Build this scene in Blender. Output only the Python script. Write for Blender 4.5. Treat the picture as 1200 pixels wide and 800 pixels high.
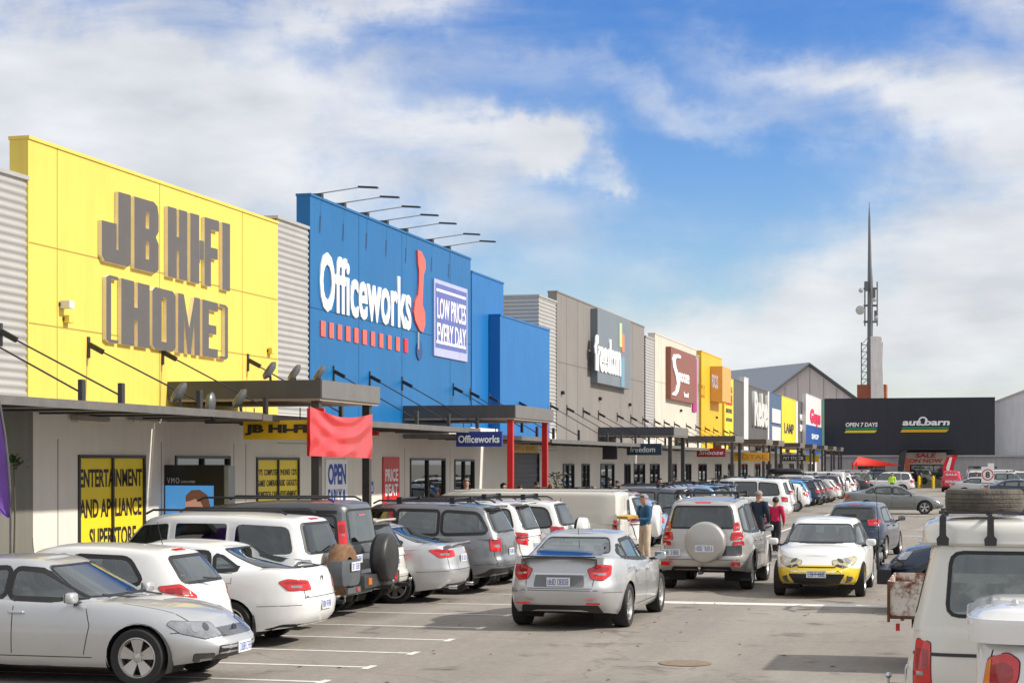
import bpy, bmesh, math, random
from mathutils import Vector, Matrix
from mathutils.bvhtree import BVHTree
random.seed(7)
C = bpy.context.scene.collection
SC = bpy.context.scene
for o in list(bpy.data.objects): bpy.data.objects.remove(o)

# ------------------------------------------------------------------ camera, sky, sun, exposure
HC = 2.6                       # camera height
FPX, VPX, HY = 2100.0, 1143.0, 541.0
TH = math.atan((VPX-600)/FPX); SN, CS = math.sin(TH), math.cos(TH)
cam = bpy.data.cameras.new('camera'); camo = bpy.data.objects.new('camera', cam); C.objects.link(camo)
camo.location = (0, 0, HC); camo.rotation_euler = (math.pi/2, 0, TH)
cam.sensor_width = 36; cam.lens = 36*FPX/1200; cam.shift_y = (HY-400)/1200
cam.clip_start = .5; cam.clip_end = 4000
SC.camera = camo
cam.dof.use_dof = True; cam.dof.focus_distance = 38; cam.dof.aperture_fstop = 16

SUN_EL, SUN_AZ = math.radians(36), math.radians(6)     # azimuth: from +X towards +Y
sd = Vector((math.cos(SUN_EL)*math.cos(SUN_AZ), math.cos(SUN_EL)*math.sin(SUN_AZ), math.sin(SUN_EL)))
sl = bpy.data.lights.new('sun', 'SUN'); sl.energy = 3.4; sl.angle = math.radians(1.5); sl.color = (1, .94, .85)
so = bpy.data.objects.new('sun', sl); C.objects.link(so)
so.rotation_euler = sd.to_track_quat('Z', 'Y').to_euler()

w = bpy.data.worlds.new('World'); SC.world = w; w.use_nodes = True
nt = w.node_tree; N = nt.nodes; L = nt.links
bg = N['Background']; bg.inputs['Strength'].default_value = .13
sky = N.new('ShaderNodeTexSky'); sky.sky_type = 'NISHITA'; sky.sun_disc = False
sky.sun_elevation = SUN_EL; sky.sun_rotation = math.pi/2 - SUN_AZ
sky.air_density = 1.0; sky.dust_density = .6; sky.ozone_density = 2.5
tc = N.new('ShaderNodeTexCoord')
def vm(op, a, b=None):
    n = N.new('ShaderNodeVectorMath'); n.operation = op
    if isinstance(a, (tuple, list, Vector)): n.inputs[0].default_value = a
    else: L.new(a, n.inputs[0])
    if b is not None:
        if isinstance(b, (tuple, list, Vector)): n.inputs[1].default_value = b
        else: L.new(b, n.inputs[1])
    return n
def ma(op, a, b=None, c=None, clamp=False):
    n = N.new('ShaderNodeMath'); n.operation = op; n.use_clamp = clamp
    for i, v in enumerate((a, b, c)):
        if v is None: continue
        if isinstance(v, (int, float)): n.inputs[i].default_value = v
        else: L.new(v, n.inputs[i])
    return n.outputs[0]
dirv = tc.outputs['Generated']
# warped direction for ragged cloud edges
nw = N.new('ShaderNodeTexNoise'); nw.inputs['Scale'].default_value = 9; nw.inputs['Detail'].default_value = 6
nw.inputs['Roughness'].default_value = .6
L.new(dirv, nw.inputs['Vector'])
wv = vm('SUBTRACT', nw.outputs['Color'], (.5, .5, .5)); wv2 = vm('SCALE', wv.outputs[0]); wv2.inputs['Scale'].default_value = .13
wd = vm('ADD', dirv, wv2.outputs[0]).outputs[0]
FW = Vector((-SN, CS, 0)); RT = Vector((CS, SN, 0)); UP = Vector((0, 0, 1))
def blob(px, py, ru, rv, rot, amp, src=None):
    """a soft patch of cloud in the direction (px,py), radii ru, rv (in 1/2100 rad), turned rot degrees"""
    u0, v0 = (px-600)/FPX, (HY-py)/FPX
    c = (FW + RT*u0 + UP*v0).normalized()
    r = math.radians(rot); a = RT*math.cos(r) + UP*math.sin(r); b = -RT*math.sin(r) + UP*math.cos(r)
    df = vm('SUBTRACT', src or wd, tuple(c)).outputs[0]
    da = vm('DOT_PRODUCT', df, tuple(a)).outputs['Value']; db = vm('DOT_PRODUCT', df, tuple(b)).outputs['Value']
    dc = vm('DOT_PRODUCT', df, tuple(FW)).outputs['Value']
    q = ma('ADD', ma('ADD', ma('POWER', ma('MULTIPLY', da, FPX/ru), 2), ma('POWER', ma('MULTIPLY', db, FPX/rv), 2)),
           ma('POWER', ma('MULTIPLY', dc, 3.0), 2))
    e = ma('POWER', 2.718, ma('MULTIPLY', q, -1.0))
    return ma('MULTIPLY', e, amp)
BL = [(40, 60, 300, 110, -6, .9), (90, 190, 260, 70, -10, .6), (330, 110, 190, 50, 4, .45), (420, 12, 170, 26, 0, .6), (830, 122, 330, 36, -9, .45), (980, 80, 240, 26, -14, .3), (590, 178, 100, 36, -4, .85),
      (640, 190, 60, 26, -12, .6), (1130, 130, 190, 40, -24, .5), (1180, 240, 130, 150, 10, .75), (1090, 330, 190, 80, 0, .6),
      (900, 405, 330, 60, 0, .7), (640, 300, 200, 60, -10, .28), (730, 216, 30, 12, 0, .45),
      (500, 230, 130, 60, 0, .3), (1200, 60, 180, 70, -20, .5), (640, 500, 900, 90, 0, .6), (230, 150, 300, 60, -12, .4)]
tot = None
for b in BL:
    v = blob(*b); tot = v if tot is None else ma('ADD', tot, v)
# fine streaky texture
mp = N.new('ShaderNodeMapping'); mp.inputs['Scale'].default_value = (5, 5, 15); mp.inputs['Rotation'].default_value = (0, .12, 0)
L.new(dirv, mp.inputs['Vector'])
n1 = N.new('ShaderNodeTexNoise'); n1.inputs['Scale'].default_value = 1.5; n1.inputs['Detail'].default_value = 9; n1.inputs['Roughness'].default_value = .6
n1.inputs['Distortion'].default_value = .5
L.new(mp.outputs[0], n1.inputs['Vector'])
dens = ma('MULTIPLY', tot, ma('ADD', .42, ma('MULTIPLY', n1.outputs['Fac'], 1.15)))
dens = ma('ADD', dens, ma('MULTIPLY', ma('SUBTRACT', n1.outputs['Fac'], .50), .7))
away = ma('SUBTRACT', 1.0, ma('MULTIPLY', ma('SUBTRACT', vm('DOT_PRODUCT', dirv, tuple(FW)).outputs['Value'], .88), 20.0, clamp=True), clamp=True)
dens = ma('ADD', dens, ma('MULTIPLY', away, 1.2))      # the rest of the sky is mostly cloud as well
mr = N.new('ShaderNodeMapRange'); mr.interpolation_type = 'SMOOTHSTEP'
mr.inputs['From Min'].default_value = .02; mr.inputs['From Max'].default_value = .95
L.new(dens, mr.inputs['Value']); 
mixf = ma('MULTIPLY', mr.outputs[0], .93)
# cloud body colour: white with greyer thick parts
n2 = N.new('ShaderNodeTexNoise'); n2.inputs['Scale'].default_value = 2.4; n2.inputs['Detail'].default_value = 5
L.new(mp.outputs[0], n2.inputs['Vector'])
cr = N.new('ShaderNodeValToRGB'); cr.color_ramp.elements[0].position = .34; cr.color_ramp.elements[1].position = .66
cr.color_ramp.elements[0].color = (3.9, 4.0, 4.2, 1); cr.color_ramp.elements[1].color = (5.1, 5.15, 5.25, 1)
L.new(n2.outputs['Fac'], cr.inputs['Fac'])
hs = N.new('ShaderNodeHueSaturation'); hs.inputs['Saturation'].default_value = 1.42; hs.inputs['Value'].default_value = .86; hs.inputs['Hue'].default_value = .518
L.new(sky.outputs[0], hs.inputs['Color'])
mx = N.new('ShaderNodeMix'); mx.data_type = 'RGBA'
L.new(mixf, mx.inputs[0]); L.new(hs.outputs[0], mx.inputs[6]); L.new(cr.outputs[0], mx.inputs[7])
L.new(mx.outputs[2], bg.inputs['Color'])
vs = SC.view_settings; vs.view_transform = 'Standard'; vs.look = 'None'; vs.gamma = 1; vs.exposure = .44; vs.use_curve_mapping = False

# ------------------------------------------------------------------ where a line of sight meets a plane of the place
def onX(px, py, X):
    t = (px-600)/FPX; d = X/(-SN+CS*t); return Vector((X, d*(CS+SN*t), HC-(py-HY)/FPX*d))
def onY(px, py, Y):
    t = (px-600)/FPX; d = Y/(CS+SN*t); return Vector((d*(-SN+CS*t), Y, HC-(py-HY)/FPX*d))
def gnd(px, py, z=0):
    d = FPX*(HC-z)/(py-HY); t = (px-600)/FPX
    return Vector((d*(-SN+CS*t), d*(CS+SN*t), z))

# ------------------------------------------------------------------ materials
MATS = {}
def mat(name, col, rough=.5, metal=0, var=.06, scale=3, coat=0, bump=0, spec=None, emis=None, bscale=None):
    if name in MATS: return MATS[name]
    m = bpy.data.materials.new(name); m.use_nodes = True; MATS[name] = m
    n = m.node_tree.nodes; l = m.node_tree.links; p = n['Principled BSDF']
    p.inputs['Roughness'].default_value = rough; p.inputs['Metallic'].default_value = metal
    if coat: p.inputs['Coat Weight'].default_value = coat; p.inputs['Coat Roughness'].default_value = .04
    if spec is not None: p.inputs['Specular IOR Level'].default_value = spec
    p.inputs['Base Color'].default_value = (*col, 1)
    if var > 0:
        t = n.new('ShaderNodeTexCoord'); ns = n.new('ShaderNodeTexNoise'); ns.inputs['Scale'].default_value = scale
        ns.inputs['Detail'].default_value = 6; ns.inputs['Roughness'].default_value = .62
        l.new(t.outputs['Object'], ns.inputs['Vector'])
        r = n.new('ShaderNodeValToRGB')
        r.color_ramp.elements[0].position = .32; r.color_ramp.elements[1].position = .68
        r.color_ramp.elements[0].color = (*[c*(1-var) for c in col], 1); r.color_ramp.elements[1].color = (*[min(1, c*(1+var)) for c in col], 1)
        l.new(ns.outputs['Fac'], r.inputs['Fac']); l.new(r.outputs[0], p.inputs['Base Color'])
        if bump:
            nb = n.new('ShaderNodeTexNoise'); nb.inputs['Scale'].default_value = bscale or scale*8; nb.inputs['Detail'].default_value = 4
            l.new(t.outputs['Object'], nb.inputs['Vector'])
            bm_ = n.new('ShaderNodeBump'); bm_.inputs['Strength'].default_value = bump; bm_.inputs['Distance'].default_value = .02
            l.new(nb.outputs['Fac'], bm_.inputs['Height']); l.new(bm_.outputs[0], p.inputs['Normal'])
    if emis:
        p.inputs['Emission Color'].default_value = (*emis[:3], 1); p.inputs['Emission Strength'].default_value = emis[3]
    return m
def wallmat(name, col, rough=.6, streak=.10):
    """painted tilt-up panel: slight blotches and faint vertical rain streaks"""
    if name in MATS: return MATS[name]
    m = mat(name, col, rough, var=.05, scale=.7)
    n = m.node_tree.nodes; l = m.node_tree.links; p = n['Principled BSDF']
    src = p.inputs['Base Color'].links[0].from_socket
    t = n.new('ShaderNodeTexCoord'); mp = n.new('ShaderNodeMapping'); mp.inputs['Scale'].default_value = (3, 3, .16)
    l.new(t.outputs['Object'], mp.inputs['Vector'])
    ns = n.new('ShaderNodeTexNoise'); ns.inputs['Scale'].default_value = 2.2; ns.inputs['Detail'].default_value = 7; l.new(mp.outputs[0], ns.inputs['Vector'])
    r = n.new('ShaderNodeValToRGB'); r.color_ramp.elements[0].position = .35; r.color_ramp.elements[1].position = .62
    k = 1-streak; r.color_ramp.elements[0].color = (k, k, k, 1); r.color_ramp.elements[1].color = (1, 1, 1, 1)
    l.new(ns.outputs['Fac'], r.inputs['Fac'])
    mxn = n.new('ShaderNodeMix'); mxn.data_type = 'RGBA'; mxn.blend_type = 'MULTIPLY'; mxn.inputs[0].default_value = 1
    wb = n.new('ShaderNodeTexNoise'); wb.inputs['Scale'].default_value = .9; wb.inputs['Detail'].default_value = 3; l.new(t.outputs['Object'], wb.inputs['Vector']); bw = n.new('ShaderNodeBump'); bw.inputs['Strength'].default_value = .35; bw.inputs['Distance'].default_value = .05; l.new(wb.outputs['Fac'], bw.inputs['Height']); l.new(bw.outputs[0], p.inputs['Normal'])
    l.new(src, mxn.inputs[6]); l.new(r.outputs[0], mxn.inputs[7]); l.new(mxn.outputs[2], p.inputs['Base Color'])
    return m
def glassmat(name, tint, refl=.06, rough=.02):
    if name in MATS: return MATS[name]
    m = bpy.data.materials.new(name); m.use_nodes = True; MATS[name] = m
    n = m.node_tree.nodes; l = m.node_tree.links; n.clear()
    o = n.new('ShaderNodeOutputMaterial'); mx_ = n.new('ShaderNodeMixShader'); tr = n.new('ShaderNodeBsdfTransparent'); gl = n.new('ShaderNodeBsdfGlossy')
    tr.inputs[0].default_value = (*tint, 1); gl.inputs['Roughness'].default_value = rough; gl.inputs[0].default_value = (.95, 1, 1, 1)
    fr = n.new('ShaderNodeFresnel'); fr.inputs['IOR'].default_value = 1.55
    mm = n.new('ShaderNodeMath'); mm.operation = 'ADD'; mm.inputs[1].default_value = refl; mm.use_clamp = True
    l.new(fr.outputs[0], mm.inputs[0]); l.new(mm.outputs[0], mx_.inputs[0]); l.new(tr.outputs[0], mx_.inputs[1]); l.new(gl.outputs[0], mx_.inputs[2]); l.new(mx_.outputs[0], o.inputs[0])
    return m
BLACK = mat('black_plastic', (.02, .02, .022), .45, var=.15)
DGREY = mat('dark_steel', (.045, .045, .047), .4, .3, var=.1)

# ------------------------------------------------------------------ object helpers
def tag(o, label=None, cat=None, group=None, kind=None):
    if label: o['label'] = label
    if cat: o['category'] = cat
    if group: o['group'] = group
    if kind: o['kind'] = kind
    return o
def thing(name, loc, label, cat, group=None, rz=0):
    o = bpy.data.objects.new(name, None); C.objects.link(o); o.location = loc; o.rotation_euler = (0, 0, rz)
    o.empty_display_size = .3
    return tag(o, label, cat, group)
def link(name, me, mats, parent=None, smooth=False):
    me.name = name
    o = bpy.data.objects.new(name, me); C.objects.link(o)
    for m in (mats if isinstance(mats, (list, tuple)) else [mats]): me.materials.append(m)
    if smooth:
        me.shade_smooth(); me.set_sharp_from_angle(angle=math.radians(smooth if smooth is not True else 40))
    if parent: o.parent = parent
    return o
class MB:
    def __init__(s): s.v = []; s.f = []; s.m = []
    def add(s, vs, fs, mi=0):
        b = len(s.v); s.v += [tuple(v) for v in vs]; s.f += [tuple(b+i for i in f) for f in fs]; s.m += [mi]*len(fs); return s
    def box(s, a, b, mi=0):
        x0, y0, z0 = [min(p, q) for p, q in zip(a, b)]; x1, y1, z1 = [max(p, q) for p, q in zip(a, b)]
        return s.add([(x0, y0, z0), (x1, y0, z0), (x1, y1, z0), (x0, y1, z0), (x0, y0, z1), (x1, y0, z1), (x1, y1, z1), (x0, y1, z1)],
              [(0, 3, 2, 1), (4, 5, 6, 7), (0, 1, 5, 4), (1, 2, 6, 5), (2, 3, 7, 6), (3, 0, 4, 7)], mi)
    def bar(s, p, q, w, h, mi=0, up=(0, 0, 1)):
        p, q = Vector(p), Vector(q); d = (q-p).normalized(); u = d.cross(Vector(up))
        if u.length < .01: u = d.cross(Vector((1, 0, 0)))
        u.normalize(); k = u.cross(d).normalized(); u = u*w/2; k = k*h/2
        vs = [p-u-k, p+u-k, p+u+k, p-u+k, q-u-k, q+u-k, q+u+k, q-u+k]
        return s.add(vs, [(0, 1, 2, 3), (7, 6, 5, 4), (0, 4, 5, 1), (1, 5, 6, 2), (2, 6, 7, 3), (3, 7, 4, 0)], mi)
    def tube(s, pts, r, n=8, mi=0, cap=True):
        pts = [Vector(p) for p in pts]; rs = r if isinstance(r, (list, tuple)) else [r]*len(pts); b = len(s.v)
        for i, p in enumerate(pts):
            d = (pts[min(i+1, len(pts)-1)]-pts[max(i-1, 0)]).normalized()
            a = d.cross(Vector((0, 0, 1)));
            if a.length < .05: a = d.cross(Vector((0, 1, 0)))
            a.normalize(); c = d.cross(a).normalized()
            for k in range(n):
                t = 2*math.pi*k/n; s.v.append(tuple(p+(a*math.cos(t)+c*math.sin(t))*rs[i]))
        for i in range(len(pts)-1):
            for k in range(n):
                s.f.append((b+i*n+k, b+i*n+(k+1) % n, b+(i+1)*n+(k+1) % n, b+(i+1)*n+k)); s.m.append(mi)
        if cap:
            s.f.append(tuple(b+k for k in range(n))[::-1]); s.m.append(mi)
            s.f.append(tuple(b+(len(pts)-1)*n+k for k in range(n))); s.m.append(mi)
        return s
    def lathe(s, prof, o=(0, 0, 0), axis='z', n=24, mi=0):
        b = len(s.v)
        for (r, h) in prof:
            for k in range(n):
                t = 2*math.pi*k/n; c, q = r*math.cos(t), r*math.sin(t)
                p = {'z': (c, q, h), 'y': (c, h, q), 'x': (h, c, q)}[axis]
                s.v.append((o[0]+p[0], o[1]+p[1], o[2]+p[2]))
        for i in range(len(prof)-1):
            for k in range(n):
                s.f.append((b+i*n+k, b+i*n+(k+1) % n, b+(i+1)*n+(k+1) % n, b+(i+1)*n+k)); s.m.append(mi)
        return s
    def prism(s, poly, fr, t, mi=0):
        """polygon (u,v) in frame fr=(origin,u,v,n), thick t along n, front face at +t"""
        o, u, v, n = [Vector(a) for a in fr]; k = len(poly)
        vs = [o+u*a+v*b for a, b in poly] + [o+u*a+v*b+n*t for a, b in poly]
        fs = [tuple(range(k))[::-1], tuple(range(k, 2*k))] + [(i, (i+1) % k, k+(i+1) % k, k+i) for i in range(k)]
        return s.add(vs, fs, mi)
    def mesh(s):
        me = bpy.data.meshes.new('m'); me.from_pydata(s.v, [], s.f)
        bm = bmesh.new(); bm.from_mesh(me)
        for f, mi in zip(bm.faces, s.m): f.material_index = mi
        bmesh.ops.recalc_face_normals(bm, faces=bm.faces); bm.to_mesh(me); bm.free()
        return me
    def build(s, name, mats, parent=None, smooth=False): return link(name, s.mesh(), mats, parent, smooth)
def local(o, parent):
    """objects built in world coordinates under a root that is not at the origin"""
    o.matrix_parent_inverse = (Matrix.Translation(parent.location) @ Matrix.Rotation(parent.rotation_euler.z, 4, 'Z')).inverted(); return o
def bevel(o, w=.02, seg=2):
    bm = bmesh.new(); bm.from_mesh(o.data); bmesh.ops.bevel(bm, geom=bm.edges[:], offset=w, segments=seg, profile=.7, affect='EDGES', clamp_overlap=True)
    bm.to_mesh(o.data); bm.free(); return o
FACE_X = lambda o: (o, Vector((0, 1, 0)), Vector((0, 0, 1)), Vector((1, 0, 0)))      # a plane that faces +X (shop fronts): u runs to +Y
FACE_Y = lambda o: (o, Vector((1, 0, 0)), Vector((0, 0, 1)), Vector((0, -1, 0)))     # a plane that faces the car park's near end
_tc = {}
def text_mesh(body, w_, h_, fr, depth=.02, bold=0, shear=0, sx=None, spacing=1.0, align='fit'):
    """lettering as real mesh, scaled to w_ x h_ (metres) with its lower left corner at the frame's origin"""
    cu = bpy.data.curves.new('t', 'FONT'); cu.body = body; cu.size = 1; cu.offset = bold; cu.shear = shear; cu.space_character = spacing
    cu.space_line = .8; cu.extrude = .5; cu.resolution_u = 3
    if '\n' in body: cu.align_x = 'CENTER'
    ob = bpy.data.objects.new('t', cu); C.objects.link(ob); bpy.context.view_layer.update()
    dg = bpy.context.evaluated_depsgraph_get(); me = bpy.data.meshes.new_from_object(ob.evaluated_get(dg))
    bpy.data.objects.remove(ob); bpy.data.curves.remove(cu)
    xs = [v.co.x for v in me.vertices]; ys = [v.co.y for v in me.vertices]
    x0, x1, y0, y1 = min(xs), max(xs), min(ys), max(ys)
    o, u, v, n = [Vector(a) for a in fr]
    for q in me.vertices:
        a = (q.co.x-x0)/(x1-x0)*w_; b = (q.co.y-y0)/(y1-y0)*h_; c = (q.co.z+.5)*depth
        q.co = o+u*a+v*b+n*c
    me.materials.clear()
    return me
def text(name, body, w_, h_, fr, m, parent=None, **k): return link(name, text_mesh(body, w_, h_, fr, **k), m, parent)
# ------------------------------------------------------------------ ground
W = 15.5; XF = -W; AW = -13.3; CW = -12.3       # shop front plane, awning edge, canopy edge
asph = bpy.data.materials.new('asphalt'); asph.use_nodes = True
n = asph.node_tree.nodes; l = asph.node_tree.links; p = n['Principled BSDF']; p.inputs['Roughness'].default_value = .88; p.inputs['Specular IOR Level'].default_value = .3
t = n.new('ShaderNodeTexCoord')
def nz(sc, det=6, ro=.6, vec=None, dist=0):
    q = n.new('ShaderNodeTexNoise'); q.inputs['Scale'].default_value = sc; q.inputs['Detail'].default_value = det; q.inputs['Roughness'].default_value = ro; q.inputs['Distortion'].default_value = dist
    l.new(vec or t.outputs['Object'], q.inputs['Vector']); return q.outputs['Fac']
def rmp(s_, a, b, ca, cb):
    r = n.new('ShaderNodeValToRGB'); r.color_ramp.elements[0].position = a; r.color_ramp.elements[1].position = b
    r.color_ramp.elements[0].color = (*ca, 1); r.color_ramp.elements[1].color = (*cb, 1); l.new(s_, r.inputs['Fac']); return r.outputs[0]
def mul(a, b, f=1):
    q = n.new('ShaderNodeMix'); q.data_type = 'RGBA'; q.blend_type = 'MULTIPLY'; q.inputs[0].default_value = f; l.new(a, q.inputs[6]); l.new(b, q.inputs[7]); return q.outputs[2]
base = rmp(nz(.22, 8, .65), .35, .65, (.30, .268, .232), (.375, .34, .30))
grit = rmp(nz(60, 3, .8), .32, .66, (.60, .60, .60), (1.18, 1.18, 1.18))
mpw = n.new('ShaderNodeMapping'); mpw.inputs['Scale'].default_value = (.9, .05, 1); l.new(t.outputs['Object'], mpw.inputs['Vector'])
wear = rmp(nz(1.0, 5, .6, mpw.outputs[0]), .38, .60, (.86, .86, .87), (1, 1, 1))
spot = rmp(nz(.9, 5, .55, None, .5), .60, .70, (1, 1, 1), (.50, .49, .48))
fleck = rmp(nz(14, 2, .5), .70, .76, (1, 1, 1), (.68, .66, .64))
vo = n.new('ShaderNodeTexVoronoi'); vo.feature = 'DISTANCE_TO_EDGE'; vo.inputs['Scale'].default_value = .22
nwp = n.new('ShaderNodeTexNoise'); nwp.inputs['Scale'].default_value = 1.2; nwp.inputs['Detail'].default_value = 5; l.new(t.outputs['Object'], nwp.inputs['Vector'])
av = n.new('ShaderNodeVectorMath'); av.operation = 'ADD'; l.new(t.outputs['Object'], av.inputs[0]); l.new(nwp.outputs['Color'], av.inputs[1]); l.new(av.outputs[0], vo.inputs['Vector'])
crack = rmp(vo.outputs['Distance'], 0.0, .006, (.55, .54, .53), (1, 1, 1))
mott = rmp(nz(8, 5, .7), .36, .64, (.88, .88, .88), (1.07, 1.07, 1.06))
cc = mul(mul(mul(mul(mul(mul(base, grit), mott), wear), spot), fleck), crack, .55)
l.new(cc, p.inputs['Base Color'])
bmpn = n.new('ShaderNodeBump'); bmpn.inputs['Strength'].default_value = .35; bmpn.inputs['Distance'].default_value = .01
l.new(nz(90, 3, .8), bmpn.inputs['Height']); l.new(bmpn.outputs[0], p.inputs['Normal'])
g = MB().add([(-900, -200, 0), (900, -200, 0), (900, 1600, 0), (-900, 1600, 0)], [(0, 1, 2, 3)]).build('ground', asph); tag(g, kind='structure')
conc = wallmat('footpath_concrete', (.42, .40, .36), .85)
fp = MB().box((XF-.3, 5, .0), (-13.95, 57, .30)).box((XF-.3, 57.001, .0), (-13.95, 183.6, .14)).build('footpath', conc); tag(fp, kind='structure')
kb = MB().box((-13.949, 5, 0), (-13.82, 57, .302)).box((-13.949, 57.001, 0), (-13.82, 183.6, .142)).build('kerb', mat('kerb_concrete', (.5, .48, .44), .85, var=.12)); tag(kb, kind='structure')
WL = mat('line_paint', (.72, .71, .67), .7, var=.16, scale=9)
n_ = WL.node_tree.nodes
# bay lines of the near parking row, each a stroke with a cross stroke at its end
tpts = [(377, 798.5), (431.6, 781.4), (483.5, 765), (525.5, 749.6), (563, 735.5), (594.5, 720.5)]
mbl = MB()
def sheet(m, x0, y0, x1, y1, z=.004): m.add([(x0, y0, z), (x1, y0, z), (x1, y1, z), (x0, y1, z)], [(0, 1, 2, 3)])
for q in tpts:
    e = gnd(*q); sheet(mbl, -12.9, e.y-.05, e.x-.04, e.y+.05); sheet(mbl, e.x-.04, e.y-.20, e.x+.06, e.y+.20)
y = 31.6
while y < 170:
    sheet(mbl, -13.0, y-.05, -7.8, y+.05); y += 2.5
lm = mbl.build('bay_markings', WL); tag(lm, kind='structure')
mb2 = MB()
a = gnd(765, 705); sheet(mb2, -7.0, a.y-.25, -.6, a.y+.25)
for py in (627, 603, 622): 
    a = gnd(1000, py); sheet(mb2, -3.2 if py != 622 else -1, a.y-.12, 7, a.y+.12)
for k in range(9): sheet(mb2, .2, 13.2+k*2.62, 5.6, 13.3+k*2.62)
sheet(mb2, -7.1, 60, -6.98, 100, .004)
for k in range(12): sheet(mb2, 6.5+k*2.6, 100, 6.6+k*2.6, 105)
tag(mb2.build('lane_markings', WL), kind='structure')
# manhole
mh = gnd(803, 777); m = MB().lathe([(.0, .012), (.33, .012), (.345, .008)], (mh.x, mh.y, 0), n=28).build('manhole_cover', mat('cast_iron', (.26, .20, .13), .7, .1, var=.3, scale=20, bump=.5)); tag(m, 'round cast iron manhole cover in the asphalt lane', 'manhole cover')

# ------------------------------------------------------------------ shop row
YEL = wallmat('yellow_paint', (.80, .60, .11), .55, .06)
BLU = wallmat('blue_paint', (.001, .130, .35), .45, .08)
BLU2 = wallmat('mid_blue_paint', (.004, .150, .43), .45, .08)
NAVY = wallmat('navy_paint', (.010, .022, .13), .5)
FGR = wallmat('grey_brown_paint', (.235, .215, .20), .65)
CREAM = wallmat('cream_paint', (.66, .585, .49), .65)
BEIGE = wallmat('beige_wall_paint', (.76, .71, .64), .7, .04)
ORA = wallmat('orange_yellow_paint', (.90, .47, .012), .5)
YE2 = wallmat('lemon_paint', (.88, .66, .04), .5)
CHAR = wallmat('charcoal_paint', (.10, .095, .092), .6)
WHI = wallmat('white_wall_paint', (.70, .69, .68), .6)
SLB = wallmat('slate_blue_paint', (.075, .125, .22), .6)
DRED = mat('dark_red_paint', (.20, .025, .02), .5)
RED = mat('red_paint', (.62, .012, .012), .4, var=.08)
FRAME = mat('awning_steel', (.075, .07, .066), .45, .4, var=.12)
SLAB = wallmat('canopy_fascia_paint', (.075, .072, .07), .5)
SLABL = wallmat('canopy_soffit_paint', (.42, .34, .27), .6)
SLABF = mat('canopy_front_metal', (.20, .19, .18), .45, .3, var=.08)
corr = mat('corrugated_zinc', (.46, .45, .43), .45, .3, var=.05, scale=1.2)
def corrugated(y0, y1, z0, z1, x, parent, flip=None, axis='Y', x1=None):
    """horizontal corrugations as real ridges"""
    m = MB(); pitch = .14; nn = int((z1-z0)/pitch*4); vs = []; fs = []
    for i in range(nn+1):
        z = z0+(z1-z0)*i/nn; dd = .02*math.sin(2*math.pi*i/4)
        if axis == 'Y': vs += [(x+dd, y0, z), (x+dd, y1, z)]
        else: vs += [(x, y0-dd, z), (x1, y0-dd, z)]
    for i in range(nn): fs.append((2*i, 2*i+1, 2*i+3, 2*i+2))
    return m.add(vs, fs).build('corrugated_cladding', corr, parent, smooth=60)
def panel(pxa, pxb, tya, tyb, m, label, cat='facade', bottom=0.0, X=XF, t_=.35, joints=(), name='parapet_panel', group=None):
    """one shop's coloured front, a thick tilt-up panel standing on the shop-front plane"""
    a = onX(pxa, tya, X); b = onX(pxb, tyb, X); h = (a.z+b.z)/2
    r = thing(name, (X, a.y, 0), label, cat, group)
    mb = MB().box((X-t_, a.y, bottom), (X, b.y, h)); o = mb.build('panel', m, r); local(o, r)
    cp = MB().box((X-t_-.02, a.y-.01, h+.001), (X+.025, b.y+.01, h+.06)); local(cp.build('capping', m, r), r)
    j = MB()
    for q in joints:
        if q[0] == 'v': yy = onX(q[1], 400, X).y; j.box((X+.0005, yy-.012, bottom+.05), (X+.003, yy+.012, h-.002))
        else: zz = onX(*q[1:], X).z; j.box((X+.0005, a.y+.02, zz-.012), (X+.0036, b.y-.02, zz+.012))
    if joints: local(j.build('panel_joint', mat('joint_'+m.name, tuple(c*.45 for c in m.node_tree.nodes['Principled BSDF'].inputs['Base Color'].default_value[:3]), .8, var=0), r), r)
    return r, a.y, b.y, h
GROW = 'shop fronts in the retail row'
# main hall volume behind the fronts
hall = thing('shop_hall', (XF-.6, 30, 0), 'long pale metal shed behind the coloured shop fronts', 'building')
local(MB().box((XF-24, 14, 0), (XF-.55, 183, 6.2)).build('wall', corr, hall), hall)
local(MB().box((XF-24.2, 13.8, 6.2), (XF-.5, 183.3, 6.35)).build('roof', mat('roof_sheet', (.35, .36, .38), .5, .3), hall), hall)
# corrugated bits
def corr_block(pxa, pxb, py, depth, label, X=XF):
    a = onX(pxa, py, X); b = onX(pxb, py, X); r = thing('corrugated_wall', (X, a.y, 0), label, 'wall', 'corrugated wall sections between the shop fronts')
    local(corrugated(a.y, b.y, 3.0, a.z, X-.03, r), r)
    local(MB().box((X-depth, a.y+.03, 3.0), (X-.08, b.y, a.z-.01)).build('wall_core', mat('core_grey', (.3, .3, .3), .7), r), r)
    if depth > 1: local(corrugated(a.y, None, 3.0, a.z, X-depth, r, axis='X', x1=X-.03), r)
    local(MB().box((X-depth-.02, a.y-.03, a.z), (X+.01, b.y, a.z+.07)).build('capping', corr, r), r)
    return r
corr_block(-60, 34, 183.5, .5, 'corrugated silver wall left of the yellow shop front')
corr_block(325.9, 362.8, 256, .5, 'corrugated silver wall between the yellow and the blue shop fronts')
corr_block(632, 653, 347, 3.2, 'corrugated silver block between the blue and the grey brown shop fronts')
corr_block(757, 768, 394.5, .4, 'corrugated silver strip between the grey brown and the cream shop fronts')
corr_block(816.4, 819.5, 417, .4, 'corrugated strip between the cream and the orange shop fronts')
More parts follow.
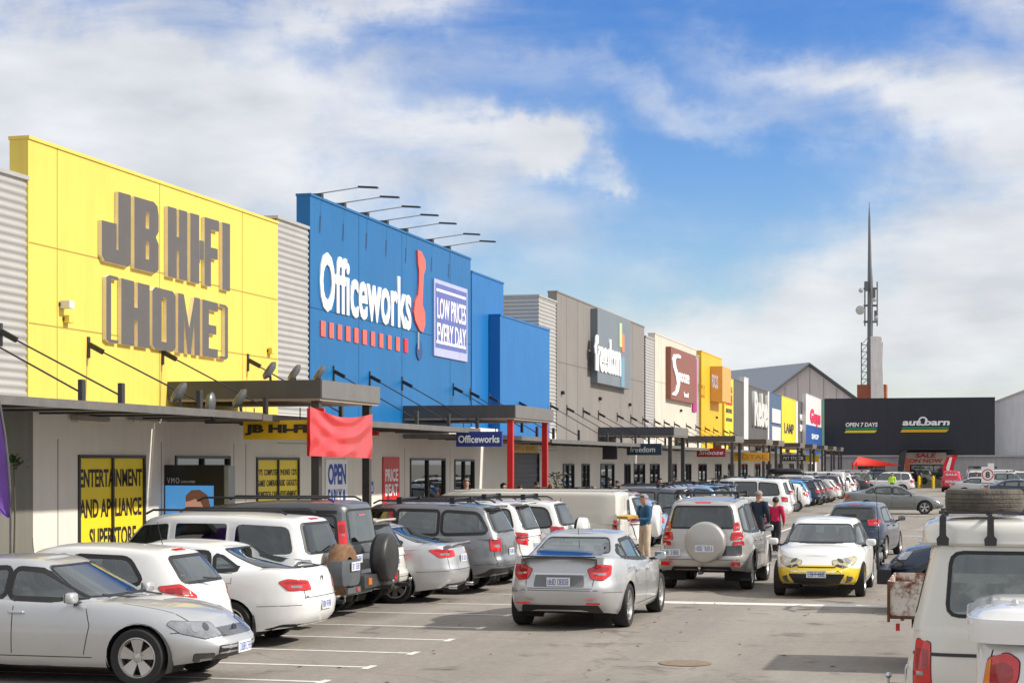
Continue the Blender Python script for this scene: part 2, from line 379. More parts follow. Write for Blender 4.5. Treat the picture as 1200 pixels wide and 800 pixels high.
# --- yellow electronics shop
jb, jy0, jy1, jh = panel(33, 325.6, 164.3, 261.5, YEL, 'pale yellow shop front with two rows of big grey raised letters', bottom=3.5,
      joints=[('v', 67), ('v', 187), ('v', 284), ('h', 67, 291.5), ('h', 67, 383)], group=GROW)
LET = mat('letter_front_chrome', (.135, .12, .112), .28, .35, var=.06)
LSIDE = mat('letter_side_cream', (.80, .72, .56), .6)
def quadmap(c):     # photo corners tl,tr,br,bl on the front plane -> function (s,t) with t up
    P_ = [onX(x, y, XF) for x, y in c]
    def f(s, t): 
        top = P_[0].lerp(P_[1], s); bot = P_[3].lerp(P_[2], s); return bot.lerp(top, t)
    return f
def letters(polys, c, depth, parent, name='sign_letter', off=.002):
    f = quadmap(c); out = []
    for outer in polys:
        mb = MB()
        for part in outer:
            pts = [f(*q) for q in part]
            base = [Vector((XF+off, q.y, q.z)) for q in pts]; top = [v+Vector((depth, 0, 0)) for v in base]; k = len(pts)
            mb.add(base+top, [tuple(range(k, 2*k))], 0)
            mb.add(base+top, [(i, (i+1) % k, k+(i+1) % k, k+i) for i in range(k)], 1)
        me = mb.mesh(); out.append(local(link(name, me, [LET, LSIDE], parent), parent))
    return out
# blocky letters as polygon pieces in unit coordinates (x 0..1 over the word, y 0..1)
def R_(x0, y0, x1, y1): return [(x0, y0), (x1, y0), (x1, y1), (x0, y1)]
def glyph(ch, x0, x1):
    w = x1-x0; X_ = lambda a: x0+a*w
    P = lambda *q: [(X_(a), b) for a, b in q]
    s = .38
    if ch == 'J': return [P((0, .08), (.1, 0), (.9, 0), (1, .05), (1, .2), (0, .2)), P((0, .2), (.50, .2), (.50, .55), (0, .55)), P((.56, .2), (1, .2), (1, 1), (.56, 1))]
    if ch == 'B': return [P((0, 0), (.46, 0), (.46, 1), (0, 1)), P((.46, 0), (.85, 0), (1, .06), (1, .17), (.46, .17)), P((.46, .83), (1, .83), (.95, .95), (.8, 1), (.46, 1)), P((.46, .42), (1, .42), (.88, .51), (1, .60), (.46, .60)), P((.60, .17), (1, .17), (1, .42), (.60, .42)), P((.60, .60), (1, .60), (1, .83), (.60, .83))]
    if ch == 'H': return [P((0, 0), (.45, 0), (.45, 1), (0, 1)), P((.57, 0), (1, 0), (1, 1), (.57, 1)), P((.45, .40), (.57, .40), (.57, .60), (.45, .60))]
    if ch == 'I': return [P((0, 0), (1, 0), (1, 1), (0, 1))]
    if ch == '-': return [P((0, .36), (1, .36), (1, .64), (0, .64))]
    if ch == 'F': return [P((0, 0), (.44, 0), (.44, 1), (0, 1)), P((.44, .84), (1, .84), (1, 1), (.44, 1)), P((.44, .42), (.92, .42), (.92, .58), (.44, .58))]
    if ch == 'O': return [P((0, .07), (.12, 0), (.88, 0), (1, .07), (1, .14), (0, .14)), P((0, .86), (1, .86), (1, .93), (.88, 1), (.12, 1), (0, .93)), P((0, .14), (.40, .14), (.40, .86), (0, .86)), P((.60, .14), (1, .14), (1, .86), (.60, .86))]
    if ch == 'M': return [P((0, 0), (.26, 0), (.26, 1), (0, 1)), P((.74, 0), (1, 0), (1, 1), (.74, 1)), P((.26, 1), (.26, .62), (.42, 0), (.58, 0), (.5, .45)), P((.74, 1), (.5, .45), (.58, 0), (.74, .62))]
    if ch == 'E': return [P((0, 0), (.42, 0), (.42, 1), (0, 1)), P((.42, .84), (1, .84), (1, 1), (.42, 1)), P((.42, 0), (1, 0), (1, .16), (.42, .16)), P((.42, .42), (.9, .42), (.9, .58), (.42, .58))]
    if ch == '[': return [P((.25, .04), (.45, 0), (1, 0), (1, .05), (.55, .05), (.55, .95), (1, .95), (1, 1), (.45, 1), (.25, .96))]
    if ch == ']': return [P((.8, .04), (.8, .96), (.6, 1), (0, 1), (0, .95), (.5, .95), (.5, .05), (0, .05), (0, 0), (.6, 0))]
row1 = [('J', 0, .20), ('B', .225, .405), ('H', .475, .63), ('I', .655, .73), ('-', .734, .768), ('F', .775, .90), ('I', .93, 1.0)]
letters([glyph(*q) for q in row1], [(114.5, 219), (265.5, 263), (265.5, 341.5), (114.5, 305.5)], .08, jb)
row2 = [('[', 0, .11), ('H', .13, .335), ('O', .355, .535), ('M', .555, .735), ('E', .755, .89), (']', .905, 1.0)]
letters([glyph(*q) for q in row2], [(115, 320), (265.5, 359), (265.5, 422), (115, 400)], .08, jb)
def fitting(px, py, name, label, m=WHI, sz=.2):
    a = onX(px, py, XF); r = thing(name, (XF, a.y, a.z), label, 'wall fitting')
    bevel(MB().box((.01, -.09, -.07), (sz, .09, .07)).build('housing', m, r), .02); MB().box((.0, -.12, -.03), (.02, .12, .03)).build('bracket', DGREY, r); return r
fitting(72.5, 357, 'security_camera', 'small white security box on the left part of the yellow front')
fitting(77, 374, 'wall_sounder', 'small yellow sounder below the white security box on the yellow front', YEL, .12)
fitting(315, 411, 'wall_sounder', 'small yellow sounder at the right edge of the yellow front', YEL, .12)
# --- blue office supply shop
ow, oy0, oy1, oh = panel(363.4, 551.5, 229.1, 304.5, BLU, 'deep blue shop front with white lettering, red squares and a screwdriver emblem', bottom=3.5,
      joints=[('v', 420.5), ('v', 471), ('v', 527.5), ('h', 420, 373)], group=GROW)
SW = mat('sign_white', (.86, .86, .86), .5, var=.03)
SALM = mat('sign_salmon_red', (.80, .13, .10), .45, var=.1); SR = mat('sign_red', (.75, .02, .03), .4)
def sign_text(body, px0, px1, ytl, ybl, m, parent, depth=.06, X=XF, name='sign_letters', **k):
    a = onX(px0, ytl, X); b = onX(px0, ybl, X); c = onX(px1, ytl, X)
    return local(text(name, body, c.y-a.y, a.z-b.z, FACE_X(Vector((X+.004, a.y, b.z))), m, parent, depth=depth, **k), parent)
sign_text('O', 373.5, 391, 293, 363.5, SW, ow, bold=.03, depth=.035)
sign_text('fficeworks', 391.5, 480.5, 299, 367, SW, ow, bold=.02, spacing=1.0, depth=.035)
for k in range(11):
    px = 375+k*(470.5-375)/9.75; a = onX(px, 375.5+k*.0, XF); z = onX(375, 375.5, XF).z
    MBq = MB().box((XF+.003, a.y, z-.38), (XF+.03, a.y+.31+.0*k, z)); local(MBq.build('sign_square', SR if k == 10 else SALM, ow), ow)
sc = [(487.5, 293), (492, 295), (496.5, 305), (496.8, 315), (494.5, 322), (493.6, 340), (493.2, 357), (496, 366), (496.3, 380), (494, 389), (490.5, 388), (485, 376), (483, 366), (484.5, 354), (488, 346), (489, 334), (489.3, 318), (488, 308)]
pts = [onX(a, b, XF) for a, b in sc]
sv = MB().prism([(q.y, q.z) for q in pts], (Vector((XF+.004, 0, 0)), Vector((0, 1, 0)), Vector((0, 0, 1)), Vector((1, 0, 0))), .05); local(sv.build('emblem_handle', SALM, ow), ow)
a = onX(488.7, 389, XF); b = onX(488.7, 409, XF); local(MB().box((XF+.004, a.y-.05, b.z), (XF+.05, a.y+.05, a.z)).build('emblem_blade', mat('sign_steel', (.5, .55, .6), .3, .6), ow), ow)
a = onX(490.5, 410.5, XF); local(MB().lathe([(0, .03), (.28, .03), (.28, .0)], (XF+.006, a.y, a.z), 'x', 20).build('emblem_point', mat('sign_dull_blue', (.02, .07, .20), .5), ow), ow)
a = onX(507, 326, XF); b = onX(546, 424, XF); zt = a.z-.0
SBL = mat('sign_violet_blue', (.11, .14, .40), .5)
brd = MB().box((XF+.003, a.y, onX(546, 424, XF).z), (XF+.05, b.y, zt)); local(brd.build('price_board', mat('board_pale_violet', (.42, .44, .66), .5), ow), ow)
zb_ = onX(546, 424, XF).z
local(MB().box((XF+.053, a.y+.12, zb_+.25), (XF+.055, b.y-.1, zt-.12)).build('board_field', SBL, ow), ow)
for (z0, z1) in ((zt-.35, zt-.27), (zb_+.38, zb_+.46)): local(MB().box((XF+.057, a.y+.2, z0), (XF+.06, b.y-.2, z1)).build('board_rule', SW, ow), ow)
hh = (zt-zb_)
for i, s_ in enumerate(('LOW PRICES', 'EVERY DAY')):
    local(text('board_letters', s_, b.y-a.y-.5, .62, FACE_X(Vector((XF+.057, a.y+.27, zt-1.15-i*.75))), SW, ow, depth=.01, bold=.012), ow)
# set-back and box fronts of the blue shop
p2, *_ = panel(553, 590, 319, 333, BLU2, 'set-back mid blue wall panel right of the deep blue front', X=XF-.35, bottom=3.5, group=GROW)
p3, *_ = panel(586, 644, 369, 388.5, BLU2, 'low projecting mid blue block at the right end of the blue shop', X=XF+.05, bottom=3.4, t_=1.1, group=GROW)
# --- furniture shop
fr_, fy0, fy1, fh = panel(652.5, 755, 342, 384, FGR, 'tall grey brown shop front with a square blue grey sign', bottom=3.32,
      joints=[('v', 664), ('v', 677), ('v', 703), ('v', 727), ('v', 741), ('h', 680, 430)], group=GROW)
a = onX(692, 361.5, XF); b = onX(731.5, 455, XF); zb_ = onX(692, 448, XF).z
FSG = wallmat('sign_blue_grey', (.17, .20, .23), .4)
local(MB().box((XF+.004, a.y, zb_), (XF+.3, b.y, a.z)).build('sign_board', FSG, fr_), fr_)
XS = XF+.3
for (c0, c1, y0, y1, m_) in ((725.5, 728.5, 378, 406, (.50, .60, .30)), (728.6, 731.2, 391, 412, (.75, .22, .05)), (727.5, 731.3, 418, 453, (.15, .32, .42))):
    q0 = onX(c0, y0, XS); q1 = onX(c1, y0, XS); q2 = onX(c0, y1, XS)
    local(MB().box((XS+.003, q0.y, q2.z), (XS+.02, q1.y, q0.z)).build('sign_colour_bar', mat('bar%d' % c0, m_, .5), fr_), fr_)
sign_text('freedom', 696, 726.5, 391, 434, SW, fr_, X=XS, bold=.045, spacing=.85, depth=.05)
# --- bedding shop
cr_, *_ = panel(767.5, 816, 390, 411.5, CREAM, 'cream shop front with a square brown sign and magenta strip', bottom=3.32, joints=[('v', 775), ('h', 790, 452)], group=GROW)
a = onX(780, 406, XF); b = onX(810, 472, XF); zb_ = onX(780, 467, XF).z
BRN = mat('sign_brown', (.25, .085, .06), .5, var=.04)
local(MB().box((XF+.004, a.y, zb_), (XF+.28, b.y, a.z)).build('sign_board', BRN, cr_), cr_)
XS = XF+.28
sp = [(797, 417), (794, 415), (789, 415), (787, 421), (788, 430), (791, 440), (792.5, 450), (791, 458), (788, 460), (787, 462.5), (791, 463.5), (794, 459), (796, 450), (795, 440), (791.5, 430), (790.5, 422), (792, 419), (796.5, 420)]
pts = [onX(a_, b_, XS) for a_, b_ in sp]
local(MB().prism([(q.y, q.z) for q in pts], (Vector((XS+.003, 0, 0)), Vector((0, 1, 0)), Vector((0, 0, 1)), Vector((1, 0, 0))), .05).build('sign_initial', SW, cr_), cr_)
sign_text('nooze', 795, 807, 436, 447, SW, cr_, X=XS, bold=.03, depth=.04)
sign_text('bed', 801, 806, 459, 465, SW, cr_, X=XS, bold=.03, depth=.04)
a = onX(810.6, 419, XF); b = onX(815, 419, XF); local(MB().box((XF+.004, a.y, onX(811, 482, XF).z), (XF+.08, b.y, a.z)).build('magenta_strip', mat('magenta', (.42, .02, .20), .5), cr_), cr_)
# --- orange front
og, *_ = panel(822, 846, 412, 421, ORA, 'orange yellow shop front with a faded box sign', bottom=3.32, group=GROW)
a = onX(832, 429, XF); b = onX(842.5, 429, XF)
local(MB().box((XF+.004, a.y, onX(832, 470, XF).z), (XF+.75, b.y, a.z)).build('sign_board', mat('sign_ochre', (.62, .36, .10), .5), og), og)
sign_text('FOCUS', 834, 841, 438, 454, mat('faded_lilac', (.45, .35, .36), .6), og, X=XF+.75, depth=.02, bold=.03)
le, *_ = panel(849, 859.5, 442, 446, YE2, 'lemon yellow shop front with tall red letters', bottom=3.32, group=GROW)
sign_text('BIG', 850.5, 857.5, 451, 474, SR, le, bold=.05, depth=.04); sign_text('STORE', 850.5, 857.5, 478, 483, CHAR, le, bold=.03, depth=.03); sign_text('OPEN', 850.5, 857.5, 489, 493, CHAR, le, bold=.05, depth=.03)
panel(860, 871.5, 444.5, 449, CHAR, 'charcoal grey shop front left of the white pillar', bottom=3.32, group=GROW)
panel(872, 877, 442.5, 444, WHI, 'white pillar wall rising between two charcoal fronts', X=XF+.1, bottom=3.32, group=GROW)
ch, *_ = panel(877.5, 899.5, 452, 459, CHAR, 'charcoal grey shop front with pale upright letters', bottom=3.32, group=GROW)
sign_text('Rebel', 881, 898, 458, 499, mat('pale_letter', (.62, .62, .6), .5), ch, bold=.05, depth=.2)
panel(899.8, 901.5, 459, 460, WHI, 'narrow white strip left of the slate blue front', bottom=3.32, group=GROW)
sb, *_ = panel(902, 915.5, 460, 464, SLB, 'slate blue shop front with two pale sign boards', bottom=3.32, group=GROW)
for yy in (478, 499):
    a = onX(903.5, yy, XF); b = onX(913.5, yy, XF); local(MB().box((XF+.004, a.y, a.z-1.1), (XF+.1, b.y, a.z)).build('sign_board', WHI, sb), sb)
ye, *_ = panel(916, 932.5, 464, 470, YE2, 'lemon yellow shop front with a small black emblem, far along the row', bottom=3.32, group=GROW)
sign_text('LAMP', 919, 930, 495, 507, CHAR, ye, bold=.03, depth=.03)
panel(932.8, 935, 470, 471, WHI, 'narrow white strip right of the far lemon front', bottom=3.32, group=GROW)
dg_, *_ = panel(935.2, 944, 470, 473, CHAR, 'narrow dark grey front with small white signs', bottom=3.32, group=GROW)
sign_text('PETS', 937, 943, 485, 492, SW, dg_, bold=.04, depth=.05); sign_text('SALE', 937, 943, 497, 505, SW, dg_, bold=.04, depth=.05)
gg, gy0, gy1, gh = panel(944.5, 962.5, 462, 468, WHI, 'white and blue shop front with pink lettering at the far end of the row', bottom=3.32, X=XF+.4, group=GROW)
a = onX(945, 497, XF+.4); local(MB().box((XF+.403, gy0+.02, 2.9), (XF+.42, gy1-.02, a.z)).build('blue_field', mat('deep_blue', (.02, .09, .32), .5), gg), gg)
sign_text('Guys', 949, 961, 478, 500, mat('pink_red', (.75, .04, .12), .5), gg, X=XF+.4, bold=.05, depth=.06)
sign_text('SHOP', 951, 959, 508, 514, SW, gg, X=XF+.42, bold=.03, depth=.03)
panel(963, 966.4, 468.5, 470, mat('bottle_green', (.01, .09, .05), .5), 'narrow green end front beside the dark barn', bottom=3.32, group=GROW)

# --- ground-floor wall (one wall behind the walkway) with its doors and windows
lw = thing('shopfront_wall', (XF, 16, 0), 'long beige ground-floor wall under the awnings', 'wall')
y_ow = onX(558, 500, XF).y
openings = []
GL = glassmat('shop_glass', (.10, .12, .12), .10)
def opening(pxa, pxb, pytop, kind, label, sill=.14, mats=None):
    a = onX(pxa, pytop, XF); b = onX(pxb, pytop, XF); openings.append((a.y, b.y, a.z, sill)); return a.y, b.y, a.z
WINS = []
def window(pxa, pxb, pytop, label, sill=.14, fill=None, mull=1, kind='shop_window'):
    ya, yb, zt = opening(pxa, pxb, pytop, kind, label, sill)
    WINS.append((ya, yb, zt, sill, label, fill, mull, kind)); return ya, yb, zt
YPO = mat('poster_yellow', (.90, .68, .02), .45, var=.03); DARK = mat('dark_inside', (.012, .012, .014), .7); KEY = mat('poster_black', (.03, .02, .015), .5)
w1 = window(92.3, 170.5, 532.5, 'shop window covered by yellow ENTERTAINMENT AND APPLIANCE poster', fill=YPO)
w2 = window(206, 270, 533.5, 'dark glass shop entrance behind the black advertising kiosk', fill=None, kind='shop_entrance')
w3 = window(301, 351, 535.5, 'shop window covered by yellow poster listing computers and phones', fill=YPO, sill=1.0)
w4 = window(481, 522, 536.5, 'glass shop entrance between the red price poster and the navy hanging sign', fill=None, kind='shop_entrance')
w5 = window(533, 556, 538, 'narrow dark shop window right of the office supply entrance', sill=.5)
# roller door recess right of the blue wall, then furniture shop windows
w6 = window(597, 632, 529.5, 'wide grey roller door between the red posts', kind='roller_door', fill='roller', mull=0)
for i, (a_, b_, lb) in enumerate([(660, 673, 'first narrow window right of the tall plant'), (682, 691, 'narrow window second right of the tall plant'), (704, 720, 'dark doorway under the small hanging sign'), (732, 739, 'slim window left of the wide dark one under the long thin awning'), (743, 756, 'wide dark window behind the dark teal hanging sign')]):
    window(a_, b_, 543, lb, sill=.14)
px = 762; k = 0
while px < 958:
    wpx = (9 if k % 3 else 11)*(1-(px-762)/420); window(px, px+wpx, 543.2, 'slim dark window in the far beige wall under the awnings', sill=.14); px += wpx*2.05; k += 1
# wall split round its openings
ev = sorted(openings); Y0, Y1 = 14.0, 183.0; HT = 3.7
def wallpart(mb, ya, yb, za, zb): mb.box((XF-.2, ya, za), (XF-.02, yb, zb))
mbw = MB(); cur = Y0
for (ya, yb, zt, sl_) in ev:
    wallpart(mbw, cur, ya, 0, HT); wallpart(mbw, ya, yb, zt, HT); 
    if sl_ > .2: wallpart(mbw, ya, yb, 0, sl_)
    cur = yb
wallpart(mbw, cur, Y1, 0, HT)
local(mbw.build('wall', BEIGE, lw), lw)
jm = MB()
for px in (69, 190, 275, 289, 378, 404, 475, 528, 640):
    yy = onX(px, 500, XF).y; jm.box((XF-.0195, yy-.012, .15), (XF-.016, yy+.012, 3.0))
local(jm.build('wall_joint', mat('joint_brown', (.22, .20, .17), .8, var=0), lw), lw)  # dark brown strips marking the wall's panel joints
# wall return at far left; its recess shade is coloured olive grey
gl0 = MB().box((XF-.019, 14.0, .14), (XF+.02, onX(37.5, 600, XF).y, 3.6)).build('shaded_wall', wallmat('olive_recess_shade', (.19, .18, .155), .7)); tag(gl0, 'wall section with its recess shade coloured olive grey at the left edge, behind the purple flag', 'wall')
seen = {}
for (ya, yb, zt, sl_, lbl, fill, mull, kind) in WINS:
    r = thing(kind, (XF-.1, ya, 0), lbl, {'shop_window': 'window', 'shop_entrance': 'entrance', 'roller_door': 'roller door'}[kind], 'slim dark windows in the far beige wall' if lbl.startswith('slim dark') else None)
    fm = MB(); fw = .06
    fm.box((XF-.12, ya, zt-fw), (XF+.015, yb, zt)); fm.box((XF-.12, ya, sl_), (XF+.015, yb, sl_+fw))
    for q in (ya, yb-fw): fm.box((XF-.12, q, sl_+fw), (XF+.0145, q+fw, zt-fw))
    for i in range(mull): q = ya+(yb-ya)*(i+1)/(mull+1); fm.box((XF-.11, q-.03, sl_+fw), (XF+.011, q+.03, zt-fw))
    local(fm.build('window_frame', DGREY, r), r)
    if fill == 'roller':
        rm = MB(); nn = 16
        for i in range(nn): rm.box((XF-.13+.012*(i % 2), ya+fw, sl_+fw+(zt-sl_-2*fw)*i/nn), (XF-.06+.012*(i % 2), yb-fw, sl_+fw+(zt-sl_-2*fw)*(i+.97)/nn))
        local(rm.build('door_curtain', mat('roller_grey', (.10, .10, .11), .5), r), r)
    elif fill: local(MB().box((XF-.08, ya+.04, sl_+.04), (XF-.03, yb-.04, zt-.04)).build('poster', fill, r), r)
    else:
        local(MB().box((XF-1.6, ya-.2, .1), (XF-1.5, yb+.2, zt+.1)).build('back_wall', DARK, r), r)
        local(MB().box((XF-.06, ya+.05, sl_+.05), (XF-.05, yb-.05, zt-.05)).build('glass', GL, r), r)
        if yb-ya > .2:
            rr = random.Random(int(ya*10)); st_m = [mat('stock_red', (.4, .04, .03), .6), mat('stock_white', (.6, .6, .58), .6), mat('stock_ochre', (.35, .2, .05), .6)]
            for i in range(7):
                q = ya+rr.random()*(yb-ya-.2); z = .2+rr.random()*1.7; local(MB().box((XF-.9-rr.random()*.4, q, z), (XF-.6, q+.15+rr.random()*.25, z+.15+rr.random()*.4)).build('display_goods', st_m[rr.randrange(3)], r), r)
    seen[lbl] = r
def wtxt(r, body, ya, yb, z0, z1, m, x=XF-.028, **k): local(text('poster_letters', body, yb-ya, z1-z0, FACE_X(Vector((x, ya, z0))), m, r, depth=.004, **k), r)
r = [v for k_, v in seen.items() if 'APPLIANCE' in k_][0]; ya, yb, zt = w1
def zz_(px, py): return onX(px, py, XF).z
wtxt(r, 'ENTERTAINMENT', ya+.08, yb-.1, zz_(94, 571), zz_(94, 549.5), KEY, bold=.025); wtxt(r, 'AND APPLIANCE', ya+.08, yb-.12, zz_(94, 607.5), zz_(94, 585), KEY, bold=.025); wtxt(r, 'SUPERSTORE', ya+.45, yb-.35, zz_(94, 644), zz_(94, 620), KEY, bold=.025)
r = [v for k_, v in seen.items() if 'computers' in k_][0]; ya, yb, zt = w3
for s_, q0, q1 in (('TV\'S  COMPUTERS  PHONES  CD\'S', 557, 549.5), ('GAMES  CAMERAS  MUSIC  GADGETS', 570, 562.5), ('HOMETECH  CAR ENTERTAINMENT', 583.5, 576)):
    wtxt(r, s_, ya+.1, yb-.12, zz_(302, q0), zz_(302, q1), KEY, bold=.015)
# posters and signs on the wall
op = thing('wall_poster', (XF, onX(381, 537, XF).y, 1), 'white poster with blue OPEN EARLY letters between the canopy posts', 'poster')
a = onX(381.5, 538, XF); b = onX(406.5, 538, XF); OB = mat('poster_blue', (.01, .06, .42), .5)
local(MB().box((XF-.01, a.y, .7), (XF+.02, b.y, a.z)).build('sheet', SW, op), op)
for s_, q0, q1 in (('OPEN', 568, 543), ('EARLY &', 594, 573)): local(text('poster_letters', s_, b.y-a.y-.25, zz_(383, q1)-zz_(383, q0), FACE_X(Vector((XF+.022, a.y+.12, zz_(383, q0)))), OB, op, depth=.004, bold=.035), op)
pr = thing('wall_poster', (XF, onX(448, 537, XF).y, 1), 'red poster reading PRICE BEAT on the beige wall left of the office entrance', 'poster')
a = onX(448.5, 535, XF); b = onX(467.5, 535, XF); local(MB().box((XF-.01, a.y, .9), (XF+.02, b.y, a.z)).build('sheet', RED, pr), pr)
for s_, q0, q1 in (('PRICE', 564, 549), ('BEAT', 581, 567)): local(text('poster_letters', s_, b.y-a.y-.3, zz_(450, q1)-zz_(450, q0), FACE_X(Vector((XF+.022, a.y+.15, zz_(450, q0)))), SW, pr, depth=.004, bold=.03), pr)
ds = thing('door_sign', (XF, onX(433, 570, XF).y, 1.5), 'small blue sign on the wall door left of the PRICE BEAT poster', 'sign'); a = onX(433, 564, XF)
local(MB().box((XF-.012, a.y, a.z-.32), (XF+.015, a.y+.28, a.z)).build('plate', mat('sign_royal', (.02, .1, .5), .5), ds), ds); local(MB().box((XF+.016, a.y+.08, a.z-.26), (XF+.02, a.y+.2, a.z-.1)).build('emblem', SW, ds), ds)
al = fitting(437, 507, 'wall_alarm', 'small red alarm box under the awning above the wall door', RED, .15)
# --- awnings
def awning(pxa, pxb, zt, label, X=AW):
    a = onX(pxa, 500, X).y; b = onX(pxb, 500, X).y; r = thing('awning', (X, a, zt), label, 'awning', 'thin steel awnings along the shop row')
    local(MB().box((XF-.02, a, zt-.09), (X, b, zt-.03)).build('roof_sheet', mat('awning_sheet', (.26, .25, .235), .5, .3), r), r)
    ed = MB(); ed.box((X+.001, a-.02, zt-.13), (X+.07, b+.02, zt)); ed.box((XF, a-.07, zt-.13), (X+.07, a-.021, zt-.001))
    local(ed.build('edge_beam', mat('awning_edge', (.17, .16, .15), .5, .3, var=.15), r), r)
    y = a+.5
    while y < min(b, 95): local(MB().box((XF, y, zt-.125), (X-.01, y+.05, zt-.091)).build('purlin', FRAME, r), r); y += 1.8
    return a, b
A1 = awning(-40, 303, 3.54, 'rusty edged steel awning over the yellow shop wall'); A2 = awning(306, 560, 3.52, 'thin steel awning between the yellow shop and the office entrance')
A3 = awning(562, 642, 3.38, 'short awning behind the red posts'); A4 = awning(645, 800, 3.34, 'long thin awning under the grey brown front'); A5 = awning(801, 975, 3.30, 'long thin awning over the far shops')
# --- projecting canopies on posts
def canopy(Y, ln, zt, label, post=FRAME, th=.40, soff=SLABL, Xo=CW, fas=SLAB):
    r = thing('entrance_canopy', (Xo, Y, 0), label, 'canopy', 'projecting entrance canopies on posts')
    local(MB().box((XF+.01, Y, zt-th), (Xo, Y+ln, zt-.03)).build('slab', soff, r), r)
    local(MB().box((XF+.01, Y-.04, zt-th+.05), (Xo+.03, Y-.002, zt)).build('side_fascia', fas, r), r)
    local(MB().box((Xo+.002, Y-.001, zt-th+.05), (Xo+.042, Y+ln, zt)).build('front_fascia', SLABF, r), r)
    for yy in (Y+.15, Y+ln-.35): local(MB().box((Xo-.24, yy, 0), (Xo-.08, yy+.15, zt-th-.001)).build('post', post, r), r)
    return r
canopy(32.7, 3.5, 4.19, 'grey entrance canopy with dark posts beside the red banner')
canopy(47.8, 4.6, 4.17, 'grey entrance canopy on two red posts', post=RED)
canopy(74.6, 3.9, 4.07, 'dark blue grey canopy beside the dark teal hanging sign', fas=wallmat('slate_fascia', (.06, .068, .085), .5))
for i, Y in enumerate((94.5, 109, 116, 130.7, 141, 152, 162, 171)):
    canopy(Y, 3.6, 3.98, ['dark canopy beside the dark red hanging sign', 'second dark canopy along the far shops'][0] if i == 0 else 'dark far canopy on posts, one of the receding line', th=.34)
# --- stays
STG = 'thin steel stay rods holding the awnings'
def stay(px, py, z2=3.5, X2=AW, both=True):
    a = onX(px, py, XF); r = thing('awning_stay', tuple(a), 'thin dark steel stay rod anchored to the shop front above the awning', 'stay rod', STG)
    MB().tube([(.05, 0, 0), (X2-XF, 0, z2+.12-a.z)], .016, 6).build('rod', DGREY, r)
    MB().box((0, -.04, -.22), (.03, .04, .16)).build('wall_plate', DGREY, r); MB().bar((.03, 0, .02), (.30, 0, -.12), .07, .09).build('end_fork', BLACK, r)
    bb = MB().box((X2-XF-.06, -.06, z2-a.z-.02), (X2-XF+.02, .06, z2-a.z+.34)); bevel(bb.build('edge_bracket', DGREY, r), .02); return r
for q in [(0, 390), (103, 405), (190, 414), (290, 423)]: stay(*q, z2=3.53)
for q in [(-52, 380)]: stay(*q, z2=3.53)
for q in [(390.6, 436), (433, 442), (471, 448), (531, 455)]: stay(*q, z2=3.51)
for q in [(551, 461), (573, 466), (607, 472)]: stay(*q, z2=3.37)
for q in [(645, 476), (664, 479), (683, 482), (701, 485), (723, 487.5), (739, 489.5), (753, 491.5), (767, 494), (778, 495), (790, 497), (804, 499), (815, 500), (826, 502), (836, 503.5), (848, 505), (855, 506)]: stay(*q, z2=3.33)
for q, lb in [((658, 460), 'leftmost'), ((702, 467), 'middle'), ((737, 474), 'rightmost')]: fitting(*q, 'wall_light', 'small dark wall light on the grey brown front, %s of three' % lb, BLACK, .12)
fitting(797, 481, 'wall_light', 'small dark wall light on the cream front below the brown sign', BLACK, .12); fitting(839, 489, 'wall_light', 'small dark wall light on the orange front below its box sign', BLACK, .12)
# --- floodlights on the awnings and canopy
FL = mat('floodlight_grey', (.13, .14, .15), .4, .4)
def flood(px, py, X, label, tilt=.5, yaw=0.0):
    a = onX(px, py, X); r = thing('floodlight', tuple(a), label, 'floodlight', 'oval floodlights on the awning edges', rz=yaw)
    m = MB().lathe([(0, .07), (.10, .065), (.17, .03), (.19, 0), (.16, -.045), (.05, -.06), (0, -.06)], (0, 0, 0), 'x', 20)
    me = m.mesh()
    for v in me.vertices: v.co = Matrix.Rotation(tilt*.6, 3, 'Y') @ Vector((v.co.x*1.1, v.co.y*.9, v.co.z*1.15))
    link('lamp_head', me, [FL], r, smooth=50)
    mlens = MB().lathe([(0, 0), (.15, 0), (.16, .008)], (-.066, 0, 0), 'x', 18).mesh()
    for v in mlens.vertices: v.co = Matrix.Rotation(tilt*.6, 3, 'Y') @ Vector((v.co.x, v.co.y*.9, v.co.z*1.1))
    link('lens', mlens, [mat('flood_lens', (.35, .38, .4), .1, .3)], r)
    MB().bar((0, 0, -.02), (.03, 0, -.30), .05, .05).build('stand', DGREY, r); MB().box((-.09, -.09, -.33), (.11, .09, -.29)).build('base_plate', DGREY, r); return r
flood(210, 460, AW-.3, 'floodlight on the awning in front of the yellow wall, leftmost', 1.0, .3); flood(247, 473, AW-.2, 'flat lying floodlight on the awning between two upright ones', .2, .2)
flood(281, 467, AW-.3, 'floodlight on the awning below the grey canopy', 1.0, .3)
for i, (a_, b_) in enumerate([(316, 434), (345, 437), (374, 438)]):
    flood(a_, b_, -14.0, ['leftmost', 'middle', 'rightmost'][i]+' of the three floodlights on top of the grey canopy', 1.0, .3)
# --- arm lights over the blue front
for i, (a_, b_) in enumerate([(377, 232), (404, 244), (431, 254.5), (454, 264), (477, 273.5), (507, 286), (527, 294)]):
    a = onX(a_, b_, XF); r = thing('sign_light', (XF, a.y, oh+.06), 'arm light projecting over the deep blue front, %s from the left' % ['first', 'second', 'third', 'fourth', 'fifth', 'sixth', 'seventh'][i], 'sign light', 'arm lights over the blue front')
    MB().tube([(-.1, 0, 0), (-.1, 0, .10), (1.0, 0, .22)], .016, 6).build('arm', mat('galvanised', (.4, .4, .4), .4, .6), r)
    MB().box((-.22, -.08, 0), (.02, .08, .10)).build('bracket', DGREY, r)
    h_ = MB().bar((.95, 0, .23), (1.45, 0, .19), .12, .045); bevel(h_.build('lamp_head', DGREY, r), .015)
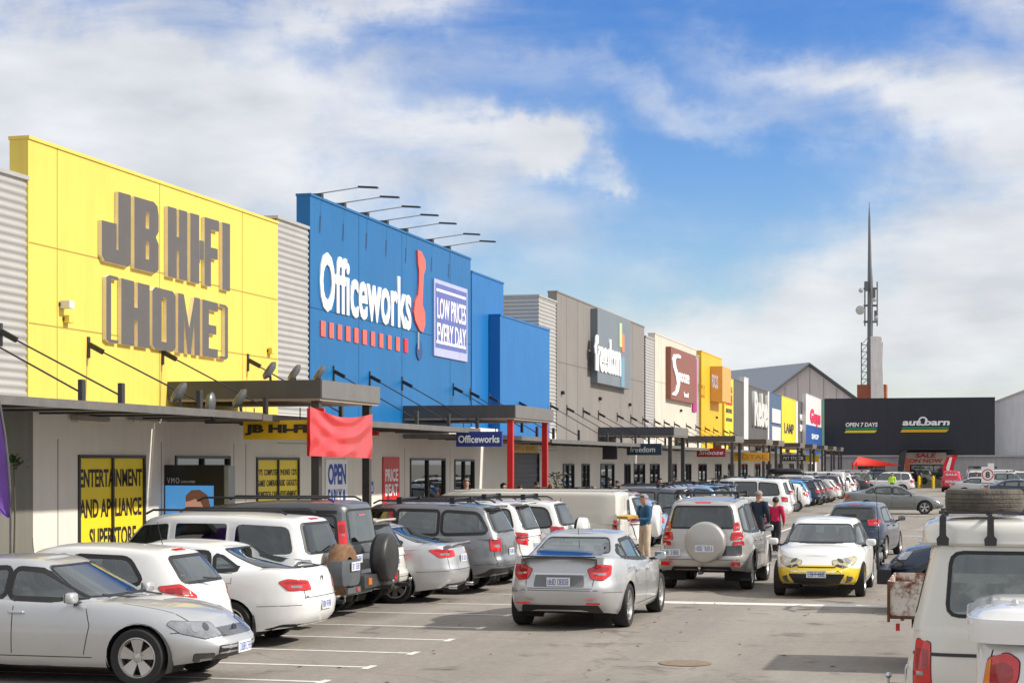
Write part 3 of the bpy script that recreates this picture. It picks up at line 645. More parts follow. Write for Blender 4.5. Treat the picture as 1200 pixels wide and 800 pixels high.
# --- blade signs hanging under the awnings (they face the near end of the car park)
def blade(px0, px1, py0, py1, X, m, label, body=None, tm=None, name='hanging_sign', **k):
    Y = onX(px0, py0, X).y; a = onY(px0, py0, Y); b = onY(px1, py1, Y)
    r = thing(name, (a.x, Y, b.z), label, 'sign', None)
    local(MB().box((a.x, Y, b.z), (b.x, Y+.12, a.z)).build('board', m, r), r)
    hg = MB()
    for q in (.15, .85): hg.tube([(a.x+(b.x-a.x)*q, Y+.06, a.z), (a.x+(b.x-a.x)*q, Y+.06, a.z+.25)], .012, 6)
    local(hg.build('hanger', DGREY, r), r)
    if body:
        w_, h_ = b.x-a.x, a.z-b.z; fx = k.pop('fx', (.08, .92)); fz = k.pop('fz', (.25, .75))
        local(text('sign_letters', body, w_*(fx[1]-fx[0]), h_*(fz[1]-fz[0]), FACE_Y(Vector((a.x+w_*fx[0], Y-.002, b.z+h_*fz[0]))), tm or SW, r, depth=.02, **k), r)
    return r
blade(285, 362, 492.5, 514.5, -14.0, mat('sign_amber', (.80, .50, .01), .5), 'amber hanging sign with thick black letters left of the red banner', 'JB HI-FI', KEY, bold=.05, fx=(.03, .97), fz=(.22, .78))
blade(534.5, 588, 505.5, 523, -13.6, mat('sign_navy', (.012, .035, .22), .4), 'navy hanging sign with white letters left of the red posts', 'Officeworks', SW, bold=.02, fx=(.05, .95), fz=(.25, .75))
blade(734.5, 775, 519.5, 533, -13.8, mat('sign_teal_navy', (.015, .04, .07), .4), 'dark teal hanging sign with white letters under the long awning', 'freedom', SW, bold=.0, fx=(.1, .82), fz=(.25, .75))
blade(706, 723, 521, 538, -13.8, BLACK, 'small black hanging sign with a white panel', None)
blade(816.5, 850, 525, 535, -13.9, mat('sign_dark_red', (.30, .015, .015), .4), 'dark red hanging sign with slanted white letters', 'Snooze', SW, bold=.0, shear=.2)
blade(859, 901, 530, 540, -13.9, mat('sign_orange', (.80, .38, .01), .4), 'orange yellow hanging sign among the far canopies', 'TOTAL', mat('dark_lilac', (.3, .2, .1), .5))
blade(916, 944, 533, 540, -13.9, mat('sign_black', (.02, .02, .03), .4), 'black hanging sign with pale letters among the far posts', 'PET STOCK', SW)
blade(944.5, 960, 533.5, 540.5, -13.9, mat('sign_lemon', (.8, .6, .01), .4), 'lemon yellow hanging sign near the end of the row')
ls = thing('fascia_sign', (XF, onX(597, 522, XF).y, 3), 'ochre lettered sign strip above the grey roller door', 'sign'); a = onX(597, 519, XF+.05); b = onX(630, 519, XF+.05)
local(MB().box((XF+.02, a.y, a.z-.32), (XF+.07, b.y, a.z)).build('board', mat('sign_ochre_light', (.70, .42, .12), .5), ls), ls)
local(text('sign_letters', 'KITCHENS', (b.y-a.y)*.8, .16, FACE_X(Vector((XF+.071, a.y+.3, a.z-.24))), mat('ochre_dark', (.55, .28, .05), .5), ls, depth=.01), ls)
# fluorescent battens under the first awning
for px, lb in ((107, 'left fluorescent batten under the first awning'), (171, 'right fluorescent batten under the first awning')):
    a = onX(px, 490, XF+.1); r = thing('batten_light', tuple(a), lb, 'light'); MB().box((-.06, -.6, -.04), (.06, .6, .04)).build('housing', mat('batten_body', (.30, .28, .25), .5), r); MB().tube([(.02, -.55, -.06), (.02, .55, -.06)], .025, 8).build('tube', mat('tube_white', (.7, .6, .45), .4), r)
# ------------------------------------------------------------------ dark barn shop closing the car park
YA = 184.0
NB = wallmat('night_blue_cladding', (.020, .024, .036), .6, .12)
a = onY(966, 468, YA); b = onY(1166, 467, YA); zc = onY(1066, 533, YA).z
ab = thing('barn_shop', (a.x, YA, 0), 'dark navy barn shop with green and yellow stripes closing the car park', 'building')
local(MB().box((a.x, YA, zc), (b.x, YA+1, a.z)).build('dark_cladding', NB, ab), ab)
local(MB().box((a.x, YA-.02, a.z), (b.x+.02, YA+1.02, a.z+.1)).build('capping', NB, ab), ab)
jm = MB()
for px in (1001, 1035, 1052, 1085, 1118, 1142): q = onY(px, 500, YA); jm.box((q.x-.025, YA-.006, zc+.05), (q.x+.025, YA-.001, a.z-.05))
local(jm.build('panel_joint', mat('joint_night', (.03, .035, .05), .7, var=0), ab), ab)
GW = wallmat('mid_grey_render', (.34, .34, .36), .7)
dx0, dx1 = onY(1062, 540, YA).x, onY(1110, 540, YA).x; wx0, wx1 = onY(1005, 540, YA).x, onY(1037, 540, YA).x; vx0, vx1 = onY(1135, 540, YA).x, onY(1168, 540, YA).x
zt = onY(1085, 544.5, YA).z; zw = onY(1020, 546, YA).z; wzs = .9
lwm = MB(); xs = [(a.x-.0, wx0, 0, zc-.02), (wx1, dx0, 0, zc-.02), (dx1, vx0, 0, zc-.02), (vx1, b.x+14, 0, zc-.02), (wx0, wx1, zw, zc-.02), (dx0, dx1, zt, zc-.02), (vx0, vx1, zw, zc-.02), (wx0, wx1, 0, wzs), (vx0, vx1, 0, wzs)]
for x0, x1, z0, z1 in xs: lwm.box((x0, YA+.15, z0), (x1, YA+.6, z1))
local(lwm.build('lower_wall', GW, ab), ab)
gut = MB().box((a.x, YA-.1, zc-.18), (b.x+14, YA+.14, zc-.001)); local(gut.build('gutter', mat('gutter_pale', (.34, .35, .36), .6), ab), ab)
for (x0, x1, z0, z1) in ((wx0, wx1, wzs, zw), (dx0, dx1, 0, zt), (vx0, vx1, wzs, zw)):
    local(MB().box((x0, YA+.3, z0), (x1, YA+.34, z1)).build('glass', glassmat('barn_glass', (.14, .16, .18), .12), ab), ab)
    fm = MB(); nn = 3
    for i in range(nn+1): q = x0+(x1-x0)*i/nn; fm.box((q-.05, YA+.22, z0), (q+.05, YA+.299, z1))
    fm.box((x0, YA+.22, z1-.1), (x1, YA+.298, z1)); local(fm.build('window_frame', DGREY, ab), ab)
    local(MB().box((x0-1, YA+3, 0), (x1+1, YA+3.1, z1+.3)).build('back_wall', DARK, ab), ab)
    rr = random.Random(3)
    for i in range(16):
        q = x0+rr.random()*(x1-x0-.5); z = max(z0, .1)+rr.random()*(z1-z0-.5); local(MB().box((q, YA+.6+rr.random(), z), (q+.2+rr.random()*.4, YA+1.2+rr.random(), z+.15+rr.random()*.4)).build('display_goods', st_m[rr.randrange(3)], ab), ab)
# entrance portal
pa = onY(1054.5, 530, YA-2.2); pb = onY(1117, 525, YA-2.2); pz = pb.z
local(MB().box((pa.x, YA-2.2, pz-.12), (pb.x, YA-.01, pz)).build('portal_roof', NB, ab), ab)
q0 = onY(1062, 530, YA-.3); q1 = onY(1109, 543.5, YA-.3)
local(MB().box((q0.x, YA-.3, q1.z), (q1.x, YA-.02, q0.z)).build('sale_board', mat('sale_grey', (.40, .38, .34), .6), ab), ab)
SRD = mat('sale_red', (.40, .02, .02), .5)
for s_, p0, p1, y0, y1 in (('SALE', 1072.5, 1097, 536, 530.8), ('ON NOW', 1065.5, 1105, 542.2, 537.2)):
    e0 = onY(p0, y0, YA-.3); e1 = onY(p1, y1, YA-.3); local(text('sale_letters', s_, e1.x-e0.x, e1.z-e0.z, FACE_Y(Vector((e0.x, YA-.304, e0.z))), SRD, ab, depth=.03, bold=.04, shear=.15), ab)
def bar_sign(p0, p1, y0, y1, m_, sh=.35):
    e0 = onY(p0, y1, YA); e1 = onY(p1, y0, YA); w_, h_ = e1.x-e0.x, e1.z-e0.z
    local(MB().prism([(0, 0), (w_-h_*1.0*sh*3, 0), (w_, h_), (h_*sh*2, h_)], FACE_Y(Vector((e0.x, YA-.003, e0.z))), .05).build('sign_stripe', m_, ab), ab)
GRN = mat('sign_green', (.005, .22, .09), .5); YLO = mat('sign_yolk', (.75, .42, .01), .5); YL2 = mat('sign_lime', (.7, .62, .03), .5)
for s_, p0, p1, y0, y1, bd in (('OPEN 7 DAYS', 991, 1028.5, 500, 494.8, .03), ('aut barn', 1057.5, 1113, 498.5, 490.5, .035)):
    e0 = onY(p0, y0, YA); e1 = onY(p1, y1, YA); local(text('sign_letters', s_, e1.x-e0.x, e1.z-e0.z, FACE_Y(Vector((e0.x, YA-.004, e0.z))), SW, ab, depth=.06, bold=bd, shear=.12), ab)
e0 = onY(1081.5, 493.2, YA); rg = MB().lathe([(.30, 0), (.30, .07), (.46, .07), (.46, 0)], (e0.x, YA-.08, e0.z), 'y', 24); local(rg.build('sign_ring', SW, ab), ab)
bar_sign(990, 1029, 500.6, 503.5, GRN); bar_sign(989.5, 1028, 504, 507, YL2); bar_sign(1056, 1113, 499.8, 502.6, GRN); bar_sign(1055, 1112, 503, 506.3, YLO)
# barn accessories
for px, lb in ((1077, 'left yellow bollard in front of the barn shop door'), (1093.5, 'right yellow bollard in front of the barn shop door')):
    e = onY(px, 560, YA-2.6); r = tag(MB().lathe([(0, 1.25), (.1, 1.22), (.13, 1.1), (.13, 0)], (e.x, e.y, 0), n=14).build('bollard', mat('bollard_yellow', (.80, .55, .01), .5), None, smooth=50), lb, 'bollard')
e = onY(1062, 548, YA-2.0); tag(MB().box((e.x-.12, e.y, 0), (e.x+.35, e.y+.3, 3.0)).build('portal_pillar', mat('brick_orange', (.42, .11, .05), .8)), 'orange red pillar left of the barn shop door', 'pillar')
# red shade sail
ss = thing('shade_sail', tuple(onY(1000, 545, YA-5)), 'bright red shade sail on red poles left of the barn shop door', 'shade sail')
P4 = [onY(1006, 534.5, YA-5), onY(1056, 545, YA-4), onY(999, 545, YA-7), onY(1001, 546.2, YA-2)]
gs = MB(); nn = 8; vs = []
for i in range(nn+1):
    for j in range(nn+1):
        s_, t_ = i/nn, j/nn; c = P4[0].lerp(P4[1], s_).lerp(P4[2].lerp(P4[3].lerp(P4[1], s_), s_), t_); c.z -= .25*math.sin(math.pi*s_)*math.sin(math.pi*t_); vs.append(c)
gs.add(vs, [(i*(nn+1)+j, i*(nn+1)+j+1, (i+1)*(nn+1)+j+1, (i+1)*(nn+1)+j) for i in range(nn) for j in range(nn)])
local(gs.build('sail', mat('sail_red', (.80, .035, .015), .7, emis=None), ss), ss)
for px in (999, 1003.5): e = onY(px, 545, YA-6); local(MB().tube([(e.x, e.y, 0), (e.x, e.y, e.z+.3)], .07, 8).build('pole', RED, ss), ss)
# ------------------------------------------------------------------ gable hall behind the row
YG = 235.0; ap = onY(949, 427, YG); ri = onY(1006, 469, YG); le_ = onY(890, 470, YG); zlow = 2
gh = thing('gable_hall', (ap.x, YG, 0), 'large pale grey gabled hall behind the shop row', 'building')
sl_ = (ap.z-ri.z)/(ri.x-ap.x); xl = ap.x-16
local(MB().prism([(ap.x-16, 0), (ri.x+4, 0), (ri.x+4, ri.z-sl_*4), (ap.x, ap.z), (ap.x-16, ap.z-sl_*16)], FACE_Y(Vector((0, YG+.5, 0))), .4).build('gable_wall', wallmat('pale_taupe_wall', (.62, .57, .56), .7), gh), gh)
_d0 = (ap.z-HC)*FPX/(HY-427); _t = (850-600)/FPX; _d1 = _d0*114/104; rdg = Vector((_d1*(-SN+CS*_t), _d1*(CS+SN*_t), ap.z))-Vector((ap.x, YG, ap.z)); rdg *= 1.6
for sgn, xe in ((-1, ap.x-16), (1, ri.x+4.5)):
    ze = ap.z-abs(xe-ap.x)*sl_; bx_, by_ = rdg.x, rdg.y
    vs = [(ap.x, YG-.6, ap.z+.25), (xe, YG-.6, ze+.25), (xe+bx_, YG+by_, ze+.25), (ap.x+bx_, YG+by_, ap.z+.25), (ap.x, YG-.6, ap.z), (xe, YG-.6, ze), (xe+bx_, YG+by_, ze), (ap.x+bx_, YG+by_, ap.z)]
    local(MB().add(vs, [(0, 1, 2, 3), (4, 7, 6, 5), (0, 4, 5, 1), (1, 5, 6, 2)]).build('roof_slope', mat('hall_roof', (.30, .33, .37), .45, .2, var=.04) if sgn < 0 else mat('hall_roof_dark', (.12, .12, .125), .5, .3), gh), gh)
jm = MB()
for px in (905, 920, 935, 949, 965, 980, 995):
    q = onY(px, 450, YG); h = ap.z-abs(q.x-ap.x)*sl_; jm.box((q.x-.04, YG+.06, 2), (q.x+.04, YG+.098, h-.5))
local(jm.build('wall_joint', mat('joint_taupe', (.33, .30, .30), .7, var=0), gh), gh)
# pale building right of the barn
YR = 186.0; r0 = b.x+.03; e = onY(1200, 458, YR)
rb = thing('side_building', (r0, YR, 0), 'pale grey metal building right of the dark barn shop', 'building')
rz0 = onY(1167, 471, YR).z; slp = (e.z-rz0)/(e.x-r0)
local(MB().prism([(r0, zc-.01), (r0+18, zc-.01), (r0+18, rz0+slp*6), (r0+6, rz0+slp*6), (r0, rz0)], FACE_Y(Vector((0, YR+.5, 0))), .5).build('wall', wallmat('pale_zinc_wall', (.62, .63, .67), .6), rb), rb)
rj = MB()
for k in range(60): rj.box((r0+.3*k, YR-.02, zc), (r0+.3*k+.03, YR-.001, rz0-.05))
local(rj.build('cladding_rib', mat('zinc_rib', (.55, .56, .59), .6, var=0), rb), rb)
local(MB().bar((r0-.05, YR, rz0+.05), (r0+6, YR, rz0+slp*6+.05), .5, .12).build('roof_edge', corr, rb), rb)
# ------------------------------------------------------------------ radio mast
YM = 300.0; mc = onY(1020, 468, YM); s_ = YM/(CS+SN*.2)/FPX          # metres per photo pixel there
mt = thing('radio_mast', (mc.x, YM, 0), 'tall steel radio mast with dishes above the dark barn shop', 'mast')
def mp_(px, py, dy=0): q = onY(px, py, YM); return (q.x, YM+dy, q.z)
STL = mat('mast_steel', (.16, .165, .18), .5, .4)
brk = thing('mast_tower', (mc.x, YM+3, 0), 'brick tower base with pale tapering fin under the radio mast', 'tower')
q0, q1 = mp_(1005, 451), mp_(1039, 451)
local(MB().box((q0[0], YM-1.5, 0), (q1[0], YM+3, q0[2])).build('brick_base', mat('tower_brick', (.30, .09, .05), .8, var=.15), brk), brk)
fin = [mp_(1021.5, 480), mp_(1036.5, 480), mp_(1034, 396), mp_(1030, 395), mp_(1021, 395)]
local(MB().prism([(q[0], q[2]) for q in fin], FACE_Y(Vector((0, YM-1.52, 0))), .5).build('fin', wallmat('fin_concrete', (.80, .76, .74), .7), brk), brk)
lat = MB(); 
for px in (1009.5, 1016.5, 1020, 1033.8): lat.tube([mp_(px, 455), mp_(px, 401)], .09, 6)
for i in range(7):
    y0, y1 = 452-i*8, 444-i*8; lat.tube([mp_(1009.5, y0), mp_(1020, y0)], .06, 5); lat.tube([mp_(1009.5, y0), mp_(1016.5, y1)], .05, 5)
lat.tube([mp_(1009.5, 404), mp_(1034, 404)], .05, 5)
local(lat.build('lattice', STL, mt), mt)
pole = MB().tube([mp_(1019.5, 455), mp_(1019.8, 330), mp_(1019.2, 310), mp_(1018.8, 256), mp_(1018.6, 236)], [.48, .44, .32, .17, .03], 10); local(pole.build('pole', STL, mt, smooth=60), mt)
fr = MB()
for y_ in (338, 358, 377): fr.tube([mp_(1012, y_), mp_(1028, y_)], .20, 6); fr.tube([mp_(1020, y_, -1.2), mp_(1020, y_, 1.2)], .1, 6)
for x_ in (1013.5, 1022, 1028): fr.tube([mp_(x_, 330), mp_(x_, 382)], .11, 6)
for (x_, y_) in ((1024.5, 345), (1026.5, 370), (1015.5, 336)): q = mp_(x_, y_); fr.box((q[0]-.25, YM-1, q[2]-.8), (q[0]+.25, YM-.6, q[2]+.8))
fr.box((mp_(1017.8, 300)[0], YM-.5, mp_(0, 306)[2]), (mp_(1020, 300)[0], YM-.1, mp_(0, 302)[2])) if False else None
local(fr.build('antenna_frame', STL, mt), mt)
for (x_, y_, r_) in ((1008.5, 364, .75), (1009.5, 341, .4), (1025, 352, .35), (1027.5, 373, .35)):
    q = mp_(x_, y_); d = MB().lathe([(0, -.12), (r_*.6, -.10), (r_, 0), (r_, .12), (r_*.4, .4), (0, .45)], (q[0], YM-1.2, q[2]), 'y', 18); local(d.build('dish', mat('dish_pale', (.5, .5, .5), .5), mt, smooth=50), mt)
# ------------------------------------------------------------------ speed sign, feather flags
sg = thing('speed_sign', tuple(onY(1157, 600, 92)), 'white speed sign with an 8 in a red ring on the far car park', 'sign'); sg.location.z = 0
YS = 92.0
a_ = onY(1150, 546.5, YS); b_ = onY(1165, 565.5, YS); local(MB().box((a_.x, YS, b_.z), (b_.x, YS+.04, a_.z)).build('plate', SW, sg), sg)
a2 = onY(1157.5, 542.5, YS); b2 = onY(1165, 546.8, YS); local(MB().box((a2.x, YS+.001, b2.z), (b2.x, YS+.03, a2.z)).build('top_plate', SW, sg), sg)
c_ = (a_+b_)/2; rr_ = (b_.x-a_.x)/2*.92; local(MB().lathe([(rr_*.84, 0), (rr_*.84, .012), (rr_, .012), (rr_, 0)], (c_.x, YS-.013, c_.z), 'y', 28).build('ring', RED, sg), sg)
local(text('number', '8', rr_*.75, rr_*1.1, FACE_Y(Vector((c_.x-rr_*.38, YS-.003, c_.z-rr_*.55))), BLACK, sg, depth=.01, bold=.03), sg)
local(MB().tube([(c_.x+.05, YS+.07, 0), (c_.x+.05, YS+.07, a_.z)], .035, 8).build('post', mat('galvanised', (.4, .4, .4), .4, .6), sg), sg)
def feather(name, base, h, wmax, m, label, pole_m, lean=.0, z0=.3, dirx=1, prof=None):
    r = thing(name, base, label, 'flag'); mb = MB(); nn = 22; vs = []; fs = []
    for i in range(nn+1):
        t_ = i/nn; z = h*z0+(h*(1-z0))*t_; x0 = dirx*(lean*t_*t_*h); wdt = wmax*(min(1, t_*3.2+.05))*(1 if t_ < .75 else math.sqrt(max(0, 1-((t_-.75)/.25)**2)))
        for j in range(5): vs.append((x0-dirx*wdt*j/4, .05*math.sin(t_*7+j), z))
    for i in range(nn):
        for j in range(4): fs.append((i*5+j, i*5+j+1, i*5+j+6, i*5+j+5))
    mb.add(vs, fs).build('cloth', m, r, smooth=True)
    MB().tube([(0, 0, 0)]+[(dirx*lean*max(0, (t_-z0)/(1-z0))**2*h, 0, h*t_) for t_ in [k/10 for k in range(3, 11)]], [.03, .025]+[.018]*7, 6).build('pole', pole_m, r); return r
e = onY(1116, 560, YA-7); fl = feather('feather_flag', (e.x, e.y, 0), 3.3, 1.0, mat('flag_red', (.70, .01, .03), .6), 'red feather flag right of the barn shop door', DGREY, .16, .30, dirx=1)
MB().prism([(-.1, 0), (.12, .9), (.35, 1.9), (.12, 1.9), (-.22, .9)], FACE_Y(Vector((-.35, -.12, 1.15))), .02).build('flag_mark', SW, fl)
e = onY(1058.5, 560, YA-3); feather('feather_flag', (e.x, e.y, 0), 4.0, .6, mat('flag_black', (.03, .03, .04), .6), 'narrow black feather flag left of the barn shop door', DGREY, .1, .2, dirx=1)
# purple flag at the left edge
e = onX(12.5, 645, -12.6); pf = feather('feather_flag', (e.x, e.y, .0), 3.7, .8, mat('flag_purple', (.16, .06, .34), .6, var=.05), 'purple feather flag at the left edge by the shaded wall', mat('flag_pole', (.12, .12, .12), .4, .5), -.065, .50, dirx=1)
# ------------------------------------------------------------------ advertising kiosk, red banner
YK = onX(265, 600, -14.2).y; ka = onY(184.5, 544.5, YK); kb_ = onY(262, 544.5, YK)
kk = thing('advertising_kiosk', (ka.x, YK, 0), 'black advertising kiosk with a blue screen showing a man\'s head', 'kiosk')
local(MB().box((ka.x, YK, .14), (kb_.x, YK+.35, ka.z)).build('cabinet', mat('kiosk_black', (.012, .012, .014), .35), kk), kk)
local(MB().box((kb_.x+.001, YK+.02, .14), (kb_.x+.10, YK+.33, ka.z-.02)).build('side_trim', mat('kiosk_grey', (.30, .31, .32), .4, .3), kk), kk)
s0 = onY(194, 568.5, YK); s1 = onY(250.5, 568.5, YK); zb_ = s0.z-1.25
scr = MB().box((s0.x, YK-.012, zb_), (s1.x, YK-.002, s0.z)); local(scr.build('screen', mat('screen_blue', (.02, .12, .3), .3, var=.25, scale=2, emis=(.08, .30, .62, .55)), kk), kk)
hx, hz = s0.x+(s1.x-s0.x)*.62, s0.z-.42
def scrpoly(pts, dz, m_, nm): local(MB().prism(pts, FACE_Y(Vector((hx, YK-.013-dz, hz))), .001).build(nm, m_, kk), kk)
SKN = mat('screen_skin', (.5, .25, .2), .5, var=.1, emis=(.45, .22, .17, .45)); HRR = mat('screen_hair', (.15, .07, .04), .5, emis=(.12, .05, .03, .4))
scrpoly([(-.25, -.25), (-.20, -.5), (.2, -.5), (.25, -.1), (.22, .2), (.05, .26), (-.12, .22), (-.2, .1), (-.2, -.05), (-.29, -.2)], .0015, SKN, 'screen_face')
scrpoly([(-.2, .1), (-.2, .22), (-.08, .33), (.1, .34), (.26, .24), (.33, 0), (.28, -.28), (.2, -.34), (.2, -.05), (.12, .1), (.0, .16), (-.1, .12)], .003, HRR, 'screen_hair')
scrpoly([(-.19, -.03), (-.1, -.03), (-.1, .0), (-.19, .0)], .003, HRR, 'screen_brow'); scrpoly([(-.2, -.36), (-.02, -.36), (.15, -.22), (.18, -.5), (-.18, -.5)], .0025, mat('screen_beard', (.28, .13, .09), .5, emis=(.28, .13, .09, .35)), 'screen_beard')
v0 = onY(196, 566, YK); local(text('kiosk_letters', 'VMO', .26, .11, FACE_Y(Vector((v0.x, YK-.002, v0.z))), mat('kiosk_letter', (.6, .55, .6), .5), kk, depth=.004, spacing=1.3), kk)
local(text('kiosk_letters', 'LOCATED', .3, .045, FACE_Y(Vector((v0.x+.3, YK-.002, v0.z+.01))), mat('kiosk_letter', (.6, .55, .6), .5), kk, depth=.004), kk)
# banner cloth tied to the canopy posts
XB = CW+.03; b0 = onX(357.5, 476, XB); b1 = onX(431, 485, XB); b2 = onX(431, 537, XB); b3 = onX(357.5, 534, XB)
nn, mm = 40, 20; vs = []; rr = random.Random(5)
for i in range(nn+1):
    for j in range(mm+1):
        s_, t_ = i/nn, j/mm; top = b0.lerp(b1, s_); bot = b3.lerp(b2, s_); p_ = top.lerp(bot, t_)
        sag = .30*math.sin(math.pi*s_)*(1-t_)**1.5; p_.z -= sag*.45
        dx = .02*math.sin(9*s_+5*t_)*(1-abs(2*s_-1)) + .022*math.sin(15*(t_+(2*s_-1)**2*.45))*math.sin(math.pi*s_)*(1-t_*.6) + .06*math.sin(math.pi*s_)*t_ + .010*math.sin(19*(s_+t_*.6))*t_
        vs.append((p_.x+.10+dx, p_.y, p_.z))
bn = thing('banner', (XB, b0.y, 2), 'glossy red wrinkled banner tied between the dark canopy posts', 'banner')
local(MB().add(vs, [(i*(mm+1)+j, i*(mm+1)+j+1, (i+1)*(mm+1)+j+1, (i+1)*(mm+1)+j) for i in range(nn) for j in range(mm)]).build('cloth', mat('banner_red', (.58, .008, .010), .25, var=.03, coat=.5), bn, smooth=True), bn)
# wrap of the cloth over the near post
local(MB().box((CW-.30, 32.78, b3.z-.0), (CW+.05, 32.84, b0.z)).build('cloth_wrap', mat('banner_red', (.58, .008, .010), .3), bn), bn)
# ------------------------------------------------------------------ vehicle kit
def paint(name, col, metal=0., rough=.32, flake=.0):
    m = mat('paint_'+name, col, rough, metal, var=.03, scale=1.5, coat=.9); m.node_tree.nodes['Principled BSDF'].inputs['Coat Roughness'].default_value = .05; return m
P_SILVER = paint('silver', (.52, .53, .54), .55, .38); P_WHITE = paint('white', (.78, .78, .77)); P_PEARL = paint('pearl', (.74, .735, .72)); P_CREAMW = paint('cream_white', (.66, .64, .58))
P_GREY = paint('grey', (.19, .20, .215), .5, .35); P_DGREY = paint('dark_grey', (.085, .09, .098), .4, .35); P_CHAMP = paint('champagne', (.47, .455, .43), .5, .38)
P_BLUE = paint('blue', (.02, .14, .36), .2); P_SKY = paint('sky_blue', (.02, .30, .68)); P_NAVY = paint('navy', (.012, .028, .065), .3); P_RED = paint('red', (.28, .012, .015)); P_BRED = paint('bright_red', (.62, .012, .05))
P_BLACK = paint('black', (.012, .013, .015)); P_PALEB = paint('pale_blue', (.22, .36, .55), .2); P_YEL = paint('yellow', (.80, .58, .02))
TYRE = mat('tyre_rubber', (.022, .022, .023), .8, var=.2, scale=6, bump=.15)
ALLOY = mat('alloy_silver', (.50, .49, .47), .3, .75, var=.04); DISC = mat('brake_dark', (.03, .03, .032), .5, .4, var=.1)
GLS = glassmat('car_glass', (.42, .48, .46), .10); GLP = glassmat('privacy_glass', (.055, .06, .065), .07); GLW = glassmat('screen_glass', (.50, .56, .54), .16)
TRIM = mat('rubber_trim', (.014, .014, .015), .5, var=0); SEAM = mat('panel_gap', (.02, .02, .02), .8, var=0); UNDER = mat('underbody', (.015, .015, .015), .8, var=.2)
LRED = mat('lamp_red', (.62, .012, .012), .12, var=.12, scale=14, coat=1); LCLR = mat('lamp_clear', (.36, .37, .38), .08, .6, var=.25, scale=9, coat=1); LRED2 = mat('lamp_red_deep', (.33, .004, .006), .10, var=.25, scale=30, coat=1); LAMB = mat('lamp_amber', (.75, .20, .01), .15, coat=1); LDARK = mat('lamp_dark_bezel', (.05, .05, .055), .25, var=.2, coat=1)
CHROME = mat('chrome', (.62, .62, .63), .12, .95, var=0); PLATE = mat('plate_white', (.72, .73, .75), .5, var=.03); PINK = mat('plate_blue', (.03, .08, .35), .6, var=.1)
SEAT = mat('seat_cloth', (.045, .045, .05), .85, var=.2, scale=20); DASH = mat('dashboard', (.03, .03, .033), .7); MIRR = mat('mirror_glass', (.4, .45, .5), .04, .9, var=0)
def itp(pts, x):
    if x <= pts[0][0]: return pts[0][1]
    for (a, b), (c, d) in zip(pts, pts[1:]):
        if x <= c: 
            t_ = (x-a)/(c-a); return b+(d-b)*t_
    return pts[-1][1]
def smo(pts, x, r=.12): return sum(itp(pts, x+r*k)*wg for k, wg in ((-1, .25), (-.5, .2), (0, .1), (.5, .2), (1, .25)))
def rpoly(pts, r=.05, n_=3):
    out = []; k = len(pts)
    for i in range(k):
        p0, p1, p2 = Vector(pts[i-1]), Vector(pts[i]), Vector(pts[(i+1) % k]); rr = min(r, (p0-p1).length*.45, (p2-p1).length*.45)
        a = p1+(p0-p1).normalized()*rr; b = p1+(p2-p1).normalized()*rr
        for j in range(n_+1): t_ = j/n_; out.append(tuple(a*(1-t_)**2+p1*2*t_*(1-t_)+b*t_**2))
    return out
def scale_poly(pts, d):
    """grow a convex polygon by d"""
    k = len(pts); c = Vector((sum(p[0] for p in pts)/k, sum(p[1] for p in pts)/k)); out = []
    for i in range(k):
        p0, p1, p2 = Vector(pts[i-1]), Vector(pts[i]), Vector(pts[(i+1) % k]); e = (p2-p0)
        if e.length < 1e-6: out.append(tuple(p1)); continue
        nn_ = Vector((e.y, -e.x)).normalized()
        if nn_.dot(p1-c) < 0: nn_ = -nn_
        out.append(tuple(p1+nn_*d))
    return out
AX = {'L': ((1, 0, 0), (0, 0, 1), (0, 1, 0)), 'R': ((1, 0, 0), (0, 0, 1), (0, -1, 0)), 'B': ((0, 1, 0), (0, 0, 1), (-1, 0, 0)), 'F': ((0, 1, 0), (0, 0, 1), (1, 0, 0)), 'T': ((1, 0, 0), (0, 1, 0), (0, 0, 1)),
      'BL': ((.7071, .7071, 0), (0, 0, 1), (-.7071, .7071, 0)), 'BR': ((.7071, -.7071, 0), (0, 0, 1), (-.7071, -.7071, 0)), 'FL': ((-.7071, .7071, 0), (0, 0, 1), (.7071, .7071, 0)), 'FR': ((-.7071, -.7071, 0), (0, 0, 1), (.7071, -.7071, 0))}
def cast(bvh, ax, a, b):
    u, v, w_ = [Vector(q) for q in AX[ax]]
    h = bvh.ray_cast(u*a+v*b+w_*8, -w_)
    if h[0] is None:
        q = bvh.find_nearest(u*a+v*b+w_*.9); return q[0], w_
    nn_ = h[1]; 
    if nn_.dot(w_) < 0: nn_ = -nn_
    return h[0], nn_
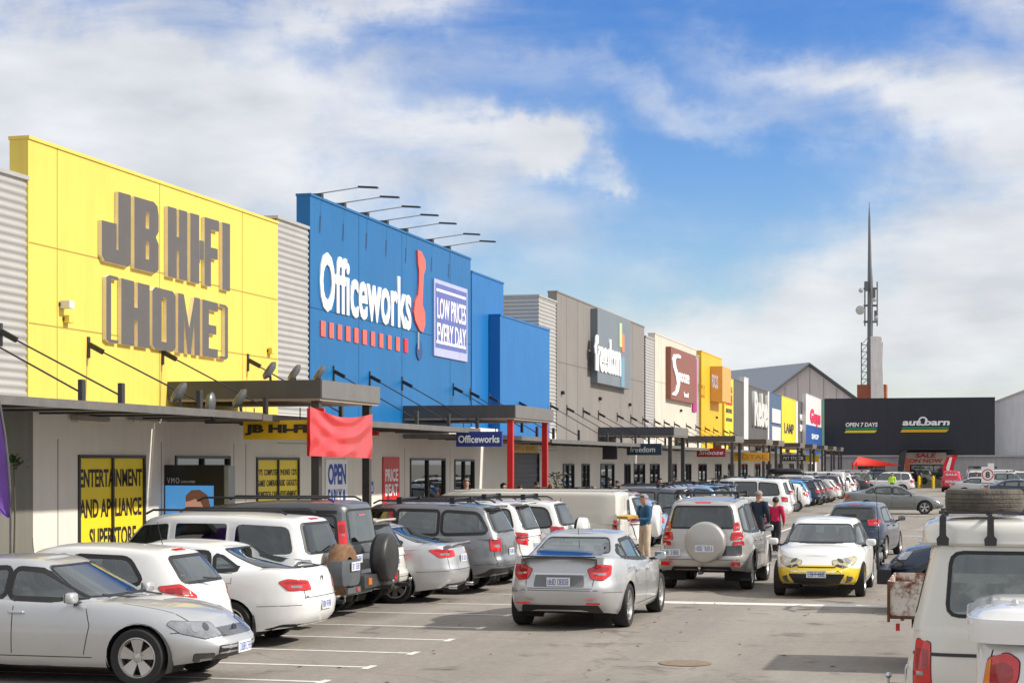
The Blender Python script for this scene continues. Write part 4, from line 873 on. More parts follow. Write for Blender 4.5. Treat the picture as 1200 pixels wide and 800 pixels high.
def decal(mb, bvh, poly, ax, eps=.006, mi=0, step=.05, skirt=True):
    """a patch cut to poly that lies on the body, standing eps proud of it"""
    lo, hi = min(p[0] for p in poly), max(p[0] for p in poly); k = len(poly)
    xs = sorted(set([round(p[0], 4) for p in poly]+[lo+(hi-lo)*i/max(2, int((hi-lo)/step)) for i in range(max(2, int((hi-lo)/step))+1)]))
    xs = [x for i, x in enumerate(xs) if i == 0 or x-xs[i-1] > 1e-3]
    cols = []; nz_ = max(2, int((max(p[1] for p in poly)-min(p[1] for p in poly))/step))
    for x in xs:
        x_ = min(max(x, lo+1e-4), hi-1e-4); zs = []
        for i in range(k):
            (a, b), (c, d) = poly[i], poly[(i+1) % k]
            if (a-x_)*(c-x_) <= 0 and abs(a-c) > 1e-9: zs.append(b+(d-b)*(x_-a)/(c-a))
        if len(zs) < 2: continue
        z0, z1 = min(zs), max(zs); cols.append([cast(bvh, ax, x_, z0+(z1-z0)*j/nz_) for j in range(nz_+1)])
    vs = [p+n_2*eps for c in cols for p, n_2 in c]; m_ = nz_+1; nc = len(cols)
    fs = [(i*m_+j, (i+1)*m_+j, (i+1)*m_+j+1, i*m_+j+1) for i in range(nc-1) for j in range(nz_)]
    if skirt:
        vs2 = [p-n_2*.01 for c in cols for p, n_2 in c]; o = len(vs); vs += vs2
        ring = [i*m_ for i in range(nc)]+[(nc-1)*m_+j for j in range(1, m_)]+[i*m_+nz_ for i in range(nc-2, -1, -1)]+[j for j in range(nz_-1, 0, -1)]
        fs += [(ring[i], ring[(i+1) % len(ring)], o+ring[(i+1) % len(ring)], o+ring[i]) for i in range(len(ring))]
    mb.add(vs, fs, mi)
def ring(mb, bvh, poly, ax, w_in, w_out, eps=.012, mi=0):
    dn_ = []
    for i_, p_ in enumerate(poly):
        q_ = poly[(i_+1) % len(poly)]; m__ = max(1, int(math.hypot(q_[0]-p_[0], q_[1]-p_[1])/.07)); dn_ += [(p_[0]+(q_[0]-p_[0])*j_/m__, p_[1]+(q_[1]-p_[1])*j_/m__) for j_ in range(m__)]
    poly = dn_; a = scale_poly(poly, -w_in); b = scale_poly(poly, w_out); k = len(poly); A = [cast(bvh, ax, *p) for p in a]; wv_ = Vector(AX[ax][2]); F_ = []
    for p, q, (ap_, an_) in zip(a, b, A):
        for f_ in (1, .8, .6, .45, .3):
            h_ = cast(bvh, ax, p[0]+(q[0]-p[0])*f_, p[1]+(q[1]-p[1])*f_)
            if h_[1].dot(wv_) > .45 and (h_[0]-ap_).length < (w_in+w_out)*2: break
        F_.append(f_)
    for _ in range(2): F_ = [min(F_[i-1], F_[i], F_[(i+1) % k]) for i in range(k)]
    B = [cast(bvh, ax, p[0]+(q[0]-p[0])*f_, p[1]+(q[1]-p[1])*f_) for p, q, f_ in zip(a, b, F_)]
    vs = [p+n_2*eps for p, n_2 in A]+[p+n_2*eps for p, n_2 in B]+[p-n_2*.015 for p, n_2 in A]+[p-n_2*.005 for p, n_2 in B]
    fs = [(i, (i+1) % k, k+(i+1) % k, k+i) for i in range(k)]+[(i, (i+1) % k, 2*k+(i+1) % k, 2*k+i) for i in range(k)]+[(k+i, k+(i+1) % k, 3*k+(i+1) % k, 3*k+i) for i in range(k)]
    mb.add(vs, fs, mi)
def line(mb, bvh, pts, ax, w_=.009, eps=.002, mi=0, step=.06):
    out = []
    for p, q in zip(pts, pts[1:]):
        p, q = Vector(p), Vector(q); n_2 = max(1, int((q-p).length/step)); out += [p.lerp(q, i/n_2) for i in range(n_2)]
    out.append(Vector(pts[-1])); A = []; B = []
    for i, p in enumerate(out):
        d = (out[min(i+1, len(out)-1)]-out[max(i-1, 0)]).normalized(); s_ = Vector((-d.y, d.x))*w_/2
        a = cast(bvh, ax, *(p+s_)); b = cast(bvh, ax, *(p-s_)); A.append(a[0]+a[1]*eps); B.append(b[0]+b[1]*eps)
    k = len(out); mb.add(A+B, [(i, i+1, k+i+1, k+i) for i in range(k-1)], mi)
def cut(bm, poly, ax, flt):
    u, v, w_ = [Vector(q) for q in AX[ax]]; k = len(poly); c = Vector((sum(p[0] for p in poly)/k, sum(p[1] for p in poly)/k))
    lo = [min(p[i] for p in poly)-.01 for i in (0, 1)]; hi = [max(p[i] for p in poly)+.01 for i in (0, 1)]
    cand = []
    for f in bm.faces:
        fc = f.calc_center_median()
        if not flt(fc, f.normal): continue
        us = [q.co.dot(u) for q in f.verts]; vs = [q.co.dot(v) for q in f.verts]
        if max(us) < lo[0] or min(us) > hi[0] or max(vs) < lo[1] or min(vs) > hi[1]: continue
        cand.append(f)
    for i in range(k):
        a, b = Vector(poly[i]), Vector(poly[(i+1) % k]); e = b-a
        if e.length < 1e-5: continue
        n2 = Vector((e.y, -e.x)).normalized()
        if n2.dot(a-c) < 0: n2 = -n2
        no = u*n2.x+v*n2.y; co = u*a.x+v*a.y
        cand = [f for f in cand if f.is_valid]
        geom = list({e_ for f in cand for e_ in f.edges})+list({q for f in cand for q in f.verts})+cand
        r = bmesh.ops.bisect_plane(bm, geom=geom, dist=1e-5, plane_co=co, plane_no=no)
        allf = [g_ for g_ in r['geom'] if isinstance(g_, bmesh.types.BMFace)]
        cand = [f for f in allf if f.is_valid and (f.calc_center_median()-co).dot(no) < 1e-6]
    bmesh.ops.delete(bm, geom=[f for f in cand if f.is_valid], context='FACES')
KH = 34
def sup_pts(nf, nr, a=2.2, b=.9):
    dn = []
    for i in range(2001):
        ph = math.pi*i/2000; c, s_ = math.cos(ph), math.sin(ph); n_2 = nf if c > 0 else nr
        dn.append((math.copysign(abs(c)**(2/n_2), c), abs(s_)**(2/n_2)))
    L_ = [0]
    for p, q in zip(dn, dn[1:]): L_.append(L_[-1]+math.hypot((q[0]-p[0])*a, (q[1]-p[1])*b))
    out = []; j = 0
    for i in range(KH+1):
        tgt = L_[-1]*i/KH
        while j < 2000 and L_[j+1] < tgt: j += 1
        out.append(dn[min(j+1, 2000)] if i else dn[0])
    out[0] = (1, 0); out[-1] = (-1, 0); return out
def shell(mb, levels, zfun, nf, nr, crown, mi=0, bottom=None):
    """levels: (v, halfwidth, xr, xf); rings stacked in height, closed by a crowned deck"""
    sp_ = sup_pts(nf, nr); b0 = len(mb.v); n_r = 2*KH
    for (v_, hw, xr, xf) in levels:
        xm = (xr+xf)/2; a = (xf-xr)/2
        for k in range(n_r):
            if k <= KH: X, Y = sp_[k]; s_ = 1
            else: X, Y = sp_[n_r-k]; s_ = -1
            x = xm+a*X; mb.v.append((x, s_*hw*Y, zfun(v_, x, Y)))
    nl = len(levels)
    for i in range(nl-1):
        for k in range(n_r): mb.f.append((b0+i*n_r+k, b0+i*n_r+(k+1) % n_r, b0+(i+1)*n_r+(k+1) % n_r, b0+(i+1)*n_r+k)); mb.m.append(mi)
    def cap(lv, cr, m_):
        o = b0+lv*n_r; M = 8; rows = []
        for k in range(1, KH):
            L_ = Vector(mb.v[o+k]); R2 = Vector(mb.v[o+n_r-k]); row = [o+k]; wd_ = abs(L_.y-R2.y)
            for j in range(1, M):
                t_ = j/M; p_ = L_.lerp(R2, t_); p_.z += cr*(1-(2*t_-1)**2)*min(1, wd_/1.2); mb.v.append(tuple(p_)); row.append(len(mb.v)-1)
            row.append(o+n_r-k); rows.append(row)
        for r0_, r1_ in zip(rows, rows[1:]):
            for j in range(M): mb.f.append((r0_[j], r0_[j+1], r1_[j+1], r1_[j])); mb.m.append(m_)
        for apex, row in ((o, rows[0]), (o+KH, rows[-1])):
            for j in range(M): mb.f.append((apex, row[j], row[j+1])); mb.m.append(m_)
    cap(nl-1, crown, mi)
    if bottom is not None: cap(0, 0, bottom)
WHEELS = {}
def wheel_mesh(R, wd_, spokes, style):
    key = (R, wd_, spokes, style)
    if key in WHEELS: return WHEELS[key]
    r = R*.68 if style != 'steel' else R*.6
    h = wd_/2
    ty = MB().lathe([(r-.01, -h*.8), (r+.03, -h*.98), (R*.93, -h), (R*.985, -h*.82), (R, -h*.4), (R, h*.4), (R*.985, h*.82), (R*.93, h), (r+.03, h*.98), (r-.01, h*.8)], axis='y', n=40).mesh()
    rm = MB().lathe([(r-.03, -h*.7), (r-.012, h*.7), (r+.004, h*.86), (r-.008, h*.9), (r-.03, h*.6)], axis='y', n=36)
    if style == 'steel':
        rm.lathe([(r-.02, h*.55), (r*.75, h*.35), (r*.55, h*.62), (r*.3, h*.62), (r*.26, h*.85), (0, h*.9)], axis='y', n=30)
    else:
        rm.lathe([(r*.24, h*.35), (r*.24, h*.72), (r*.15, h*.80), (0, h*.82)], axis='y', n=20)
        for i in range(spokes):
            a = 2*math.pi*(i+.25)/spokes; ds = (0,) if style == 'single' else (-.16, .16)
            for d in ds:
                p0 = Vector((math.cos(a+d*.6)*r*.18, h*.66, math.sin(a+d*.6)*r*.18)); p1 = Vector((math.cos(a+d)*(r-.02), h*.78, math.sin(a+d)*(r-.02)))
                ax_ = (p1-p0).normalized(); sd_ = Vector((0, 1, 0)).cross(ax_).normalized(); w0, w1 = (.035, .05) if style == 'single' else (.02, .028)
                if style == 'wide': w0, w1 = .03, .045
                vs = [p0-sd_*w0, p0+sd_*w0, p1+sd_*w1, p1-sd_*w1]; vs += [q-Vector((0, .04, 0)) for q in vs]
                rm.add(vs, [(0, 1, 2, 3), (0, 4, 5, 1), (1, 5, 6, 2), (3, 2, 6, 7), (0, 3, 7, 4)])
        for i in range(5):
            a = 2*math.pi*i/5; rm.lathe([(0, .01), (.012, .01), (.012, -.01)], (math.cos(a)*.055, h*.76, math.sin(a)*.055), 'y', 8)
    hb = MB().lathe([(0, h*.2), (r*.72, h*.18), (r*.74, h*.05), (r*.99, -h*.2), (r*.99, -h*.6), (0, -h*.6)], axis='y', n=28)
    WHEELS[key] = (hb.mesh(), ty, rm.mesh()); [m_.shade_smooth() for m_ in WHEELS[key]]
    for m_, mm_ in zip(WHEELS[key], (DISC, TYRE, ALLOY if style != 'steel' else mat('steel_wheel', (.30, .30, .30), .45, .5))): m_.materials.append(mm_); m_.set_sharp_from_angle(angle=math.radians(35))
    return WHEELS[key]
def add(name, me, parent, loc=(0, 0, 0), rz=0):
    o = bpy.data.objects.new(name, me); C.objects.link(o); o.parent = parent; o.location = loc; o.rotation_euler = (0, 0, rz); return o
def plate_part(root, x, y, z, front=False, tilt=0, w_=.37, h_=.135, rz=0):
    s_ = 1 if front else -1; mb = MB().box((0, -w_/2, -h_/2), (s_*.012, w_/2, h_/2), 0)
    o = mb.build('licence_plate', [PLATE], root); o.location = (x, y, z); o.rotation_euler = (0, tilt, rz); mk = MB(); rr = random.Random(hash((x, z)) & 255 if False else int(x*97+z*31) & 255); yy = -w_/2+.03
    for i in range(7):
        if i == 4: yy += .022
        cw = .036; x1 = s_*.0135
        mk.box((s_*.0122, yy, -.045), (x1, yy+.009, .045))
        if rr.random() < .8: mk.box((s_*.0122, yy+.009, .036), (x1, yy+cw, .045))
        if rr.random() < .7: mk.box((s_*.0122, yy+.009, -.045), (x1, yy+cw, -.036))
        if rr.random() < .6: mk.box((s_*.0122, yy+.009, -.005), (x1, yy+cw, .004))
        if rr.random() < .6: mk.box((s_*.0122, yy+cw-.009, -.036), (x1, yy+cw, .036))
        yy += cw+.008
    k = mk.build('plate_mark', PINK, o); return o

def car(D, kind, label, group=None, mats=None):
    """build one vehicle from its dimension table, nose towards +x, standing on z = 0"""
    D = dict(D); body_m = D.get('paint', P_WHITE); root = thing(D.get('name', kind.replace(' ', '_')), (0, 0, 0), label, kind, group)
    L_, Wd, H_ = D['L'], D['W'], D['H']; hl, hw = L_/2, Wd/2; deck = D['deck']; zb = D.get('zb', .24)
    nose = D.get('nose', [(0, -.16), (.15, -.04), (.4, 0), (.6, -.02), (.8, -.09), (1, -.32)]); tail = D.get('tail', [(0, -.14), (.15, -.03), (.42, 0), (.55, -.03), (.8, -.06), (1, -.12)])
    side = D.get('side', [(0, .93), (.08, .965), (.3, .99), (.5, 1.), (.72, .995), (.88, .975), (.96, .95), (1, .915)])
    zbp = D.get('zbp')           # bottom profile over x
    def zlow(x): return smo(zbp, x, .1) if zbp else zb+.10*max(0, (abs(x)-hl+.75))/.75
    lv = [0, .05, .1, .18, .26, .34, .42, .48, .54, .6, .68, .76, .84, .9, .94, .97, 1]
    mb = MB()
    def zl(v_, x, Y): b = zlow(x); return b+v_*(smo(deck, x)-b)
    shell(mb, [(v_, hw*itp(side, v_), -hl-itp(tail, v_), hl+itp(nose, v_)) for v_ in lv], zl, D.get('nf', 3.6), D.get('nr', 5.5), D.get('hcrown', .045), 0, 1)
    nlow = len(mb.f)
    cb = D['cabin']; xbr, xtr, xtf, xbf = cb['x']; wb, wt = cb['w']; zc = cb.get('z', None)
    def zbase(x): return (zc if zc is not None else smo(deck, x)-.07)
    rp = cb.get('roof', [(xtr, H_-.05), ((xtr+xtf)/2, H_), (xtf, H_-.03)])
    clv = [0, .1, .22, .34, .46, .58, .7, .8, .88, .93, .965, .987, 1]
    def rin(v_): return itp([(0, 0), (.88, 0), (.93, .010), (.965, .028), (.987, .052), (1, .095)], v_)
    def zcab(v_, x, Y): b = zbase(x); return b+v_*(smo(rp, x, .2)-b)
    cl = []
    for v_ in clv:
        e = v_**cb.get('bow', 1.08); cl.append((v_, wb+(wt-wb)*(v_**1.15)-rin(v_)*.8, xbr+(xtr-xbr)*(v_**cb.get('rbow', e and 1.1))-0+rin(v_)*1.0, xbf+(xtf-xbf)*(v_**cb.get('fbow', 1.06))-rin(v_)*1.4))
    shell(mb, cl, zcab, cb.get('nf', 5), cb.get('nr', 6.5), cb.get('crown', .035), 0)
    me0 = mb.mesh(); bm = bmesh.new(); bm.from_mesh(me0)
    bmesh.ops.remove_doubles(bm, verts=bm.verts, dist=1e-4); bmesh.ops.recalc_face_normals(bm, faces=bm.faces)
    bvh = BVHTree.FromBMesh(bm)
    R = D['R']; axf, axr = D['axles']; ar = R*D.get('arch', 1.13)
    for xa in (axf, axr):
        cp = [(xa+ar*math.cos(math.pi*2*i/26), R+ar*math.sin(math.pi*2*i/26)) for i in range(26)]
        cut(bm, cp, 'L', lambda c, n_2: abs(c.y) > hw*.62 and c.z < 1.2 and abs(n_2.y) > .2)
    parts = []
    fw_ = D.get('frw', .032); sw2 = []
    for w_ in D.get('swin', []):
        pl = []
        for (x, z) in w_[0]:
            zb__ = zbase(x); top = zb__+.855*(smo(rp, x, .2)-zb__)-fw_; lo_z = (zc if zc is not None else smo(deck, x))+fw_*.8+.004
            pl.append((x, max(min(z, top), lo_z)))
        sw2.append((pl,)+tuple(w_[1:]))
    swin = sw2; zmin = min([p[1] for w_ in swin for p in w_[0]], default=1)-.05
    for w_ in swin: cut(bm, rpoly(w_[0], w_[2] if len(w_) > 2 else .05), 'L', lambda c, n_2: abs(c.y) > wt*.5 and abs(n_2.y) > .15 and c.z > zmin)
    for key, ax in (('rwin', 'B'), ('fwin', 'F')):
        for p_ in ([D[key]] if D.get(key) else []):
            xc = (xbr+xtr)/2 if ax == 'B' else (xbf+xtf)/2; rg = abs(xbr-xtr)/2+.35 if ax == 'B' else abs(xbf-xtf)/2+.35
            cut(bm, rpoly(p_, .07), ax, lambda c, n_2, xc=xc, rg=rg, s_=(-1 if ax == 'B' else 1): abs(c.x-xc) < rg and n_2.x*s_ > .15)
    me = bpy.data.meshes.new('body'); bm.to_mesh(me); bm.free()
    # seams, lower trims drawn on the body
    ex = MB()
    for ln in D.get('seams', []):
        for s_ in 'LR': line(ex, bvh, ln, s_, .010)
    zk = itp(deck, -hl+.5)
    for ln in ([[(-hl+.12, .60), (axr-ar-.03, .58)], [(axr-.02, zk-.20), (axr-.02, zk-.06), (axr+.15, zk-.06), (axr+.15, zk-.20), (axr-.02, zk-.20)]] if D.get('autoseam', True) else []):
        for s_ in 'LR': line(ex, bvh, ln, s_, .007)
    for ln in D.get('bseams', []): line(ex, bvh, ln, 'B', .010)
    for ln in D.get('fseams', []): line(ex, bvh, ln, 'F', .010)
    for ln in D.get('tseams', []): line(ex, bvh, ln, 'T', .010)
    nb = len(me.polygons)
    body = link('body', me, [body_m, UNDER, SEAM], root)
    me.shade_smooth(); me.set_sharp_from_angle(angle=math.radians(38))
    if ex.v: ex.build('panel_gap', [SEAM], body)
    # wheel wells
    for xa in (axf, axr):
        for s_ in (1, -1):
            ww = MB(); aw = ar+.012; vs = []; nn_ = 20; y0, y1 = s_*(hw*.955), s_*(hw*.42)
            for i in range(nn_+1):
                a = math.pi*(-.15)+math.pi*1.3*i/nn_; vs += [(xa+aw*math.cos(a), y0, R+aw*math.sin(a)), (xa+aw*math.cos(a), y1, R+aw*math.sin(a))]
            k = len(vs); vs += [(xa, y1, R)]
            ww.add(vs, [(2*i, 2*i+2, 2*i+3, 2*i+1) for i in range(nn_)]+[(2*i+1, 2*i+3, k) for i in range(nn_)])
            ww.build('wheel_well', [UNDER], root, smooth=True)
    if D.get('flare'):
        for xa in (axf, axr):
            for s_ in 'LR':
                fl = MB()
                cp = [(xa+(ar+.02)*math.cos(math.pi*(-.08+1.16*i/24)), R+(ar+.02)*math.sin(math.pi*(-.08+1.16*i/24))) for i in range(25)]
                A = [cast(bvh, s_, *p) for p in cp]; sy = 1 if s_ == 'L' else -1
                Bp = [(xa+(ar+.10)*math.cos(math.pi*(-.08+1.16*i/24)), R+(ar+.10)*math.sin(math.pi*(-.08+1.16*i/24))) for i in range(25)]; B = [cast(bvh, s_, *p) for p in Bp]
                vs = [Vector((p.x, hw*.93*sy, p.z)) for p, _ in A]+[Vector((p.x, max(abs(p.y), hw*.97)*sy+.035*sy, p.z)) for p, _ in A]+[Vector((p.x, p.y, p.z))+n_2*.004 for p, n_2 in B]
                fl.add(vs, [(i, i+1, 26+i-1+0, 25+i) for i in range(24)]+[(25+i, 26+i, 51+i, 50+i) for i in range(24)])
                fl.build('wheel_arch_flare', [body_m if D['flare'] == 'body' else D['flare']], root, smooth=50)
    hb, ty, rm = wheel_mesh(R, D.get('tw', .215), D.get('spokes', 5), D.get('rim', 'double'))
    for xa in (axf, axr):
        for s_ in (1, -1):
            o = add('wheel', hb, root, (xa, s_*(hw-D.get('tw', .215)/2-.02), R), 0 if s_ > 0 else math.pi); add('tyre', ty, o); add('rim', rm, o)
    # windows
    gl = {'clear': GLS, 'priv': GLP, 'screen': GLW}
    for w_ in swin:
        g_ = gl[w_[1]]; pr_ = rpoly(w_[0], w_[2] if len(w_) > 2 else .05)
        for s_ in 'LR':
            m_ = MB(); decal(m_, bvh, pr_, s_, .002, 0, .09, False); o = m_.build('side_window', [g_], root, smooth=True)
            m_ = MB(); ring(m_, bvh, pr_, s_, .012, D.get('frw', .032), .005); m_.build('window_frame', [D.get('frm', TRIM)], o)
    for key, ax, nm in (('rwin', 'B', 'rear_window'), ('fwin', 'F', 'windscreen')):
        if D.get(key):
            pr_ = rpoly(D[key], .07); m_ = MB(); decal(m_, bvh, pr_, ax, .002, 0, .09, False); o = m_.build(nm, [gl[D.get(key+'g', 'screen')]], root, smooth=True)
            m_ = MB(); ring(m_, bvh, pr_, ax, .02, .018, .005); m_.build('window_frame', [TRIM], o)
    # lamps: (axis list, polygon, kind)
    c0 = (-hl+hw)*.7071
    for nm, ax, poly, mt_ in D.get('lamps', []):
        for s_ in ('L', 'R'):
            if ax in ('B', 'F'): pp = [((q if s_ == 'L' else -q), z) for q, z in poly]; a_ = ax
            elif ax in ('BC', 'FC'): pp = [(c0+q*.7071, z) for q, z in poly]; a_ = ax[0]+s_
            else: pp = poly; a_ = s_
            m_ = MB(); decal(m_, bvh, rpoly(pp, .03), a_, D.get('lamp_eps', .008), 0, .04); lo_ = m_.build(nm, [mt_], root, smooth=40); m_ = MB(); ring(m_, bvh, rpoly(pp, .03), a_, .002, .006, .0045); m_.build('lamp_seal', [SEAM], lo_)
            if nm == 'taillight':
                cp_ = Vector((sum(p[0] for p in pp)/len(pp), sum(p[1] for p in pp)/len(pp))); ip = [tuple(cp_+(Vector(p)-cp_)*Vector((.8, .8)).x*.9) for p in pp]
                up_ = [(a, max(b, cp_.y+.01)) for a, b in ip]; m_ = MB(); decal(m_, bvh, rpoly(up_, .02), a_, .0115, 0, .04); m_.build('lamp_lens', [LRED2], lo_, smooth=40)
                q0_ = min(p[0] for p in pp); q1_ = max(p[0] for p in pp); sc_p = [(cp_.x-(q1_-q0_)*.16, cp_.y-.045), (cp_.x-(q1_-q0_)*.16, cp_.y-.012), (cp_.x+(q1_-q0_)*.16, cp_.y-.012), (cp_.x+(q1_-q0_)*.16, cp_.y-.045)]
                m_ = MB(); decal(m_, bvh, sc_p, a_, .0125, 0, .04); m_.build('reversing_lens', [LCLR], lo_, smooth=40)
            if nm == 'headlight':
                lx, hx_ = min(p[0] for p in pp), max(p[0] for p in pp)
                for tq, rq in ((.30, .042), (.52, .05)):
                    xq = lx+(hx_-lx)*tq; zq = sum(p[1] for p in pp)/len(pp)+.02; cq = [(xq+rq*math.cos(2*math.pi*i/14), zq+rq*math.sin(2*math.pi*i/14)) for i in range(14)]
                    m_ = MB(); decal(m_, bvh, cq, a_, .0125, 0, .03); m_.build('lamp_reflector', [LDARK if tq < .4 else CHROME], lo_, smooth=40)
    for nm, ax, poly, mt_, eps in D.get('patches', []):
        m_ = MB(); decal(m_, bvh, rpoly(poly, .03), ax, eps, 0, .05); m_.build(nm, [mt_], root, smooth=40)
    for nm, poly, mt_, eps in D.get('spatch', []):
        for s_ in 'LR': m_ = MB(); decal(m_, bvh, rpoly(poly, .012), s_, eps, 0, .08); m_.build(nm, [mt_], root, smooth=40)
    for (x, z) in D.get('handles', []):
        for s_ in (1, -1):
            p_, n_2 = cast(bvh, 'L' if s_ > 0 else 'R', x, z); m_ = MB().box((x-.10, p_.y-.005*s_, z-.018), (x+.10, p_.y+.035*s_, z+.018)); bevel(m_.build('door_handle', [D.get('hmat', body_m)], root, smooth=True), .012)
    if D.get('mirror'):
        x, z = D['mirror']
        for s_ in (1, -1):
            mr_ = D.get('mirror_m', body_m); yb = wb*.98; h_ = bmesh.new(); bmesh.ops.create_uvsphere(h_, u_segments=14, v_segments=8, radius=1)
            for q in h_.verts: q.co = Vector((math.copysign(abs(q.co.x)**.6, q.co.x)*.07 if q.co.x > 0 else q.co.x*.04, math.copysign(abs(q.co.y)**.5, q.co.y)*.10, math.copysign(abs(q.co.z)**.5, q.co.z)*.068))
            me_ = bpy.data.meshes.new('mi'); h_.to_mesh(me_); h_.free(); o = link('wing_mirror', me_, [mr_], root, smooth=60); o.location = (x, s_*(hw+.06), z)
            MB().box((-.044, -.08, -.052), (-.036, .08, .052)).build('mirror_glass', [MIRR], o)
            MB().bar((-.01, s_*(-.06), -.05), (.02, s_*(yb-hw-.09), -.07), .07, .04).build('mirror_arm', [TRIM], o)
    if D.get('plateb'): x_, y_, z_ = D['plateb']; p_, n_2 = cast(bvh, 'B', y_, z_); plate_part(root, min(p_.x, cast(bvh, 'B', y_, z_-.06)[0].x)-.006, y_, z_)
    if D.get('platef'): x_, y_, z_ = D['platef']; p_, n_2 = cast(bvh, 'F', y_, z_); plate_part(root, max(p_.x, cast(bvh, 'F', y_, z_-.06)[0].x)+.006, y_, z_, True)
    if D.get('plateb') and D.get('badge', True):
        for y_, w_ in ((.52, .12), (-.52, .16)): p_, n_2 = cast(bvh, 'B', y_, D['plateb'][2]+.13); MB().box((p_.x-.006, y_-w_/2, p_.z-.012), (p_.x+.01, y_+w_/2, p_.z+.012)).build('badge', [CHROME], root)
    # interior
    if D.get('inside', True) and swin:
        zs = D.get('zseat', .55); im = MB(); im.box((xbr+.25, -hw*.80, zs-.25), (xbf-.1, hw*.80, zs-.22)); im.build('cabin_floor', [UNDER], root)
        ds_ = MB().box((xbf-.62 if xbf-xtf > .5 else xbf-.3, -wb*.86, zs-.2), (xbf-.25 if xbf-xtf > .5 else xbf-.12, wb*.86, smo(deck, xbf)-.03)); bevel(ds_.build('dashboard', [DASH], root), .04)
        rows = D.get('rows', [xtf-.42, xtf-1.3]); zr = smo(deck, xtf-.4)
        for ri_, xs_ in enumerate(rows):
            for y_ in ((.37, -.37) if ri_ == 0 else (.4, 0, -.4)):
                m_ = MB().box((xs_-.05, y_-.23+(.02 if ri_ else 0), zs-.2), (xs_+.45, y_+.23-(.02 if ri_ else 0), zs-.02)); o = bevel(m_.build('seat', [SEAT], root, smooth=True), .05)
                b_ = MB().bar((xs_, y_, zs-.05), (xs_-.16, y_, zs+.52), .42 if ri_ == 0 else .37, .12, up=(1, 0, 0)); bevel(b_.build('seat_back', [SEAT], o, smooth=True), .05)
                b_ = MB().bar((xs_-.15, y_, zs+.54), (xs_-.19, y_, zs+.72), .24, .09, up=(1, 0, 0)); bevel(b_.build('headrest', [SEAT], o, smooth=True), .035)
        sw = MB(); cx_, cz_ = rows[0]+.52, zs+.30; pts_ = [(cx_+.08*math.sin(t_), -.37+.18*math.cos(t_), cz_+.17*math.sin(t_)) for t_ in [2*math.pi*i/16 for i in range(17)]]
        sw.tube(pts_, .015, 6, cap=False); sw.bar((cx_, -.53, cz_), (cx_, -.21, cz_), .03, .03); sw.build('steering_wheel', [BLACK], root)
    root['_D'] = 0; del root['_D']
    return root, bvh
def place(root, x, y, yaw): root.location = (x, y, 0); root.rotation_euler = (0, 0, math.radians(yaw)); return root
def kids(o): return [c for c in bpy.data.objects if c.parent == o]
def copy_tree(o, kidmap, parent=None):
    c = o.copy(); C.objects.link(c); c.parent = parent
    for ch in kidmap.get(o.name, []): copy_tree(ch, kidmap, c)
    return c
def kmap():
    d = {}
    for o in bpy.data.objects:
        if o.parent: d.setdefault(o.parent.name, []).append(o)
    return d
def clone(root, km, x, y, yaw, label, pm=None, skip=()):
    c = root.copy(); C.objects.link(c); c['label'] = label
    for ch in km.get(root.name, []):
        if ch.name.split('.')[0] in skip: continue
        k = ch.copy(); C.objects.link(k); k.parent = c
        if pm and ch.data:
            for i, s_ in enumerate(ch.material_slots):
                if s_.material and s_.material.name.startswith('paint_'): k.material_slots[i].link = 'OBJECT'; k.material_slots[i].material = pm
        for g_ in km.get(ch.name, []):
            if g_.name.split('.')[0] in skip: continue
            q = g_.copy(); C.objects.link(q); q.parent = k
    return place(c, x, y, yaw)
# ------------------------------------------------------------------ dimension tables
SEDAN = dict(name='parked_sedan', L=4.96, W=1.87, H=1.45, R=.335, axles=(1.52, -1.32), zb=.22, tw=.235,
    deck=[(-2.48, .93), (-2.36, 1.03), (-1.9, 1.07), (-1.2, 1.03), (0, .965), (.9, .95), (1.25, .94), (1.8, .86), (2.2, .75), (2.48, .60)],
    cabin=dict(x=(-1.95, -.98, .30, 1.28), w=(.86, .60), roof=[(-1.1, 1.39), (-.5, 1.45), (0, 1.455), (.5, 1.40)], rbow=.95),
    swin=[([(-.02, .99), (-.02, 1.35), (.32, 1.34), (.98, .98)], 'clear', .07), ([(-.92, 1.0), (-.86, 1.33), (-.10, 1.355), (-.10, .99)], 'clear', .06), ([(-1.36, 1.06), (-1.06, 1.27), (-.98, 1.27), (-1.02, 1.03)], 'clear', .04)],
    rwin=[(-.64, 1.10), (.64, 1.10), (.52, 1.37), (-.52, 1.37)], fwin=[(-.73, 1.0), (.73, 1.0), (.55, 1.37), (-.55, 1.37)],
    seams=[[(.99, .96), (1.06, .7), (.98, .36)], [(-.06, .96), (-.08, .36)], [(-.95, 1.0), (-1.0, .75), (-.93, .66)], [(-.9, .33), (.95, .33)], [(1.9, .62), (2.2, .64)]],
    tseams=[[(1.25, -.70), (2.15, -.62)], [(1.25, .70), (2.15, .62)]], bseams=[[(-.62, .98), (-.60, .62), (.60, .62), (.62, .98)]],
    frw=.045, handles=[(.12, .84), (-.82, .87)], mirror=(.86, 1.02), plateb=(0, 0, .80), platef=(0, 0, .42),
    lamps=[('taillight', 'BC', [(-.36, .80), (-.36, .94), (.10, .97), (.22, .93), (.12, .78)], LRED),
           ('headlight', 'FC', [(-.42, .58), (-.30, .72), (.42, .76), (.50, .72), (.30, .62), (-.1, .55)], LCLR), ('fog_lamp', 'FC', [(-.28, .27), (-.26, .38), (.10, .38), (.08, .28)], LDARK)],
    patches=[('grille', 'F', [(-.40, .56), (-.44, .66), (.44, .66), (.40, .56)], LDARK, .006), ('lower_grille', 'F', [(-.48, .30), (-.52, .47), (.52, .47), (.48, .30)], BLACK, .005),
             ('bumper_insert', 'B', [(-.66, .27), (-.60, .36), (.60, .36), (.66, .27)], BLACK, .004)])
